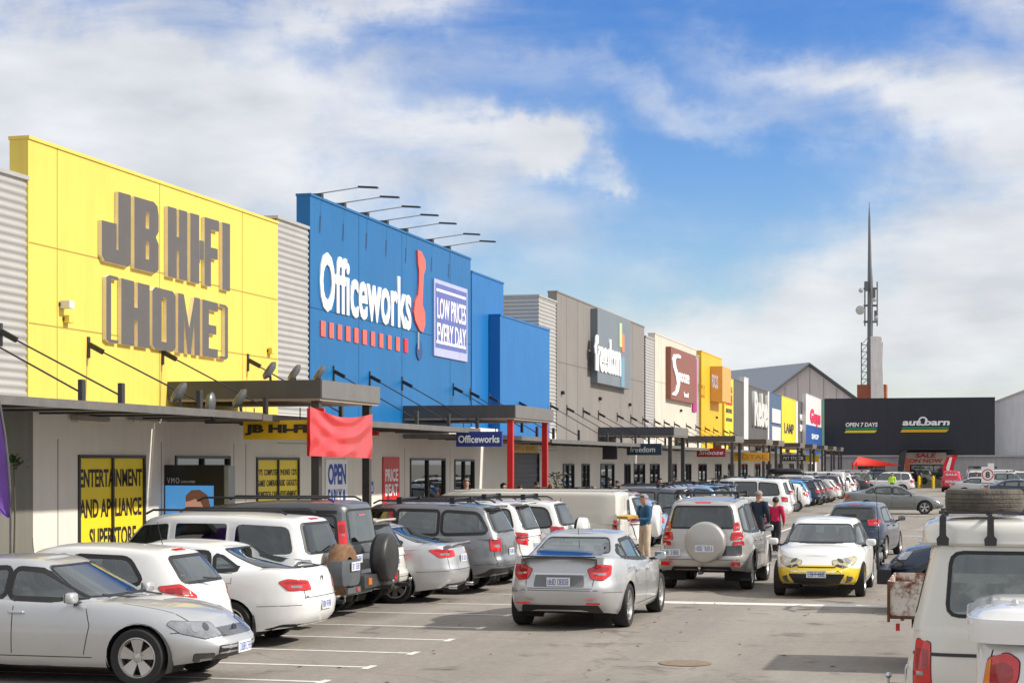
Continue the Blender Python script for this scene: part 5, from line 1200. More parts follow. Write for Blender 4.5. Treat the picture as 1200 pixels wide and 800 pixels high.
def shiftcab(D, dx):
    D = dict(D); cb = dict(D['cabin']); cb['x'] = tuple(x+dx for x in cb['x']); cb['roof'] = [(x+dx, z) for x, z in cb['roof']]; D['cabin'] = cb
    D['swin'] = [([(x+dx, z) for x, z in w_[0]],)+tuple(w_[1:]) for w_ in D['swin']]; D['seams'] = [[(x+dx, z) if x < 1.5 and len(s_) > 2 else (x, z) for x, z in s_] for s_ in D['seams']]
    D['handles'] = [(x+dx, z) for x, z in D['handles']]; D['mirror'] = (D['mirror'][0]+dx, D['mirror'][1]); return D
def var(base, **k): d = dict(base); d.update(k); return d
NOL = dict(plateb=None, platef=None)
# silver sedan near left, five-spoke wheels
HATCH = dict(name='parked_hatchback', L=4.05, W=1.72, H=1.49, R=.305, axles=(1.25, -1.30), zb=.22, tw=.19,
    deck=[(-2.02, .92), (-1.7, .97), (-1.0, .965), (0, .95), (.8, .95), (1.1, .95), (1.5, .86), (1.85, .73), (2.02, .60)],
    tail=[(0, -.12), (.15, -.02), (.4, 0), (.5, -.03), (.75, -.06), (1, -.12)],
    cabin=dict(x=(-1.93, -1.50, .38, 1.30), w=(.80, .58), roof=[(-1.5, 1.43), (-.6, 1.49), (0, 1.49), (.5, 1.44)], rbow=1.2),
    swin=[([(-.15, .99), (-.15, 1.385), (.36, 1.37), (1.0, .98)], 'clear', .06), ([(-1.25, 1.05), (-1.02, 1.34), (-.23, 1.385), (-.23, .99), (-1.1, 1.0)], 'clear', .10)],
    rwin=[(-.60, 1.03), (.60, 1.03), (.50, 1.36), (-.50, 1.36)], rwing='screen', fwin=[(-.68, 1.02), (.68, 1.02), (.52, 1.39), (-.52, 1.39)],
    seams=[[(1.0, .97), (1.05, .6), (.95, .34)], [(-.19, .97), (-.22, .34)], [(-1.15, 1.0), (-1.2, .78), (-1.0, .6), (-.95, .36)], [(-.95, .32), (.9, .32)]],
    bseams=[[(-.70, .95), (-.66, .50), (.66, .50), (.70, .95)]], frw=.045, handles=[(-.02, .86), (-.95, .9)], mirror=(.9, 1.03), plateb=(0, 0, .72),
    lamps=[('taillight', 'BC', [(-.20, .74), (-.28, .86), (.05, 1.02), (.42, .99), (.40, .93), (.05, .88), (-.1, .76)], LRED), ('headlight', 'FC', [(-.3, .62), (-.1, .74), (.45, .80), (.40, .70)], LCLR)],
    patches=[('high_brake_light', 'B', [(-.16, 1.425), (-.16, 1.45), (.16, 1.45), (.16, 1.425)], LRED, .01), ('grille', 'F', [(-.35, .35), (-.42, .55), (.42, .55), (.35, .35)], BLACK, .005), ('bumper_insert', 'B', [(-.7, .30), (-.7, .40), (.7, .40), (.7, .30)], BLACK, .004)], spokes=7, rim='single')
SUV = dict(name='parked_wagon', L=4.7, W=1.87, H=1.78, R=.37, axles=(1.42, -1.36), zb=.30, tw=.25,
    deck=[(-2.35, 1.08), (-2.0, 1.12), (-1.0, 1.10), (0, 1.08), (.9, 1.07), (1.15, 1.08), (1.7, 1.02), (2.15, .92), (2.35, .80)],
    nose=[(0, -.14), (.15, -.03), (.4, 0), (.7, -.03), (.9, -.08), (1, -.22)], tail=[(0, -.10), (.12, -.02), (.38, 0), (.45, -.06), (.8, -.08), (1, -.12)], nr=6.5,
    cabin=dict(x=(-2.26, -2.02, .40, 1.12), w=(.87, .66), roof=[(-2.0, 1.72), (-1, 1.78), (0, 1.78), (.5, 1.73)], rbow=1.2, nr=8),
    swin=[([(-.15, 1.12), (-.15, 1.66), (.40, 1.65), (.88, 1.12)], 'clear', .06), ([(-1.12, 1.13), (-1.10, 1.655), (-.23, 1.665), (-.23, 1.12)], 'priv', .06), ([(-1.98, 1.20), (-1.86, 1.60), (-1.22, 1.65), (-1.24, 1.14)], 'priv', .08)],
    rwin=[(-.68, 1.18), (.68, 1.18), (.58, 1.64), (-.58, 1.64)], rwing='priv', fwin=[(-.74, 1.14), (.74, 1.14), (.60, 1.66), (-.60, 1.66)],
    seams=[[(.95, 1.08), (1.0, .8), (.92, .42)], [(-.19, 1.1), (-.20, .42)], [(-1.17, 1.1), (-1.18, .85), (-.96, .7), (-.90, .42)], [(-.9, .40), (.88, .40)]],
    bseams=[[(-.80, 1.10), (-.78, .56), (.78, .56), (.80, 1.10)]], handles=[(-.0, .98), (-1.02, 1.0)], mirror=(.82, 1.18), plateb=(0, 0, .82), frw=.03,
    lamps=[('taillight', 'BC', [(-.26, .84), (-.26, 1.10), (.20, 1.12), (.22, .90)], LRED), ('headlight', 'FC', [(-.35, .72), (-.30, .90), (.30, .93), (.30, .80)], LCLR)],
    patches=[('grille', 'F', [(-.5, .70), (-.52, .90), (.52, .90), (.5, .70)], BLACK, .006), ('lower_grille', 'F', [(-.6, .42), (-.6, .58), (.6, .58), (.6, .42)], BLACK, .005), ('bumper_insert', 'B', [(-.85, .36), (-.8, .46), (.8, .46), (.85, .36)], BLACK, .006),
             ('high_brake_light', 'B', [(-.16, 1.70), (-.16, 1.72), (.16, 1.72), (.16, 1.70)], LRED, .012)], zseat=.72)
# ------------------------------------------------------------------ small add-ons
def rack_rails(root, x0, x1, y, z, m_=BLACK, cross=(), dark=True):
    for s_ in (1, -1):
        r = MB(); r.tube([(x0, s_*y, z-.06), (x0+.12, s_*y, z), (x1-.12, s_*y, z), (x1, s_*y, z-.06)], .018, 8); r.build('roof_rail', [m_], root, smooth=True)
    for x in cross: r = MB(); r.tube([(x, -y-.03, z+.04), (x, y+.03, z+.04)], .02, 8); [r.box((x-.05, s_*y-.04, z-.06), (x+.05, s_*y+.04, z+.07)) for s_ in (1, -1)]; r.build('roof_bar', [BLACK], root, smooth=True)
def spare(root, x, y, z, R, cover, tread=TYRE, depth=.24):
    """spare wheel standing on the tailgate, its face towards -x"""
    t_ = MB().lathe([(R*.5, depth*.4), (R*.9, depth*.5), (R, depth*.35), (R, -depth*.35), (R*.9, -depth*.5), (R*.5, -depth*.45)], (0, 0, 0), 'x', 32); o = t_.build('spare_wheel', [tread], root, smooth=50); o.location = (x, y, z)
    if cover:
        c_ = MB().lathe([(0, -depth*.60), (R*.55, -depth*.60), (R*.60, -depth*.57), (R*.88, -depth*.60), (R*.99, -depth*.5), (R*1.03, -depth*.3), (R*1.03, depth*.2)], (0, 0, 0), 'x', 36); c_.build('wheel_cover', [cover], o, smooth=50)
    return o
def towbar(root, x, z=.42):
    m_ = MB().bar((x+.25, 0, z), (x-.10, 0, z), .06, .06).build('tow_hitch', [DGREY], root); bm_ = bmesh.new(); bmesh.ops.create_uvsphere(bm_, u_segments=12, v_segments=8, radius=.03)
    for q in bm_.verts: q.co += Vector((x-.12, 0, z+.10))
    me = bpy.data.meshes.new('b'); bm_.to_mesh(me); bm_.free(); link('tow_ball', me, [CHROME], m_, smooth=True); MB().tube([(x-.12, 0, z), (x-.12, 0, z+.08)], .012, 6).build('tow_pin', [CHROME], m_)
def exhaust(root, x, y, z=.30, r=.035):
    MB().lathe([(r, .1), (r, -.06), (r-.006, -.06), (r-.006, .08)], (x, y, z), 'x', 14).build('exhaust_tip', [CHROME], root, smooth=50)
def flaps(root, xr_, y, w_=.2):
    for s_ in (1, -1): MB().box((xr_-.012, s_*(y-w_), .20), (xr_+.0, s_*y, .46)).build('mud_flap', [BLACK], root)
def wiper(root, p, q): MB().bar(p, q, .02, .02).build('wiper', [BLACK], root)
def spoiler(root, x, y, z, m_, chord=.16, rise=.07):
    o = MB(); vs = []; fs = []; nn_ = 16
    for i in range(nn_+1):
        t_ = -1+2*i/nn_; zz = z+rise*(1-abs(t_)**6)-.01; yy = y*t_; xx = x+.10*abs(t_)**3
        vs += [(xx+chord, yy, zz-.008), (xx+chord*.5, yy, zz+.014), (xx, yy, zz+.012), (xx, yy, zz-.012), (xx+chord*.5, yy, zz-.012)]
    for i in range(nn_):
        for j in range(5): fs.append((i*5+j, i*5+(j+1) % 5, (i+1)*5+(j+1) % 5, (i+1)*5+j))
    fs += [tuple(range(5)), tuple(nn_*5+j for j in range(5))[::-1]]; o.add(vs, fs).build('spoiler', [m_], root, smooth=50)
def antenna(root, p, h=.35, lean=-.15): MB().tube([p, (p[0]+lean*h, p[1], p[2]+h)], [.006, .003], 6).build('antenna', [BLACK], root)
# ------------------------------------------------------------------ near left row (noses to the shops, tails to the lane)
D = shiftcab(var(SEDAN, paint=P_SILVER, spokes=5, rim='wide', R=.34), -.13)
falcon, bv = car(D, 'sedan', 'silver sedan nearest the camera at lower left, nose towards the lane, star-spoke alloy wheels'); place(falcon, -10.90, 19.85, 0)
antenna(falcon, (-.30, .0, 1.45), .22, -.1); wiper(falcon, (1.17, -.1, .975), (.95, -.62, 1.04)); wiper(falcon, (1.17, .5, .975), (.95, 0, 1.06))
p_, _n = cast(bv, 'F', 0, .62); MB().lathe([(0, .02), (.06, .02), (.065, 0)], (0, 0, 0), 'x', 16).build('grille_emblem', [P_NAVY], falcon).location = (p_.x-.002, 0, p_.z)
gb = MB()
for i in range(3): q, _n = cast(bv, 'F', 0, .585+i*.03); gb.box((q.x-.03, -.36, .58+i*.03), (q.x+.008, .36, .588+i*.03))
gb.build('grille_bar', [CHROME], falcon)
D = var(HATCH, paint=P_PEARL, plateb=None)
ren, bv = car(D, 'hatchback', 'white small hatchback behind the silver sedan, with boomerang-shaped red tail light'); place(ren, -9.74-2.02+.05, 22.0, 180)
wiper(ren, (-1.98, 0, 1.06), (-1.93, .3, 1.09)); antenna(ren, (-1.2, 0, 1.50), .3, .25)
D = var(SEDAN, name='parked_sedan', paint=P_WHITE, L=4.77, W=1.82, H=1.47, R=.325, axles=(1.44, -1.27), nr=4.6,
    lamps=[('taillight', 'BC', [(-.42, .80), (-.34, .93), (.12, .96), (.30, .92), (.12, .80)], LRED), ('headlight', 'FC', [(-.42, .58), (-.30, .72), (.42, .76), (.30, .62)], LCLR)],
    deck=[(-2.38, .97), (-2.28, 1.07), (-1.85, 1.10), (-1.2, 1.05), (0, .985), (.9, .96), (1.25, .95), (1.8, .87), (2.1, .76), (2.38, .60)], plateb=(0, 0, .58),
    patches=[('bumper_insert', 'B', [(-.8, .25), (-.74, .33), (.74, .33), (.8, .25)], BLACK, .004)], bseams=[[(-.60, 1.0), (-.56, .70), (.56, .70), (.60, 1.0)]])
pas, bv = car(D, 'sedan', 'white sedan with a rounded boot and red tail lights beside the white wagon'); place(pas, -9.01-2.38, 24.2, 180)
q, _n = cast(bv, 'B', 0, .93); MB().lathe([(.035, -.006), (.052, -.01), (.055, .0), (.03, .002)], (q.x-.002, 0, .93), 'x', 18).build('boot_emblem', [CHROME], pas)
flaps(pas, -1.62, .90)
D = var(SUV, name='parked_wagon', paint=P_WHITE, L=4.80, W=1.88, H=1.79, deck=[(-2.4, 1.10), (-1, 1.10), (.9, 1.10), (1.2, 1.12), (1.7, 1.08), (2.1, 1.0), (2.4, .84)],
    cabin=dict(x=(-2.36, -2.14, .50, 1.15), w=(.88, .70), roof=[(-2.1, 1.72), (-1, 1.78), (0, 1.78), (.6, 1.72)], rbow=1.15, nr=8),
    swin=[([(.0, 1.16), (.0, 1.72), (.50, 1.71), (.93, 1.16)], 'clear', .06), ([(-.98, 1.16), (-.98, 1.725), (-.10, 1.73), (-.10, 1.16)], 'priv', .06), ([(-2.10, 1.18), (-1.98, 1.70), (-1.10, 1.725), (-1.10, 1.16)], 'priv', .12)],
    rwin=[(-.70, 1.20), (.70, 1.20), (.60, 1.65), (-.60, 1.65)], frm=P_WHITE, frw=.008, plateb=None, zseat=.78,
    lamps=[('taillight', 'BC', [(-.20, .88), (-.20, 1.10), (.20, 1.12), (.20, .90)], LCLR), ('headlight', 'FC', [(-.35, .72), (-.30, .90), (.30, .93), (.30, .80)], LCLR)], flare='body')
paj, bv = car(D, 'four-wheel drive', 'white wagon with roof rails and a dusty brown spare tyre in a grey housing'); place(paj, -9.74-2.4, 26.4, 180)
rack_rails(paj, -1.9, .45, .62, 1.85, BLACK)
BTR = mat('dusty_tread', (.21, .115, .06), .9, var=.35, scale=9, bump=.6, bscale=60); HSG = mat('housing_grey', (.10, .11, .12), .4, var=.15, scale=5)
sp = spare(paj, -2.58, .0, .92, .40, None, BTR, .27)
hz_ = MB().lathe([(0, -.20), (.30, -.19), (.43, -.15), (.45, -.05), (.45, .06)], (0, 0, 0), 'x', 36); me_ = hz_.mesh()
for v in me_.vertices: v.co.z = max(-.24, min(.16, v.co.z))
link('spare_housing', me_, [HSG], sp, smooth=30); o = plate_part(paj, -2.795, 0, .98)
MB().box((-.20, -.30, -.36), (-.16, .30, -.27)).build('housing_step', [HSG], sp); MB().box((-.215, -.2, -.335), (-.2, -.1, -.285)).build('marker_light', [LRED], sp)
wiper(paj, (-2.37, .1, 1.23), (-2.33, -.32, 1.30)); towbar(paj, -2.5)
D = var(SUV, name='parked_off_roader', paint=P_DGREY, L=4.72, W=1.90, H=1.95, deck=[(-2.36, 1.15), (-1, 1.15), (.9, 1.15), (1.15, 1.16), (1.8, 1.12), (2.1, 1.04), (2.36, .85)],
    cabin=dict(x=(-2.33, -2.20, .50, .98), w=(.90, .76), roof=[(-2.1, 1.92), (-1, 1.93), (-.4, 1.90), (.0, 1.86), (.6, 1.81)], rbow=1.0, nr=9),
    swin=[([(.0, 1.22), (.0, 1.70), (.55, 1.70), (.82, 1.22)], 'clear', .05), ([(-.98, 1.22), (-.98, 1.72), (-.10, 1.71), (-.10, 1.22)], 'priv', .05), ([(-2.10, 1.24), (-2.04, 1.70), (-1.10, 1.72), (-1.10, 1.22)], 'priv', .06), ([(-2.08, 1.80), (-2.05, 1.89), (-1.0, 1.90), (-1.0, 1.80)], 'priv', .02)],
    rwin=[(-.66, 1.25), (.66, 1.25), (.62, 1.80), (-.62, 1.80)], rwing='screen', plateb=None, zseat=.8, flare=BLACK,
    lamps=[('taillight', 'BC', [(-.10, 1.22), (-.10, 1.62), (.10, 1.62), (.10, 1.22)], LRED), ('taillight', 'BC', [(-.12, .98), (-.12, 1.19), (.10, 1.19), (.10, .98)], LRED), ('headlight', 'FC', [(-.35, .76), (-.30, .94), (.2, .95), (.2, .80)], LCLR)])
dis, bv = car(D, 'four-wheel drive', 'dark grey boxy off-roader with tall red tail lights and a black covered spare wheel'); place(dis, -9.93-2.36, 28.7, 180)
spare(dis, -2.62, -.05, .99, .40, mat('cover_vinyl', (.03, .03, .03), .45, var=.3, scale=4), TYRE, .26)
bb = MB().box((-2.62, -.92, .52), (-2.34, .92, .74)); bevel(bb.build('steel_bumper', [mat('bumper_steel', (.06, .065, .07), .5, .3, var=.3, scale=6)], dis), .03)
for s_ in (1, -1): MB().box((-2.635, s_*.60, .58), (-2.62, s_*.76, .69)).build('bumper_light', [LAMB if s_ > 0 else LRED], dis)
plate_part(dis, -2.40, .62, 1.0); rack_rails(dis, -2.0, .45, .68, 2.0, DGREY); towbar(dis, -2.68, .50)
D = var(SUV, name='parked_compact_wagon', paint=P_CREAMW, L=4.3, W=1.80, H=1.62, R=.35, deck=[(-2.15, 1.0), (-1, 1.0), (.9, .98), (1.1, 1.0), (1.6, .94), (1.95, .84), (2.15, .70)], axles=(1.3, -1.25),
    cabin=dict(x=(-2.08, -1.75, .40, 1.10), w=(.83, .62), roof=[(-1.9, 1.54), (-1, 1.61), (0, 1.61), (.5, 1.56)], rbow=1.2, nr=8),
    swin=[([(-.15, 1.03), (-.15, 1.50), (.40, 1.49), (.86, 1.03)], 'clear', .06), ([(-1.10, 1.04), (-1.08, 1.495), (-.23, 1.505), (-.23, 1.03)], 'priv', .06), ([(-1.78, 1.10), (-1.64, 1.44), (-1.20, 1.48), (-1.22, 1.05)], 'priv', .08)],
    rwin=[(-.64, 1.08), (.64, 1.08), (.54, 1.46), (-.54, 1.46)], fwin=[(-.70, 1.06), (.70, 1.06), (.57, 1.50), (-.57, 1.50)], patches=[('bumper_insert', 'B', [(-.8, .36), (-.8, .46), (.8, .46), (.8, .36)], BLACK, .006)], bseams=[[(-.74, 1.0), (-.72, .55), (.72, .55), (.74, 1.0)]], zseat=.66,
    lamps=[('taillight', 'BC', [(-.22, .80), (-.22, 1.0), (.22, 1.02), (.24, .86)], LRED), ('headlight', 'FC', [(-.35, .66), (-.30, .82), (.30, .85), (.30, .72)], LCLR)], handles=[(-.0, .90), (-1.02, .92)], seams=[[(.95, 1.0), (1.0, .8), (.92, .42)], [(-.19, 1.0), (-.20, .42)], [(-1.17, 1.0), (-1.14, .42)]])
wsu, bv = car(D, 'compact wagon', 'cream white compact wagon squeezed between the dark off-roader and the silver sedan'); place(wsu, -9.95-2.15, 30.5, 180)
spoiler(wsu, -1.98, .55, 1.56, P_CREAMW, .25, .03); towbar(wsu, -2.22)
D = var(SEDAN, paint=P_SILVER, L=4.70, W=1.80, H=1.45, R=.33, axles=(1.45, -1.25), nr=4.4, rim='single', spokes=7,
    deck=[(-2.35, .98), (-2.2, 1.06), (-1.8, 1.08), (-1.2, 1.03), (0, .965), (.9, .95), (1.2, .94), (1.7, .86), (2.1, .75), (2.35, .60)], plateb=(0, 0, .82),
    lamps=[('taillight', 'BC', [(-.42, .86), (-.40, .97), (.10, 1.0), (.36, .98), (.10, .84)], LRED), ('headlight', 'FC', [(-.42, .58), (-.30, .72), (.42, .76), (.30, .62)], LCLR)],
    patches=[('bumper_insert', 'B', [(-.62, .26), (-.56, .36), (.56, .36), (.62, .26)], BLACK, .006)])
mer, bv = car(D, 'sedan', 'silver sedan with low boot spoiler parked left of the grey estate'); place(mer, -9.23-2.35, 32.2, 180)
spoiler(mer, -2.36, .62, 1.07, P_SILVER, .14, .05)
for s_ in (1, -1): exhaust(mer, -2.30, s_*.55, .30)
D = var(SUV, name='parked_estate', paint=P_GREY, L=4.80, W=1.93, H=1.80, R=.385, rim='wide', deck=[(-2.4, 1.16), (-1, 1.14), (.9, 1.12), (1.2, 1.13), (1.7, 1.08), (2.1, 1.0), (2.4, .86)],
    cabin=dict(x=(-2.30, -1.98, .42, 1.10), w=(.90, .68), roof=[(-2.1, 1.70), (-1, 1.77), (0, 1.79), (.5, 1.74)], rbow=1.1, nr=8),
    swin=[([(-.12, 1.18), (-.12, 1.67), (.42, 1.66), (.88, 1.18)], 'clear', .05), ([(-1.05, 1.18), (-1.04, 1.655), (-.22, 1.67), (-.22, 1.18)], 'clear', .05), ([(-2.06, 1.22), (-1.84, 1.58), (-1.15, 1.64), (-1.16, 1.18)], 'clear', .09)],
    rwin=[(-.72, 1.22), (.72, 1.22), (.58, 1.62), (-.58, 1.62)], frw=.05, patches=[('bumper_insert', 'B', [(-.9, .36), (-.84, .52), (.84, .52), (.9, .36)], BLACK, .006)],
    lamps=[('taillight', 'BC', [(-.24, .84), (-.24, 1.10), (.14, 1.12), (.14, .86)], LRED), ('reversing_light', 'BC', [(-.20, .92), (-.20, 1.06), (-.04, 1.06), (-.04, .92)], LCLR), ('headlight', 'FC', [(-.35, .76), (-.30, .94), (.30, .97), (.30, .84)], LCLR)])
rr_s, bv = car(D, 'estate car', 'mid grey large estate with black roof bars and pale green tinted windows'); place(rr_s, -8.93-2.4, 34.7, 180)
rack_rails(rr_s, -1.85, .35, .62, 1.83, BLACK, (-1.3, -.2)); towbar(rr_s, -2.5, .40); spoiler(rr_s, -2.20, .58, 1.70, P_GREY, .22, .03)
D = var(SUV, paint=P_WHITE, W=1.84, H=1.78, L=4.5, axles=(1.35, -1.28), deck=[(-2.25, 1.10), (-1, 1.08), (.9, 1.06), (1.15, 1.07), (1.7, 1.0), (2.0, .9), (2.25, .78)], cabin=dict(x=(-2.18, -1.9, .40, 1.10), w=(.86, .66), roof=[(-2.0, 1.70), (-1, 1.77), (0, 1.77), (.5, 1.72)], rbow=1.2, nr=8),
    swin=[([(-.15, 1.12), (-.15, 1.66), (.40, 1.65), (.86, 1.12)], 'clear', .06), ([(-1.12, 1.13), (-1.10, 1.655), (-.23, 1.665), (-.23, 1.12)], 'clear', .06), ([(-1.88, 1.20), (-1.76, 1.60), (-1.22, 1.65), (-1.24, 1.14)], 'clear', .08)])
ws, bv = car(D, 'wagon', 'white wagon with a roof-edge spoiler right of the grey estate'); place(ws, -9.05-2.25, 37.3, 180); spoiler(ws, -2.14, .60, 1.72, P_WHITE, .30, .03); rack_rails(ws, -1.6, .3, .6, 1.84, BLACK, (-1.2,)); 
D2 = var(SUV, paint=P_PEARL, W=1.82, H=1.74, L=4.3, name='parked_wagon', axles=(1.28, -1.22), deck=[(-2.15, 1.06), (-1, 1.06), (.9, 1.04), (1.12, 1.05), (1.6, .98), (1.95, .88), (2.15, .76)], cabin=dict(x=(-2.10, -1.85, .35, 1.02), w=(.85, .66), roof=[(-1.9, 1.67), (-1, 1.73), (0, 1.73), (.5, 1.68)], rbow=1.1, nr=8),
    swin=[([(-.15, 1.10), (-.15, 1.62), (.34, 1.61), (.78, 1.10)], 'clear', .06), ([(-1.05, 1.11), (-1.03, 1.62), (-.23, 1.63), (-.23, 1.10)], 'priv', .06), ([(-1.82, 1.15), (-1.66, 1.57), (-1.14, 1.61), (-1.16, 1.12)], 'priv', .12)],
    lamps=[('taillight', 'BC', [(-.22, .98), (-.22, 1.14), (.26, 1.16), (.26, .98)], LRED), ('headlight', 'FC', [(-.35, .70), (-.30, .86), (.30, .89), (.30, .76)], LCLR)], plateb=None)
rav, bv = car(D2, 'wagon', 'pearl white short wagon with a white covered spare wheel, left of the long white van'); place(rav, -8.85-2.15, 39.9, 180)
spare(rav, -2.32, .0, .98, .35, P_WHITE, TYRE, .24); rack_rails(rav, -1.5, .3, .6, 1.80, BLACK, (-1.1, -.2))
# long pale van, parked nose in
VAN = dict(name='parked_van', L=5.2, W=1.88, H=2.06, R=.33, axles=(1.75, -1.45), zb=.28, tw=.2,
    deck=[(-2.6, 1.12), (1.8, 1.10), (2.2, 1.06), (2.6, .92)], nr=9, nf=4.5, nose=[(0, -.08), (.2, 0), (.7, -.02), (1, -.10)], tail=[(0, -.06), (.15, -.01), (.5, 0), (1, -.03)],
    cabin=dict(x=(-2.57, -2.44, 1.25, 2.25), w=(.90, .80), roof=[(-2.5, 1.98), (-1, 2.02), (.6, 2.02), (1.2, 1.98)], nr=10, rbow=1.0), side=[(0, .94), (.1, .97), (.4, 1), (.9, .99), (1, .965)],
    swin=[([(1.15, 1.18), (1.15, 1.80), (1.30, 1.80), (1.85, 1.18)], 'clear', .06)], rwin=[(-.68, 1.22), (.68, 1.22), (.64, 1.76), (-.64, 1.76)], rwing='priv', fwin=[(-.76, 1.16), (.76, 1.16), (.68, 1.84), (-.68, 1.84)],
    seams=[[(1.05, 1.9), (1.05, .42)], [(-.1, 1.9), (-.1, .40), (1.0, .40)], [(-.1, 1.9), (1.0, 1.9)]], bseams=[[(-.82, 1.9), (-.82, .50), (.82, .50), (.82, 1.9)]], handles=[(1.2, 1.0)], mirror=(1.9, 1.3), plateb=(0, 0, .62), rows=[1.0], inside=True, zseat=.8,
    lamps=[('taillight', 'BC', [(-.10, .80), (-.10, 1.15), (.08, 1.15), (.08, .80)], LRED), ('headlight', 'FC', [(-.35, .70), (-.30, .90), (.2, .93), (.2, .74)], LCLR)], patches=[('bumper_insert', 'B', [(-.9, .34), (-.9, .50), (.9, .50), (.9, .34)], DGREY, .012)])
lv_, bv = car(var(VAN, paint=P_CREAMW, L=6.0, deck=[(-3.0, 1.12), (2.2, 1.10), (2.6, 1.06), (3.0, .92)], axles=(2.1, -1.7), cabin=dict(x=(-2.98, -2.95, 1.65, 2.65), w=(.91, .86), roof=[(-2.9, 1.84), (-1, 1.86), (1, 1.86), (1.6, 1.82)], nr=16, crown=.02, rbow=1.0),
    swin=[([(1.5, 1.16), (1.5, 1.66), (1.7, 1.66), (2.2, 1.16)], 'clear', .06)], seams=[[(.2, 1.7), (.2, .42)], [(-1.5, 1.7), (-1.5, .42)]], fwin=[(-.74, 1.16), (.74, 1.16), (.68, 1.66), (-.68, 1.66)], bseams=[[(.0, 1.7), (.0, .5)]], rwin=[(-.30, 1.1), (-.62, 1.1), (-.62, 1.62), (-.30, 1.62)], rows=[1.3], mirror=(2.3, 1.3), handles=[(1.55, 1.0)]), 'van', 'long cream white panel van parked behind the short pearl wagon'); place(lv_, -8.55-3.0, 44.6, 180)
for s_ in (1, -1): MB().tube([(-2.9, s_*.76, 1.88), (1.3, s_*.76, 1.88)], .02, 6).build('roof_gutter', [P_CREAMW], lv_)
# ------------------------------------------------------------------ the lane
D = var(SEDAN, name='silver_sports_sedan', paint=P_SILVER, L=4.95, W=1.90, H=1.47, R=.345, axles=(1.50, -1.42), tw=.245, nr=4.6, plateb=(0, 0, .76), spokes=5, rim='double',
    tail=[(0, -.16), (.14, -.05), (.34, 0), (.5, 0), (.56, -.05), (.8, -.09), (1, -.14)], side=[(0, .92), (.08, .965), (.3, .995), (.55, 1.), (.72, .985), (.88, .955), (.96, .92), (1, .875)],
    deck=[(-2.48, 1.02), (-2.3, 1.11), (-1.9, 1.13), (-1.2, 1.06), (0, .985), (.9, .97), (1.25, .96), (1.8, .88), (2.2, .77), (2.48, .62)],
    cabin=dict(x=(-1.90, -.92, .30, 1.28), w=(.83, .57), roof=[(-1.1, 1.41), (-.5, 1.47), (0, 1.475), (.5, 1.42)], rbow=.95),
    rwin=[(-.62, 1.15), (.62, 1.15), (.50, 1.395), (-.50, 1.395)],
    lamps=[('taillight', 'BC', [(-.36, .80), (-.40, .95), (-.12, 1.03), (.20, 1.0), (.12, .86), (-.1, .78)], LRED), ('headlight', 'FC', [(-.42, .58), (-.30, .72), (.42, .76), (.30, .62)], LCLR)],
    bseams=[[(-.56, 1.06), (-.52, .66), (.52, .66), (.56, 1.06)], [(-.60, .63), (.60, .63)]],
    patches=[('diffuser', 'B', [(-.66, .24), (-.60, .40), (.60, .40), (.66, .24)], BLACK, .008), ('plate_recess', 'B', [(-.40, .68), (-.38, .86), (.38, .86), (.40, .68)], mat('recess_grey', (.16, .165, .17), .5), .004), ('boot_trim', 'B', [(-.40, .865), (-.40, .89), (.40, .89), (.40, .865)], CHROME, .012)])
com, bv = car(D, 'sedan', 'silver sedan with a dark-edged boot spoiler driving away in the middle of the lane'); place(com, -6.2, 26.8+2.48, 90)
spoiler(com, -2.44, .68, 1.10, P_SILVER, .20, .055)
for s_ in (1, -1): MB().box((-2.42, s_*.60, 1.03), (-2.30, s_*.69, 1.14)).build('spoiler_leg', [P_SILVER], com)
MB().bar((-2.45, -.58, 1.145), (-2.45, .58, 1.145), .03, .018).build('spoiler_edge', [TRIM], com)
for s_ in (1, -1): MB().box((-2.50, s_*.44, .42), (-2.46, s_*.66, .45)).build('reflector', [LRED], com)
antenna(com, (-1.0, 0, 1.43), .12, -.3)
D = var(SUV, name='silver_off_roader', paint=P_CHAMP, L=4.72, W=1.90, H=1.86, R=.385, axles=(1.42, -1.37), nf=3.6, zb=.34,
    deck=[(-2.36, 1.16), (-1, 1.13), (.9, 1.10), (1.15, 1.12), (1.7, 1.06), (2.1, .98), (2.36, .84)], cabin=dict(x=(-2.26, -2.05, .42, 1.08), w=(.88, .66), roof=[(-2.1, 1.78), (-1, 1.85), (0, 1.85), (.5, 1.80)], rbow=1.15, nr=7),
    swin=[([(-.12, 1.15), (-.12, 1.71), (.42, 1.70), (.86, 1.15)], 'clear', .06), ([(-1.08, 1.16), (-1.06, 1.71), (-.20, 1.72), (-.20, 1.15)], 'priv', .06), ([(-1.98, 1.22), (-1.86, 1.64), (-1.18, 1.70), (-1.20, 1.17)], 'priv', .08)],
    rwin=[(-.66, 1.27), (.66, 1.27), (.57, 1.70), (-.57, 1.70)], flare='body', plateb=None,
    lamps=[('taillight', 'BC', [(-.16, 1.22), (-.08, 1.36), (.04, 1.40), (.12, 1.34), (.06, 1.22)], LRED), ('taillight', 'BC', [(-.26, 1.03), (-.20, 1.18), (.10, 1.20), (.18, 1.10), (.12, 1.04)], LRED), ('taillight', 'BC', [(-.22, .92), (-.20, 1.0), (.16, 1.01), (.18, .93)], LRED),
           ('headlight', 'FC', [(-.35, .78), (-.30, .96), (.30, .99), (.30, .86)], LCLR)],
    patches=[('bumper_insert', 'B', [(-.62, .42), (-.58, .50), (.58, .50), (.62, .42)], BLACK, .012), ('plate_recess', 'B', [(-.80, .72), (-.80, .92), (-.42, .92), (-.42, .72)], LDARK, .004), ('high_brake_light', 'B', [(-.16, 1.77), (-.16, 1.79), (.16, 1.79), (.16, 1.77)], LRED, .012)],
    bseams=[[(-.80, 1.22), (-.76, .64), (.76, .64), (.80, 1.22)]])
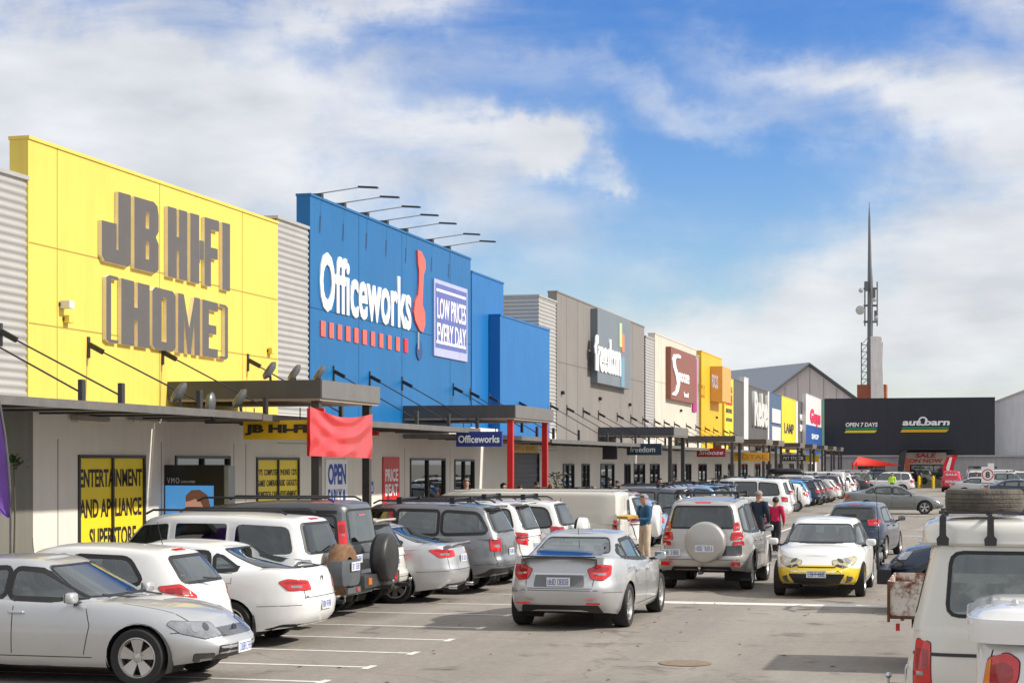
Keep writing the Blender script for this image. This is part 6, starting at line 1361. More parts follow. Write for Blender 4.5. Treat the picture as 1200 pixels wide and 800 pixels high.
prd, bv = car(D, 'four-wheel drive', 'champagne silver off-roader with a covered spare wheel driving up the lane'); place(prd, -5.34, 35.8+2.36, 90)
spare(prd, -2.54, -.12, 1.0, .40, P_CHAMP, TYRE, .26); plate_part(prd, -2.70, -.12, .88); plate_part(prd, -2.41, .60, .78)
for s_ in (1, -1): MB().box((-2.41, s_*.62, .52), (-2.37, s_*.80, .60)).build('reflector', [LRED], prd)
towbar(prd, -2.42, .38); flaps(prd, -1.78, .93); rack_rails(prd, -1.8, .4, .62, 1.92, BLACK, (-1.5, -.1))
D = var(HATCH, name='yellow_nosed_hatchback', paint=P_WHITE, L=4.46, W=1.78, H=1.47, R=.315, axles=(1.32, -1.30), nf=3.4,
    deck=[(-2.23, .98), (-1.8, 1.0), (-1.0, .985), (0, .96), (.9, .95), (1.2, .95), (1.7, .87), (2.0, .76), (2.23, .62)], cabin=dict(x=(-2.05, -1.40, .36, 1.30), w=(.82, .60), roof=[(-1.5, 1.41), (-.6, 1.47), (0, 1.47), (.5, 1.42)], rbow=1.0),
    swin=[([(-.15, .99), (-.15, 1.36), (.34, 1.35), (.98, .98)], 'clear', .06), ([(-1.35, 1.05), (-1.12, 1.30), (-.23, 1.36), (-.23, .99), (-1.2, 1.0)], 'clear', .08)],
    rwin=[(-.60, 1.05), (.60, 1.05), (.52, 1.34), (-.52, 1.34)], fwin=[(-.70, 1.02), (.70, 1.02), (.54, 1.375), (-.54, 1.375)], platef=(0, 0, .47), plateb=(0, 0, .75),
    lamps=[('taillight', 'BC', [(-.20, .80), (-.28, .90), (.05, 1.0), (.30, .96), (.2, .82)], LRED), ('headlight', 'FC', [(-.46, .62), (-.36, .72), (.38, .80), (.44, .76), (.20, .66), (-.2, .58)], mat('yellow_headlight', (.50, .44, .28), .15, .2, var=.4, scale=12, coat=1)), ('fog_lamp', 'FC', [(-.10, .30), (-.16, .44), (.12, .40), (.08, .32)], LDARK)],
    patches=[('yellow_bumper', 'F', [(-.90, .22), (-.90, .54), (-.55, .60), (.55, .60), (.90, .54), (.90, .22)], P_YEL, .004), ('lower_grille', 'F', [(-.42, .30), (-.52, .47), (.52, .47), (.42, .30)], BLACK, .022), ('bonnet_stripe', 'F', [(-.50, .60), (-.34, .635), (.34, .635), (.50, .60)], P_YEL, .005), ('grille_slot', 'F', [(-.36, .585), (-.36, .605), (.36, .605), (.36, .585)], BLACK, .008)])
maz, bv = car(D, 'hatchback', 'white hatchback with a yellow front bumper coming down the lane'); place(maz, -2.93, 34.4+2.23, -90)
ms = MB()
for s_ in (1, -1): decal(ms, bv, [(s_*.50, .575), (s_*.34, .615), (s_*.38, .65), (s_*.60, .60)], 'F', .010, 0)
ms.build('black_flash', [P_BLACK], maz); MB().box((-1.3, .25, 1.46), (-1.15, .55, 1.52)).build('roof_fin', [BLACK], maz)
for s_ in 'LR': m_ = MB(); decal(m_, bv, [(1.78, .24), (1.74, .56), (2.3, .60), (2.3, .24)], s_, .004, 0); m_.build('yellow_corner', [P_YEL], maz, smooth=True)
D = var(HATCH, name='dark_small_hatchback', paint=P_NAVY, plateb=(0, 0, .62), H=1.52, lamps=[('taillight', 'BC', [(-.30, .90), (-.26, 1.05), (.10, 1.08), (.30, 1.02), (.1, .92)], LRED), ('headlight', 'FC', [(-.3, .62), (-.1, .74), (.45, .80), (.40, .70)], LCLR)], rwing='priv')
drk, bv = car(D, 'hatchback', 'dark navy hatchback with red brake lights ahead of the yellow-nosed car'); place(drk, -3.0, 48.5+2.0, 84)
D = var(SEDAN, name='crossing_sedan', paint=paint('olive_grey', (.20, .21, .20), .4), plateb=None, platef=None)
crs, bv = car(D, 'sedan', 'dark olive grey sedan crossing the car park below the barn shop'); place(crs, -4.0, 92, 3)
# ------------------------------------------------------------------ right-hand row (tails to the lane)
D = dict(VAN); PVAN = paint('warm_white', (.72, .70, .64)); D.update(name='tyre_carrying_van', paint=PVAN, L=4.4, W=1.70, H=1.90, R=.32, axles=(1.35, -1.15), zb=.30, nr=9, deck=[(-2.2, 1.16), (1.6, 1.14), (1.9, 1.1), (2.2, .95)],
    tail=[(0, -.03), (.15, .0), (.5, -.02), (1, -.10)], cabin=dict(x=(-2.14, -1.93, 1.0, 1.95), w=(.83, .75), roof=[(-2.2, 1.98), (1.0, 1.98)], nr=8, rbow=1.0, crown=.03),
    swin=[([(-1.82, 1.24), (-1.78, 1.79), (-.55, 1.79), (-.55, 1.24)], 'clear', .10), ([(-.45, 1.22), (-.45, 1.78), (.55, 1.78), (.55, 1.22)], 'clear', .10), ([(.75, 1.2), (.75, 1.76), (1.05, 1.76), (1.5, 1.2)], 'clear', .06)],
    seams=[[(.65, 1.85), (.65, .42)]], spatch=[('belt_stripe', [(-2.12, .875), (-2.12, .905), (2.0, .905), (2.0, .875)], DGREY, .006)], rwin=[(-.50, 1.24), (.50, 1.24), (.46, 1.72), (-.46, 1.72)], frw=.022, rows=[.6, -.5], mirror=(1.7, 1.3), handles=[(.75, 1.0)],
    lamps=[('taillight', 'BC', [(-.06, .48), (-.08, 1.02), (.16, 1.0), (.20, .48)], LRED)], patches=[('bumper_insert', 'B', [(-.8, .34), (-.8, .50), (.8, .50), (.8, .34)], DGREY, .03)], seams_=[], bseams=[], arch=1.1)
van, bv = car(D, 'van', 'cream white high-roof van with a spare tyre lying on its roof rack, right edge'); place(van, -.62+2.2, 17.18, 0)
LAMPD = mat('lamp_dark_red', (.10, .01, .01), .2, coat=1)
rc = MB().lathe([(0, 0)], (0, 0, 0)) if False else None
# raised roof cap with its gutter
vs = []; fs = []; sp_ = sup_pts(5, 5); lvl = [(0, 1, 0), (.45, .985, .01), (.75, .955, .03), (.92, .90, .06), (1, .80, .12)]
mbx = MB(); shell(mbx, [(v_, .795*a, -2.06+b, 1.12-b) for v_, a, b in lvl], lambda v_, x, Y: 1.875+.20*v_, 5, 5, .03, 0); rcap = mbx.build('roof_cap', [PVAN], van, smooth=40)
gt = MB(); shell(gt, [(0, .80, -2.08, 1.14), (1, .815, -2.10, 1.16)], lambda v_, x, Y: 1.855+.022*v_, 5, 5, .0, 0); gt.build('gutter', [PVAN], van, smooth=30)
rk = MB()
for x in (-1.86, -1.45):
    for s_ in (1, -1):
        pl = [(-.05, 0), (-.055, .06), (-.03, .09), (-.028, .26), (.028, .26), (.03, .09), (.055, .06), (.05, 0)]
        rk.prism([(x+a, b) for a, b in pl], (Vector((0, s_*.825, 1.86)), Vector((1, 0, 0)), Vector((0, 0, 1)), Vector((0, s_, 0))), .012)
    rk.tube([(x, -.83, 2.125), (x, .83, 2.125)], .017, 8)
for y_ in (-.5, .5): rk.tube([(-1.9, y_, 2.145), (-1.2, y_, 2.145)], .014, 8)
rk.build('rack_bracket', [DGREY], van)
tt = thing('spare_tyre', (van.location.x-1.50, 17.0, 2.14), 'worn dusty tyre lying flat on the van roof rack', 'tyre')
prof = [(.20, .03), (.24, .0), (.33, -.0), (.352, .02), (.36, .045), (.354, .05), (.36, .055), (.363, .085), (.356, .09), (.363, .095), (.363, .12), (.356, .125), (.363, .13), (.36, .165), (.354, .17), (.36, .175), (.352, .20), (.33, .215), (.24, .215), (.20, .19), (.20, .03)]
MB().lathe([(r_*.97, h*.98) for r_, h in prof], n=64).build('tyre', mat('dusty_tyre', (.10, .088, .072), .9, var=.35, scale=7, bump=.9, bscale=45), tt, smooth=50)
MB().lathe([(.195, .03), (.19, .05), (.12, .08), (.12, .14), (.195, .18)], n=24).build('rim', mat('steel_wheel', (.30, .30, .30), .45, .5), tt, smooth=40)
towbar(van, -2.25, .50)
# white utility with hard lid
UTE = dict(name='lidded_utility', L=5.0, W=1.80, H=1.76, R=.36, axles=(1.55, -1.40), zb=.36, tw=.24, paint=P_WHITE,
    deck=[(-2.5, 1.32), (.0, 1.30), (.02, 1.12), (1.2, 1.12), (1.6, 1.08), (2.2, .98), (2.5, .82)], nr=7, cabin=dict(x=(-.35, -.15, .55, 1.15), w=(.85, .66), roof=[(-.3, 1.72), (.2, 1.76), (.6, 1.72)], z=1.05, nr=7, rbow=1),
    swin=[([(.1, 1.16), (.1, 1.62), (.50, 1.62), (.92, 1.16)], 'clear', .05)], rwin=None, fwin=[(-.72, 1.16), (.72, 1.16), (.58, 1.62), (-.58, 1.62)], seams=[[(-.1, 1.28), (-.1, .45)]], bseams=[[(-.70, 1.28), (-.70, .66), (.70, .66), (.70, 1.28)]], handles=[(.1, 1.0)], mirror=(.85, 1.2), plateb=(0, 0, .55), rows=[.15], zseat=.75,
    tail=[(0, -.10), (.12, -.02), (.3, 0), (.4, -.03), (1, -.04)], lamps=[('taillight', 'BC', [(-.12, .80), (-.15, 1.0), (-.10, 1.22), (.12, 1.27), (.24, 1.22), (.24, 1.10), (.14, .92), (.06, .80)], LRED), ('headlight', 'FC', [(-.35, .72), (-.30, .90), (.30, .93), (.30, .80)], LCLR)],
    patches=[('bumper_insert', 'B', [(-.8, .44), (-.8, .58), (.8, .58), (.8, .44)], CHROME, .02)])
ute, bv = car(UTE, 'utility', 'white utility with hard lid and large red tail light in the lower right corner'); place(ute, -.03+2.5, 13.75, 0)
am = MB(); decal(am, bv, rpoly([((-2.5+.9)*.7071-.10, 1.0), ((-2.5+.9)*.7071-.07, 1.20), ((-2.5+.9)*.7071-.03, 1.22), ((-2.5+.9)*.7071-.04, 1.0)], .01), 'BR', .013, 0, .03); am.build('indicator_lens', [LAMB], ute)
lid = MB(); shell(lid, [(0, .885, -2.52, -.12), (.5, .90, -2.535, -.10), (.7, .895, -2.53, -.11), (.72, .875, -2.50, -.13), (.9, .85, -2.46, -.16), (1, .76, -2.36, -.26)], lambda v_, x, Y: 1.335+.24*v_, 7, 7, .03, 0); lid.build('hard_lid', [P_WHITE], ute, smooth=50)
MB().lathe([(0, .03), (.02, .02), (.03, 0)], (-2.2, -.55, 1.60), n=12).build('lid_lock', [CHROME], ute)
# rusty tray utility
RUST = bpy.data.materials.new('rusty_white_paint'); RUST.use_nodes = True; n = RUST.node_tree.nodes; l = RUST.node_tree.links; p = n['Principled BSDF']; p.inputs['Roughness'].default_value = .75
t = n.new('ShaderNodeTexCoord'); a1 = nz(2.6, 8, .7); l.new
rst = rmp(a1, .47, .56, (.60, .56, .50), (.17, .06, .025)); l.new(rst, p.inputs['Base Color'])
tr = thing('tray_utility', (0, 0, 0), 'rusty white steel tray of a utility parked beyond the high-roof van', 'utility')
b_ = MB()
for (a, c) in (((-2.45, -.93, .70), (-.2, -.90, 1.12)), ((-2.45, .90, .70), (-.2, .93, 1.12)), ((-2.475, -.93, .70), (-2.451, .93, 1.12)), ((-.199, -.93, .70), (-.17, .93, 1.45))): b_.box(a, c)
b_.box((-2.45, -.899, .66), (-.2, .899, .71)); b_.build('tray', [RUST], tr)
RD = mat('rust_dark', (.12, .05, .025), .85, var=.4, scale=8)
q = MB()
for x in (-2.46, -1.85, -1.1, -.25): q.box((x-.018, -.955, .62), (x+.018, -.931, 1.125))
q.box((-2.46, -.945, .66), (-.2, -.9305, .695)); q.build('tray_post', [RD], tr)
q = MB().box((-2.2, -.4, .50), (2.0, -.32, .64)).box((-2.2, .32, .50), (2.0, .4, .64)); q.build('chassis', [UNDER], tr)
for s_ in (1, -1): MB().box((-2.38, s_*.66, .50), (-2.33, s_*.80, .58)).build('taillight', [LRED], tr)
hb, ty, rm = wheel_mesh(.33, .2, 5, 'steel')
for xa in (-1.3, 1.5):
    for s_ in (1, -1): o = add('wheel', hb, tr, (xa, s_*.75, .33), 0 if s_ > 0 else math.pi); add('tyre', ty, o); add('rim', rm, o)
mbc = MB(); shell(mbc, [(0, .80, .0, 2.4), (.3, .85, -.02, 2.5), (.8, .85, -.02, 2.42), (1, .80, 0, 2.3)], lambda v_, x, Y: .40+v_*(itp([(1.2, .68), (2.5, .5)], x)), 5, 6, .03); shell(mbc, [(0, .80, .02, 1.6), (.85, .66, .05, 1.0), (1, .56, .12, .85)], lambda v_, x, Y: 1.04+.62*v_, 5, 6, .03); mbc.build('cab', [P_WHITE], tr, smooth=40)
place(tr, -1.05+2.47, 23.6, 0)
# blue utility with bull bar, nose to the lane
D = var(UTE, name='bull_bar_utility', paint=P_NAVY, zb=.45, R=.39, deck=[(-2.5, 1.25), (.0, 1.24), (.02, 1.20), (1.2, 1.20), (1.6, 1.17), (2.2, 1.06), (2.5, .90)], lamps=[('headlight', 'FC', [(-.40, .88), (-.34, 1.02), (.22, 1.06), (.16, .92)], LCLR), ('taillight', 'BC', [(-.02, .80), (.0, 1.1), (.14, 1.1), (.12, .80)], LRED)],
    patches=[('grille', 'F', [(-.45, .84), (-.45, 1.02), (.45, 1.02), (.45, .84)], BLACK, .01)], H=1.86, cabin=dict(x=(-.95, -.75, .45, 1.15), w=(.85, .66), roof=[(-.8, 1.80), (0, 1.86), (.6, 1.80)], z=1.1, nr=7, rbow=1), swin=[([(.0, 1.26), (.0, 1.72), (.42, 1.72), (.90, 1.26)], 'clear', .05), ([(-.8, 1.28), (-.75, 1.70), (-.1, 1.72), (-.1, 1.26)], 'priv', .05)], fwin=[(-.72, 1.25), (.72, 1.25), (.58, 1.72), (-.58, 1.72)], flare=BLACK, plateb=None)
bu, bv = car(D, 'utility', 'navy blue utility with a black steel bull bar and whip aerial, nose to the lane'); place(bu, -1.62+2.6, 32.3, 180)
bbm = mat('bullbar_black', (.02, .021, .024), .35, .3, var=.15)
q = MB(); q.box((2.38, -.93, .50), (2.62, .93, .76)); o = bevel(q.build('bull_bar', [bbm], bu), .03)
q = MB(); q.tube([(2.60, -.86, .78), (2.60, -.82, 1.02), (2.58, -.60, 1.10), (2.60, -.42, 1.10)], .028, 8); q.tube([(2.60, .86, .78), (2.60, .82, 1.02), (2.58, .60, 1.10), (2.60, .42, 1.10)], .028, 8)
for s_ in (1, -1): q.tube([(2.62, s_*.42, .72), (2.64, s_*.42, 1.12), (2.60, s_*.34, 1.18), (2.60, 0, 1.18)], .034, 8)
q.build('bull_bar_hoop', [bbm], o, smooth=50)
for s_ in (1, -1):
    for y_ in (.62, ): MB().lathe([(0, .03), (.09, .02), (.10, 0), (.07, -.08), (0, -.09)], (2.66, s_*.25, .92), 'x', 18).build('driving_light', [LCLR], bu, smooth=50); MB().lathe([(0, .012), (.05, .012), (.05, 0)], (2.62, s_*.74, .63), 'x', 14).build('fog_lamp', [LCLR], bu)
MB().tube([(2.60, .45, .8), (2.60, .45, 1.1), (2.66, .45, 2.15)], [.012, .01, .004], 6).build('aerial', [BLACK], bu)
# ------------------------------------------------------------------ white off-roader with snorkel, farther along the left row
D = var(SUV, name='snorkel_off_roader', paint=P_WHITE, L=4.95, W=1.95, H=1.93, R=.41, axles=(1.5, -1.35), zb=.40, flare='body', deck=[(-2.47, 1.20), (-1, 1.18), (.9, 1.16), (1.15, 1.18), (1.7, 1.14), (2.2, 1.06), (2.47, .92)],
    cabin=dict(x=(-2.36, -2.12, .45, 1.12), w=(.90, .72), roof=[(-2.1, 1.85), (-1, 1.92), (0, 1.92), (.5, 1.87)], rbow=1.15, nr=8), swin=[([(-.10, 1.22), (-.10, 1.77), (.44, 1.76), (.90, 1.22)], 'priv', .06), ([(-1.08, 1.22), (-1.06, 1.77), (-.18, 1.78), (-.18, 1.22)], 'priv', .06), ([(-2.02, 1.26), (-1.90, 1.70), (-1.18, 1.76), (-1.20, 1.23)], 'priv', .08)],
    rwin=[(-.70, 1.28), (.70, 1.28), (.60, 1.74), (-.60, 1.74)], lamps=[('taillight', 'BC', [(-.16, .96), (-.16, 1.16), (.26, 1.18), (.26, .98)], LRED), ('headlight', 'FC', [(-.35, .84), (-.30, 1.0), (.30, 1.03), (.30, .92)], LCLR)])
lc, bv = car(D, 'four-wheel drive', 'tall white off-roader with a black snorkel and roof bars, beyond the walking couple'); place(lc, -7.3-2.47, 74.5, 180)
for s_ in (1, -1): MB().bar((1.9, s_*.93, 1.20), (1.10, s_*.95, 1.24), .07, .09).bar((1.10, s_*.95, 1.24), (.45, s_*.80, 1.84), .07, .08).bar((.45, s_*.8, 1.84), (.45, s_*.8, 2.05), .08, .10).build('snorkel', [BLACK], lc)
rack_rails(lc, -1.8, .3, .62, 1.98, BLACK, (-1.5, -.6, .2))
# roof box prototype wagon
FLEET = 'cars parked in the row along the shops'
km = kmap()
protoS, protoH, protoW, protoE, protoV, protoU = mer, ren, ws, rr_s, lv_, bu
rr = random.Random(11)
NM = {P_SILVER: 'silver', P_WHITE: 'white', P_PEARL: 'off-white', P_GREY: 'grey', P_DGREY: 'dark grey', P_CHAMP: 'champagne', P_BLUE: 'blue', P_SKY: 'sky blue', P_NAVY: 'navy', P_RED: 'dark red', P_BRED: 'bright red', P_BLACK: 'black', P_PALEB: 'pale blue', P_CREAMW: 'cream'}
seqd = [(46.9, rav, P_WHITE, 'white short wagon behind the standing person in blue'), (49.4, rr_s, P_RED, 'dark red estate with a roof line just above the silver cars'), (51.9, rav, P_CHAMP, 'champagne short wagon beside the dark red estate'), (54.4, ren, P_PALEB, 'pale blue hatchback behind the champagne off-roader'),
        (56.9, ws, P_DGREY, 'dark grey wagon behind the off-roader in the lane'), (59.4, mer, P_GREY, 'grey sedan beyond the dark grey wagon'), (61.9, rr_s, P_SILVER, 'silver estate a few bays before the snorkel off-roader'), (64.4, ws, P_PALEB, 'pale silver blue wagon before the black sedan'), (66.9, mer, P_BLACK, 'black sedan near the white off-roader with snorkel'),
        (69.4, rr_s, P_NAVY, 'navy estate next to the white off-roader with snorkel'), (72.0, wsu, P_WHITE, 'white compact wagon just before the snorkel off-roader')]
y = 77.3; pal = [P_WHITE, P_PEARL, P_SILVER, P_WHITE, P_CREAMW, P_WHITE, P_NAVY, P_GREY, P_WHITE, P_CHAMP, P_WHITE, P_BLACK, P_WHITE, P_SILVER, P_PEARL, P_WHITE, P_DGREY]
kinds = [wsu, ren, ws, rr_s, ren, mer, rav, ren, ws, mer, lv_, wsu]; kn = {wsu.name: 'compact wagon', ren.name: 'hatchback', ws.name: 'wagon', rr_s.name: 'estate', mer.name: 'sedan', rav.name: 'short wagon', lv_.name: 'panel van'}
i = 0; 
while y < 168:
    k = kinds[i % len(kinds)] if i % 5 else ren; pm = pal[(i*5+2) % len(pal)]
    if 96 < y < 99.2: k, pm = wsu, P_SKY
    seqd.append((y, k, pm, None)); y += 2.55; i += 1
LENS = {wsu.name: 4.3, ren.name: 4.05, ws.name: 4.5, rr_s.name: 4.8, mer.name: 4.7, rav.name: 4.3, lv_.name: 6.0}
cnt = {}; OFFS = {46.9: .35, 49.4: -.9, 51.9: -.5, 54.4: -.3}
for (y, k, pm, lb) in seqd:
    skip = ('seat', 'dashboard', 'steering_wheel', 'licence_plate', 'wiper', 'wheel_well') if y > 60 else ()
    if lb is None:
        key = (NM[pm], kn[k.name]); cnt[key] = cnt.get(key, 0)+1; m10 = round(y/10)*10
        lb = '%s %s parked in the far part of the row along the shops' % key
    c = clone(k, km, -8.75-LENS[k.name]/2+OFFS.get(y, rr.uniform(-.55, .35)), y, 180+rr.uniform(-2.5, 2.5), lb, pm, skip); c['group'] = FLEET
    if y > 77: c['group'] = 'distant cars parked nose-in along the shops'
# cars on the far side of the crossing, tails seen across
FAR = 'distant cars parked before the barn shop'
for j, (px, py, k, pm, yaw, lb) in enumerate([(1040, 577.5, ws, P_WHITE, 178, 'white wagon facing left beyond the crossing sedan'), (1022, 577, rav, P_NAVY, 178, 'navy short wagon left of the white one beyond the crossing sedan'),
        (1143, 574.5, rav, P_WHITE, 92, 'small white wagon behind the speed sign'), (1183, 578.5, rr_s, P_SILVER, 0, 'silver estate at the right edge behind the speed sign'), (1195, 588, mer, P_NAVY, 0, 'navy sedan at the right edge above the van roof'), (1172, 574.5, lv_, P_WHITE, 0, 'long white van at the right before the barn shop'),
        (1205, 576, ws, P_WHITE, 0, 'white wagon cut by the right picture edge'), (1150, 581, mer, P_SILVER, 0, 'silver sedan just right of and beyond the speed sign')]):
    g_ = gnd(px, py); c = clone(k, km, g_.x, g_.y, yaw, lb, pm, ('seat', 'dashboard', 'steering_wheel', 'wheel_well')); c['group'] = FAR
pk, bv = car(var(VAN, name='parked_van', paint=P_BRED, L=4.2, W=1.75, H=1.85, axles=(1.3, -1.25), deck=[(-2.1, 1.05), (1.2, 1.03), (1.7, .98), (2.1, .8)], cabin=dict(x=(-2.06, -1.9, .7, 1.5), w=(.83, .70), roof=[(-2, 1.78), (0, 1.83), (.8, 1.78)], nr=8, rbow=1), swin=[([(.2, 1.1), (.2, 1.6), (.75, 1.6), (1.15, 1.1)], 'priv', .05)], rwin=None, fwin=[(-.7, 1.08), (.7, 1.08), (.6, 1.62), (-.6, 1.62)], seams=[], rows=[.4], mirror=(1.2, 1.2), handles=[(.2, .95)]), 'van', 'bright red small van with white lettering before the barn shop door')
g_ = gnd(1115, 576.2); place(pk, g_.x, g_.y+2.1, 90)
local(text('van_letters', 'AUTO', .9, .2, (Vector((.45, .0, 0)), Vector((0, -1, 0)), Vector((0, 0, 1)), Vector((-1, 0, 0))), SW, None, depth=.01, bold=.03), pk) if False else None
o = text('van_letters', 'SALE', 1.0, .18, (Vector((-2.08, .5, 1.42)), Vector((0, -1, 0)), Vector((0, 0, 1)), Vector((-1, 0, 0))), SW, pk, depth=.01, bold=.03)
o = text('van_letters', 'NOW ON', 1.0, .22, (Vector((-2.125, .5, .80)), Vector((0, -1, 0)), Vector((0, 0, 1)), Vector((-1, 0, 0))), SW, pk, depth=.01, bold=.03)
# ------------------------------------------------------------------ people
def skin_mesh(vs, es, rad, sub=2):
    me = bpy.data.meshes.new('sk'); me.from_pydata(vs, es, []); o = bpy.data.objects.new('sk', me); C.objects.link(o)
    m = o.modifiers.new('s', 'SKIN'); m.use_smooth_shade = True; m.branch_smoothing = .6
    sv = me.skin_vertices[0].data
    for i, r in enumerate(rad): sv[i].radius = r if isinstance(r, tuple) else (r, r); sv[i].use_root = (i == 0)
    s = o.modifiers.new('u', 'SUBSURF'); s.levels = sub; s.render_levels = sub
    bpy.context.view_layer.update(); dg = bpy.context.evaluated_depsgraph_get(); out = bpy.data.meshes.new_from_object(o.evaluated_get(dg))
    bpy.data.objects.remove(o); bpy.data.meshes.remove(me); return out
SKIN = mat('skin', (.50, .27, .19), .55, var=.08, scale=12); SKIN2 = mat('skin_pale', (.58, .36, .27), .55, var=.08, scale=12)
def cloth(n_, c): return mat('cloth_'+n_, c, .85, var=.18, scale=7)
def person(x, y, z, h, yaw, label, top, bottom, hair, pose='stand', skin=SKIN, shoes=None, hairlen=0, group=None, full=True):
    k = h/1.75; root = thing('person', (x, y, z), label, 'person', group, rz=math.radians(yaw))
    P = {'pel': (0, 0, .96), 'sp': (0, 0, 1.10), 'ch': (.0, 0, 1.30), 'nb': (-.01, 0, 1.44), 'nk': (.0, 0, 1.51), 'jw': (.02, 0, 1.57), 'hd': (.01, 0, 1.65), 'tp': (.0, 0, 1.715)}
    for s_, n_2 in ((1, 'l'), (-1, 'r')):
        P['sh'+n_2] = (0, s_*.19, 1.41); P['el'+n_2] = (-.02, s_*.24, 1.13); P['wr'+n_2] = (.06, s_*.25, .88); P['hn'+n_2] = (.08, s_*.25, .80)
        P['hp'+n_2] = (0, s_*.09, .90); P['kn'+n_2] = (.02, s_*.11, .50); P['an'+n_2] = (-.02, s_*.11, .09); P['to'+n_2] = (.12, s_*.13, .03)
    if pose == 'carry':
        for s_, n_2 in ((1, 'l'), (-1, 'r')): P['el'+n_2] = (.05, s_*.25, 1.14); P['wr'+n_2] = (.30, s_*.17, 1.16); P['hn'+n_2] = (.37, s_*.14, 1.18)
        P['jw'] = (.06, 0, 1.555); P['hd'] = (.05, 0, 1.63); P['tp'] = (.03, 0, 1.70)
    if pose == 'walk':
        P['knl'] = (.16, .10, .52); P['anl'] = (.20, .10, .10); P['tol'] = (.33, .11, .05); P['knr'] = (-.04, -.10, .50); P['anr'] = (-.28, -.10, .14); P['tor'] = (-.17, -.11, .04)
        P['ell'] = (-.10, .24, 1.14); P['wrl'] = (-.08, .25, .90); P['hnl'] = (-.07, .25, .82); P['elr'] = (.03, -.25, 1.14); P['wrr'] = (.16, -.23, .92); P['hnr'] = (.20, -.22, .85)
    names = list(P); sc_ = lambda p: tuple(q*k for q in p); idx = {n_: i for i, n_ in enumerate(names)}
    E = [('pel', 'sp'), ('sp', 'ch'), ('ch', 'nb'), ('nb', 'nk'), ('nk', 'jw'), ('jw', 'hd'), ('hd', 'tp')]
    for n_2 in 'lr': E += [('nb', 'sh'+n_2), ('sh'+n_2, 'el'+n_2), ('el'+n_2, 'wr'+n_2), ('wr'+n_2, 'hn'+n_2), ('pel', 'hp'+n_2), ('hp'+n_2, 'kn'+n_2), ('kn'+n_2, 'an'+n_2), ('an'+n_2, 'to'+n_2)]
    Rr = {'pel': (.115, .15), 'sp': (.105, .135), 'ch': (.115, .16), 'nb': (.07, .09), 'nk': .055, 'jw': (.072, .065), 'hd': (.098, .078), 'tp': (.07, .055), 'sh': .06, 'el': .042, 'wr': .028, 'hn': (.03, .02), 'hp': .085, 'kn': .055, 'an': .04, 'to': .035}
    def rad(n_, g_=0): r = Rr.get(n_, Rr.get(n_[:2])); r = r if isinstance(r, tuple) else (r, r); b_ = 1.12 if n_ in ('nk', 'jw', 'hd', 'tp') else 1.22; return ((r[0]*b_+g_)*k, (r[1]*b_+g_)*k)
    bme = skin_mesh([sc_(P[n_]) for n_ in names], [(idx[a], idx[b]) for a, b in E], [rad(n_, .018 if n_[:2] in ('sh', 'el', 'kn', 'hp', 'ch', 'sp', 'pe', 'an') else 0) for n_ in names], 2)
    segs = [(Vector(sc_(P[a])), Vector(sc_(P[b])), (2 if a[:2] in ('hp', 'kn') or b[:2] == 'hp' else 1 if a in ('pel', 'sp', 'ch') or b in ('shl', 'shr', 'ell', 'elr', 'wrl', 'wrr') else 0)) for a, b in E]
    bme.materials.clear(); body = link('body', bme, [skin, top, bottom], root, smooth=True)
    for f_ in bme.polygons:
        c_ = f_.center; best = (9, 0)
        for p_, q_, m_ in segs:
            d_ = q_-p_; t_ = max(0, min(1, (c_-p_).dot(d_)/d_.length_squared)); dd = (c_-(p_+d_*t_)).length; best = min(best, (dd, m_))
        mi = best[1]
        if mi == 1 and c_.z < .92*k and abs(c_.y) < .17*k: mi = 2
        if mi == 0 and c_.z < .2*k: mi = 2
        f_.material_index = mi
    # face and ears
    hx, hy, hz = sc_(P['hd']); fc = MB(); fc.add([(hx+.085*k, -.012*k, hz-.045*k), (hx+.085*k, .012*k, hz-.045*k), (hx+.115*k, 0, hz-.04*k), (hx+.09*k, 0, hz+.01*k)], [(0, 2, 1), (0, 3, 2), (1, 2, 3), (0, 1, 3)])
    fc.build('nose', [skin], body)
    for s_ in (1, -1): MB().lathe([(0, .006), (.012*k, .004), (.014*k, 0)], (hx+.082*k, s_*.032*k, hz), 'x', 8).build('eye', [BLACK], body); MB().box((hx-.02*k, s_*.074*k, hz-.03*k), (hx+.015*k, s_*.088*k, hz+.03*k)).build('ear', [skin], body)
    MB().box((hx+.078*k, -.022*k, hz-.078*k), (hx+.088*k, .022*k, hz-.070*k)).build('mouth', [mat('lips', (.3, .1, .09), .6)], body)
    # hair
    hm = bmesh.new(); bmesh.ops.create_uvsphere(hm, u_segments=18, v_segments=12, radius=1)
    bmesh.ops.delete(hm, geom=[v for v in hm.verts if (v.co.z < (-.15-hairlen) and v.co.x < .2) or (v.co.x > .35 and v.co.z < .45)], context='VERTS')
    rr_ = random.Random(int(abs(x*10+y)))
    for v in hm.verts: v.co = Vector((hx-.008*k+v.co.x*.124*k, v.co.y*.108*k, hz+.025*k+v.co.z*(.112 if v.co.z > 0 else .12)*k))+Vector((rr_.uniform(-1, 1), rr_.uniform(-1, 1), rr_.uniform(-1, 1)))*.004
    me = bpy.data.meshes.new('h'); hm.to_mesh(me); hm.free(); link('hair', me, [hair], root, smooth=80)
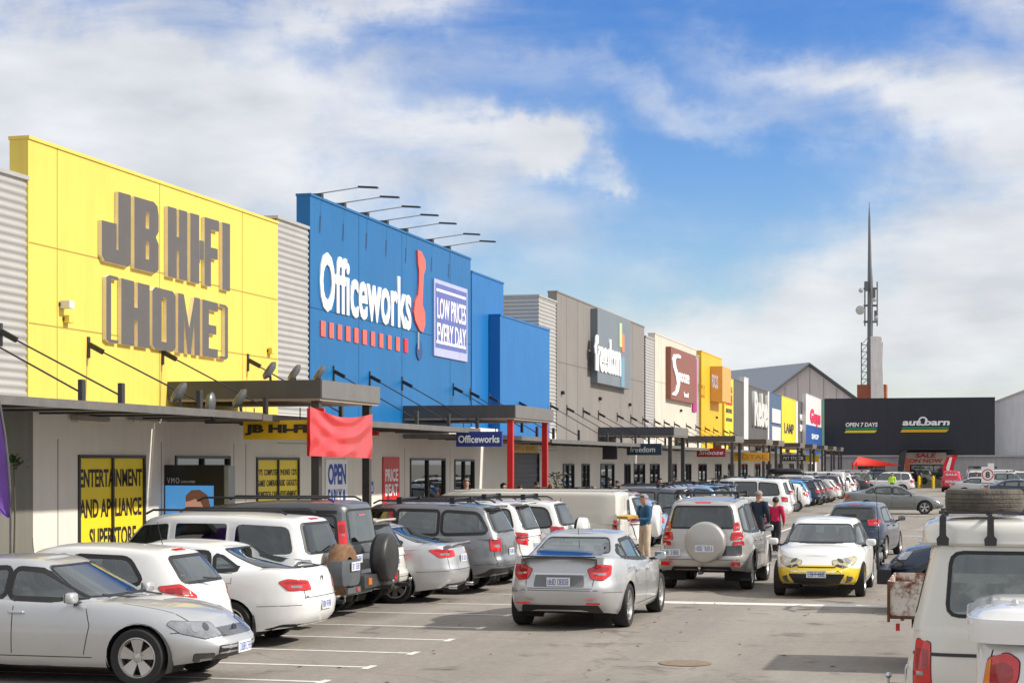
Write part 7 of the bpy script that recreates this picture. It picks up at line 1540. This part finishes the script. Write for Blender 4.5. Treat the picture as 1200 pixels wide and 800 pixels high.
    for s in 'lr':
        a = Vector(sc_(P['an'+s])); t_ = Vector(sc_(P['to'+s])); d = (t_-a); d.z = 0; d.normalize()
        b_ = MB().bar(a-d*.07*k+Vector((0, 0, -.05*k)), t_+d*.05*k+Vector((0, 0, 0)), .085*k, .07*k); bevel(b_.build('shoe', [shoes or BLACK], root, smooth=True), .02)
        # fingers and thumb
        w0 = Vector(sc_(P['wr'+s])); h0 = Vector(sc_(P['hn'+s])); d = (h0-w0).normalized(); sd_ = d.cross(Vector((0, 1, 0))).normalized(); up_ = Vector((0, 1 if s == 'l' else -1, 0))
        hn = MB()
        for j, ln in enumerate((.062, .072, .068, .052)):
            b0 = h0+sd_*(j-1.5)*.017*k; m1 = b0+d*ln*.6*k-up_*.008*k; hn.tube([b0-d*.01*k, m1, m1+d*ln*.4*k-up_*.025*k], [.0085*k, .008*k, .006*k], 6)
        b0 = w0.lerp(h0, .5)+sd_*-.02*k; hn.tube([b0, b0-sd_*.025*k+d*.025*k, b0-sd_*.03*k+d*.06*k], [.010*k, .009*k, .007*k], 6); hn.build('fingers', [skin], body, smooth=True)
    return root
HG = mat('hair_grey', (.28, .26, .24), .8, var=.2, scale=30); HB = mat('hair_brown', (.09, .045, .025), .7, var=.2, scale=30); HK = mat('hair_black', (.02, .017, .015), .6, var=.2, scale=30); HBL = mat('hair_blond', (.34, .22, .10), .7, var=.2, scale=30)
g_ = gnd(756, 664)
mn = person(g_.x, g_.y, 0, 1.80, 222, 'person in a blue jumper and khaki trousers holding a yellow box', cloth('teal_blue', (.015, .085, .17)), cloth('khaki', (.52, .42, .31)), HG, 'carry', SKIN, mat('shoe_brown', (.10, .06, .04), .6))
bx = thing('held_box', (0, 0, 0), 'yellow and brown cardboard box held by the person in the blue jumper', 'box'); bx.location = mn.matrix_world @ Vector((0, 0, 0)); bx.location = (g_.x-.34, g_.y-.31, 1.215); bx.rotation_euler = (0, .12, math.radians(222))
bevel(MB().box((-.10, -.26, 0), (.20, .26, .07)).build('carton', [mat('carton_ochre', (.50, .28, .08), .7, var=.2)], bx), .008); MB().box((-.09, -.25, .071), (.19, .25, .075)).build('carton_label', [mat('carton_yellow', (.65, .45, .05), .6)], bx)
g_ = gnd(889, 651); person(g_.x, g_.y, 0, 1.78, 78, 'person in a navy jacket with grey hair walking away right of the silver off-roader', cloth('navy', (.018, .030, .055)), cloth('charcoal', (.03, .032, .04)), HG, 'walk', SKIN)
g_ = gnd(909, 646); person(g_.x, g_.y, 0, 1.56, 82, 'shorter person in a bright pink top walking beside the navy jacket', cloth('pink', (.62, .02, .09)), cloth('dark_trousers', (.025, .022, .03)), HK, 'walk', SKIN, hairlen=.4)
def stander(px, py, X, yaw, label, top, hair, hl=0, z0=.30, sk=SKIN, bt=None, pose='stand'):
    a = onX(px, py, X); return person(a.x, a.y, z0, (a.z-z0)*1.0, yaw, label, top, bt or cloth('jeans', (.05, .08, .14)), hair, pose, sk, hairlen=hl)
stander(546, 561.5, -14.6, -70, 'grey-haired person in a blue check shirt on the footpath by the office entrance', cloth('check_blue', (.10, .13, .19)), HG)
stander(590, 566.5, -14.3, -20, 'person with dark hair in a white top left of the red post', cloth('white_top', (.60, .58, .56)), HK, .6)
stander(599, 563, -14.8, -90, 'person with sunglasses between two others by the left red post', cloth('grey_top', (.20, .19, .2)), HB)
stander(609.5, 569.5, -14.2, -60, 'person with short brown hair just right of the left red post', cloth('rust', (.30, .10, .06)), HB)
stander(629, 565, -14.7, 90, 'person with black hair in front of the grey roller door', cloth('black_top', (.03, .03, .035)), HK)
stander(646, 567, -14.4, 20, 'person with blond hair beside the tall plant', cloth('olive', (.10, .10, .06)), HBL, .8)
stander(694, 570, -14.3, 200, 'person with brown hair above the long cream van roof', cloth('tan', (.35, .26, .18)), HB, z0=.14)
stander(723, 563.5, -14.6, 180, 'person in a dark red shirt by the narrow windows of the grey brown front', cloth('maroon', (.16, .02, .03)), HK, z0=.14)
stander(748, 565, -14.6, -30, 'person with long dark hair near the dark teal hanging sign', cloth('cream_top', (.5, .42, .35)), HK, .9, z0=.14)
stander(773.5, 560.5, -13.9, -80, 'person in black with sunglasses left of the white-shirted person', cloth('black_top', (.03, .03, .035)), HK, z0=.14)
stander(792, 560, -13.9, 170, 'person in a pale lilac shirt beside the far awning post', cloth('lilac', (.48, .46, .56)), HB, z0=.14)
g_ = gnd(1045.5, 580.5); person(g_.x, g_.y, 0, 1.75, -90, 'person in a fluorescent yellow vest near the barn shop', mat('hi_vis', (.55, .85, .03), .6), cloth('navy', (.018, .030, .055)), HK)
g_ = gnd(1144.5, 578); person(g_.x, g_.y, 0, 1.72, 90, 'person in black walking left of the speed sign', cloth('black_top', (.03, .03, .035)), cloth('charcoal', (.03, .032, .04)), HK, 'walk')
# ------------------------------------------------------------------ plants, roof box
LEAF = mat('leaf_green', (.06, .11, .02), .6, var=.35, scale=12); LEAF2 = mat('leaf_yellow_green', (.16, .19, .04), .6, var=.3, scale=12); BARK = mat('bark', (.12, .09, .06), .9, var=.2); POT = mat('pot_terracotta', (.36, .28, .2), .8)
def leaves(n_, c, spread, ln, wd_, m_, root, seed, up=.5):
    rr = random.Random(seed); mb = MB()
    for i in range(n_):
        a = rr.uniform(0, 2*math.pi); e = rr.uniform(-.2, 1.2)*up+.1; d = Vector((math.cos(a)*math.cos(e), math.sin(a)*math.cos(e), math.sin(e))); o = Vector(c)+Vector((rr.gauss(0, 1)*spread[0], rr.gauss(0, 1)*spread[0], rr.uniform(-1, 1)*spread[1])); s_ = d.cross(Vector((0, 0, 1))).normalized()*wd_; l_ = ln*rr.uniform(.6, 1.2)
        mb.add([o-s_*.4, o+s_*.4, o+d*l_*.5+s_+Vector((0, 0, .02)), o+d*l_-Vector((0, 0, l_*.25)), o+d*l_*.5-s_+Vector((0, 0, .02))], [(0, 1, 2, 4), (4, 2, 3)])
    return mb.build('foliage', m_, root)
for (px, py, X, lb, sd_, sz) in ((5, 636, -14.6, 'yucca with yellow green leaves in a pale pot at the left edge', 1, 1.0),):
    a = onX(px, py, X); r = thing('potted_plant', (a.x, a.y, .30), lb, 'plant'); h0 = a.z-.30
    MB().lathe([(0, 0), (.20, 0), (.26, h0*.5), (.28, h0*.52), (.25, h0*.52), (0, h0*.5)], n=20).build('pot', [POT], r, smooth=50); leaves(90, (0, 0, h0*.55+.05), (.09, .05), .42, .03, LEAF2, r, sd_, .9)
a = onX(15.5, 543, -14.9); r = thing('climbing_plant', (a.x, a.y, .30), 'small dark leafy climber against the shaded wall behind the flag', 'plant'); MB().tube([(0, 0, 0), (.03, 0, 1.5), (0, .02, a.z-.3)], [.02, .015, .01], 6).build('stem', [BARK], r); leaves(60, (0, 0, a.z-.3), (.07, .10), .13, .025, LEAF, r, 5)
a = onX(652, 553, -14.7); r = thing('tall_plant', (a.x, a.y, .2), 'tall slim plant by the wall left of the furniture shop windows', 'plant'); hh_ = a.z-.2
MB().tube([(0, 0, 0), (.03, 0, hh_*.5), (0, .02, hh_)], [.03, .022, .01], 6).build('stem', [BARK], r); MB().lathe([(0, 0), (.17, 0), (.2, .32), (0, .3)], n=16).build('pot', [POT], r); leaves(260, (0, 0, hh_*.62), (.16, hh_*.36), .22, .035, mat('leaf_brown_green', (.10, .10, .04), .7, var=.4), r, 9)
rb_ = thing('roof_box', (-11.2, 110.5, 1.86), 'black roof box strapped on a far wagon in the row', 'roof box')
q = MB(); shell(q, [(0, .34, -1.0, 1.0), (.3, .38, -1.06, 1.08), (.7, .36, -1.0, 1.0), (1, .28, -.85, .7)], lambda v_, x, Y: .34*v_, 3, 4, .03); q.build('box_shell', [BLACK], rb_, smooth=50); MB().box((-.6, -.5, -.05), (-.55, .5, -.001)).build('bar', [BLACK], rb_)
g_ = None
# fallen leaves on the asphalt
rr = random.Random(21); lf = MB()
for i in range(70):
    x, y = rr.uniform(-8.5, -.8), rr.uniform(19, 44); a = rr.uniform(0, 6); s_ = rr.uniform(.015, .035); pts = [(x+s_*math.cos(a+t_)*(1.6 if j % 2 == 0 else .7), y+s_*math.sin(a+t_)*(1.6 if j % 2 == 0 else .7), .006+.01*(j % 2)) for j, t_ in enumerate((0, 1.57, 3.14, 4.71))]
    lf.add(pts, [(0, 1, 2, 3)])
tag(lf.build('fallen_leaves', [mat('dead_leaf', (.16, .06, .03), .8, var=.4, scale=3)]), 'scattered dry brown leaves and litter on the asphalt lane', 'leaves', kind='stuff')
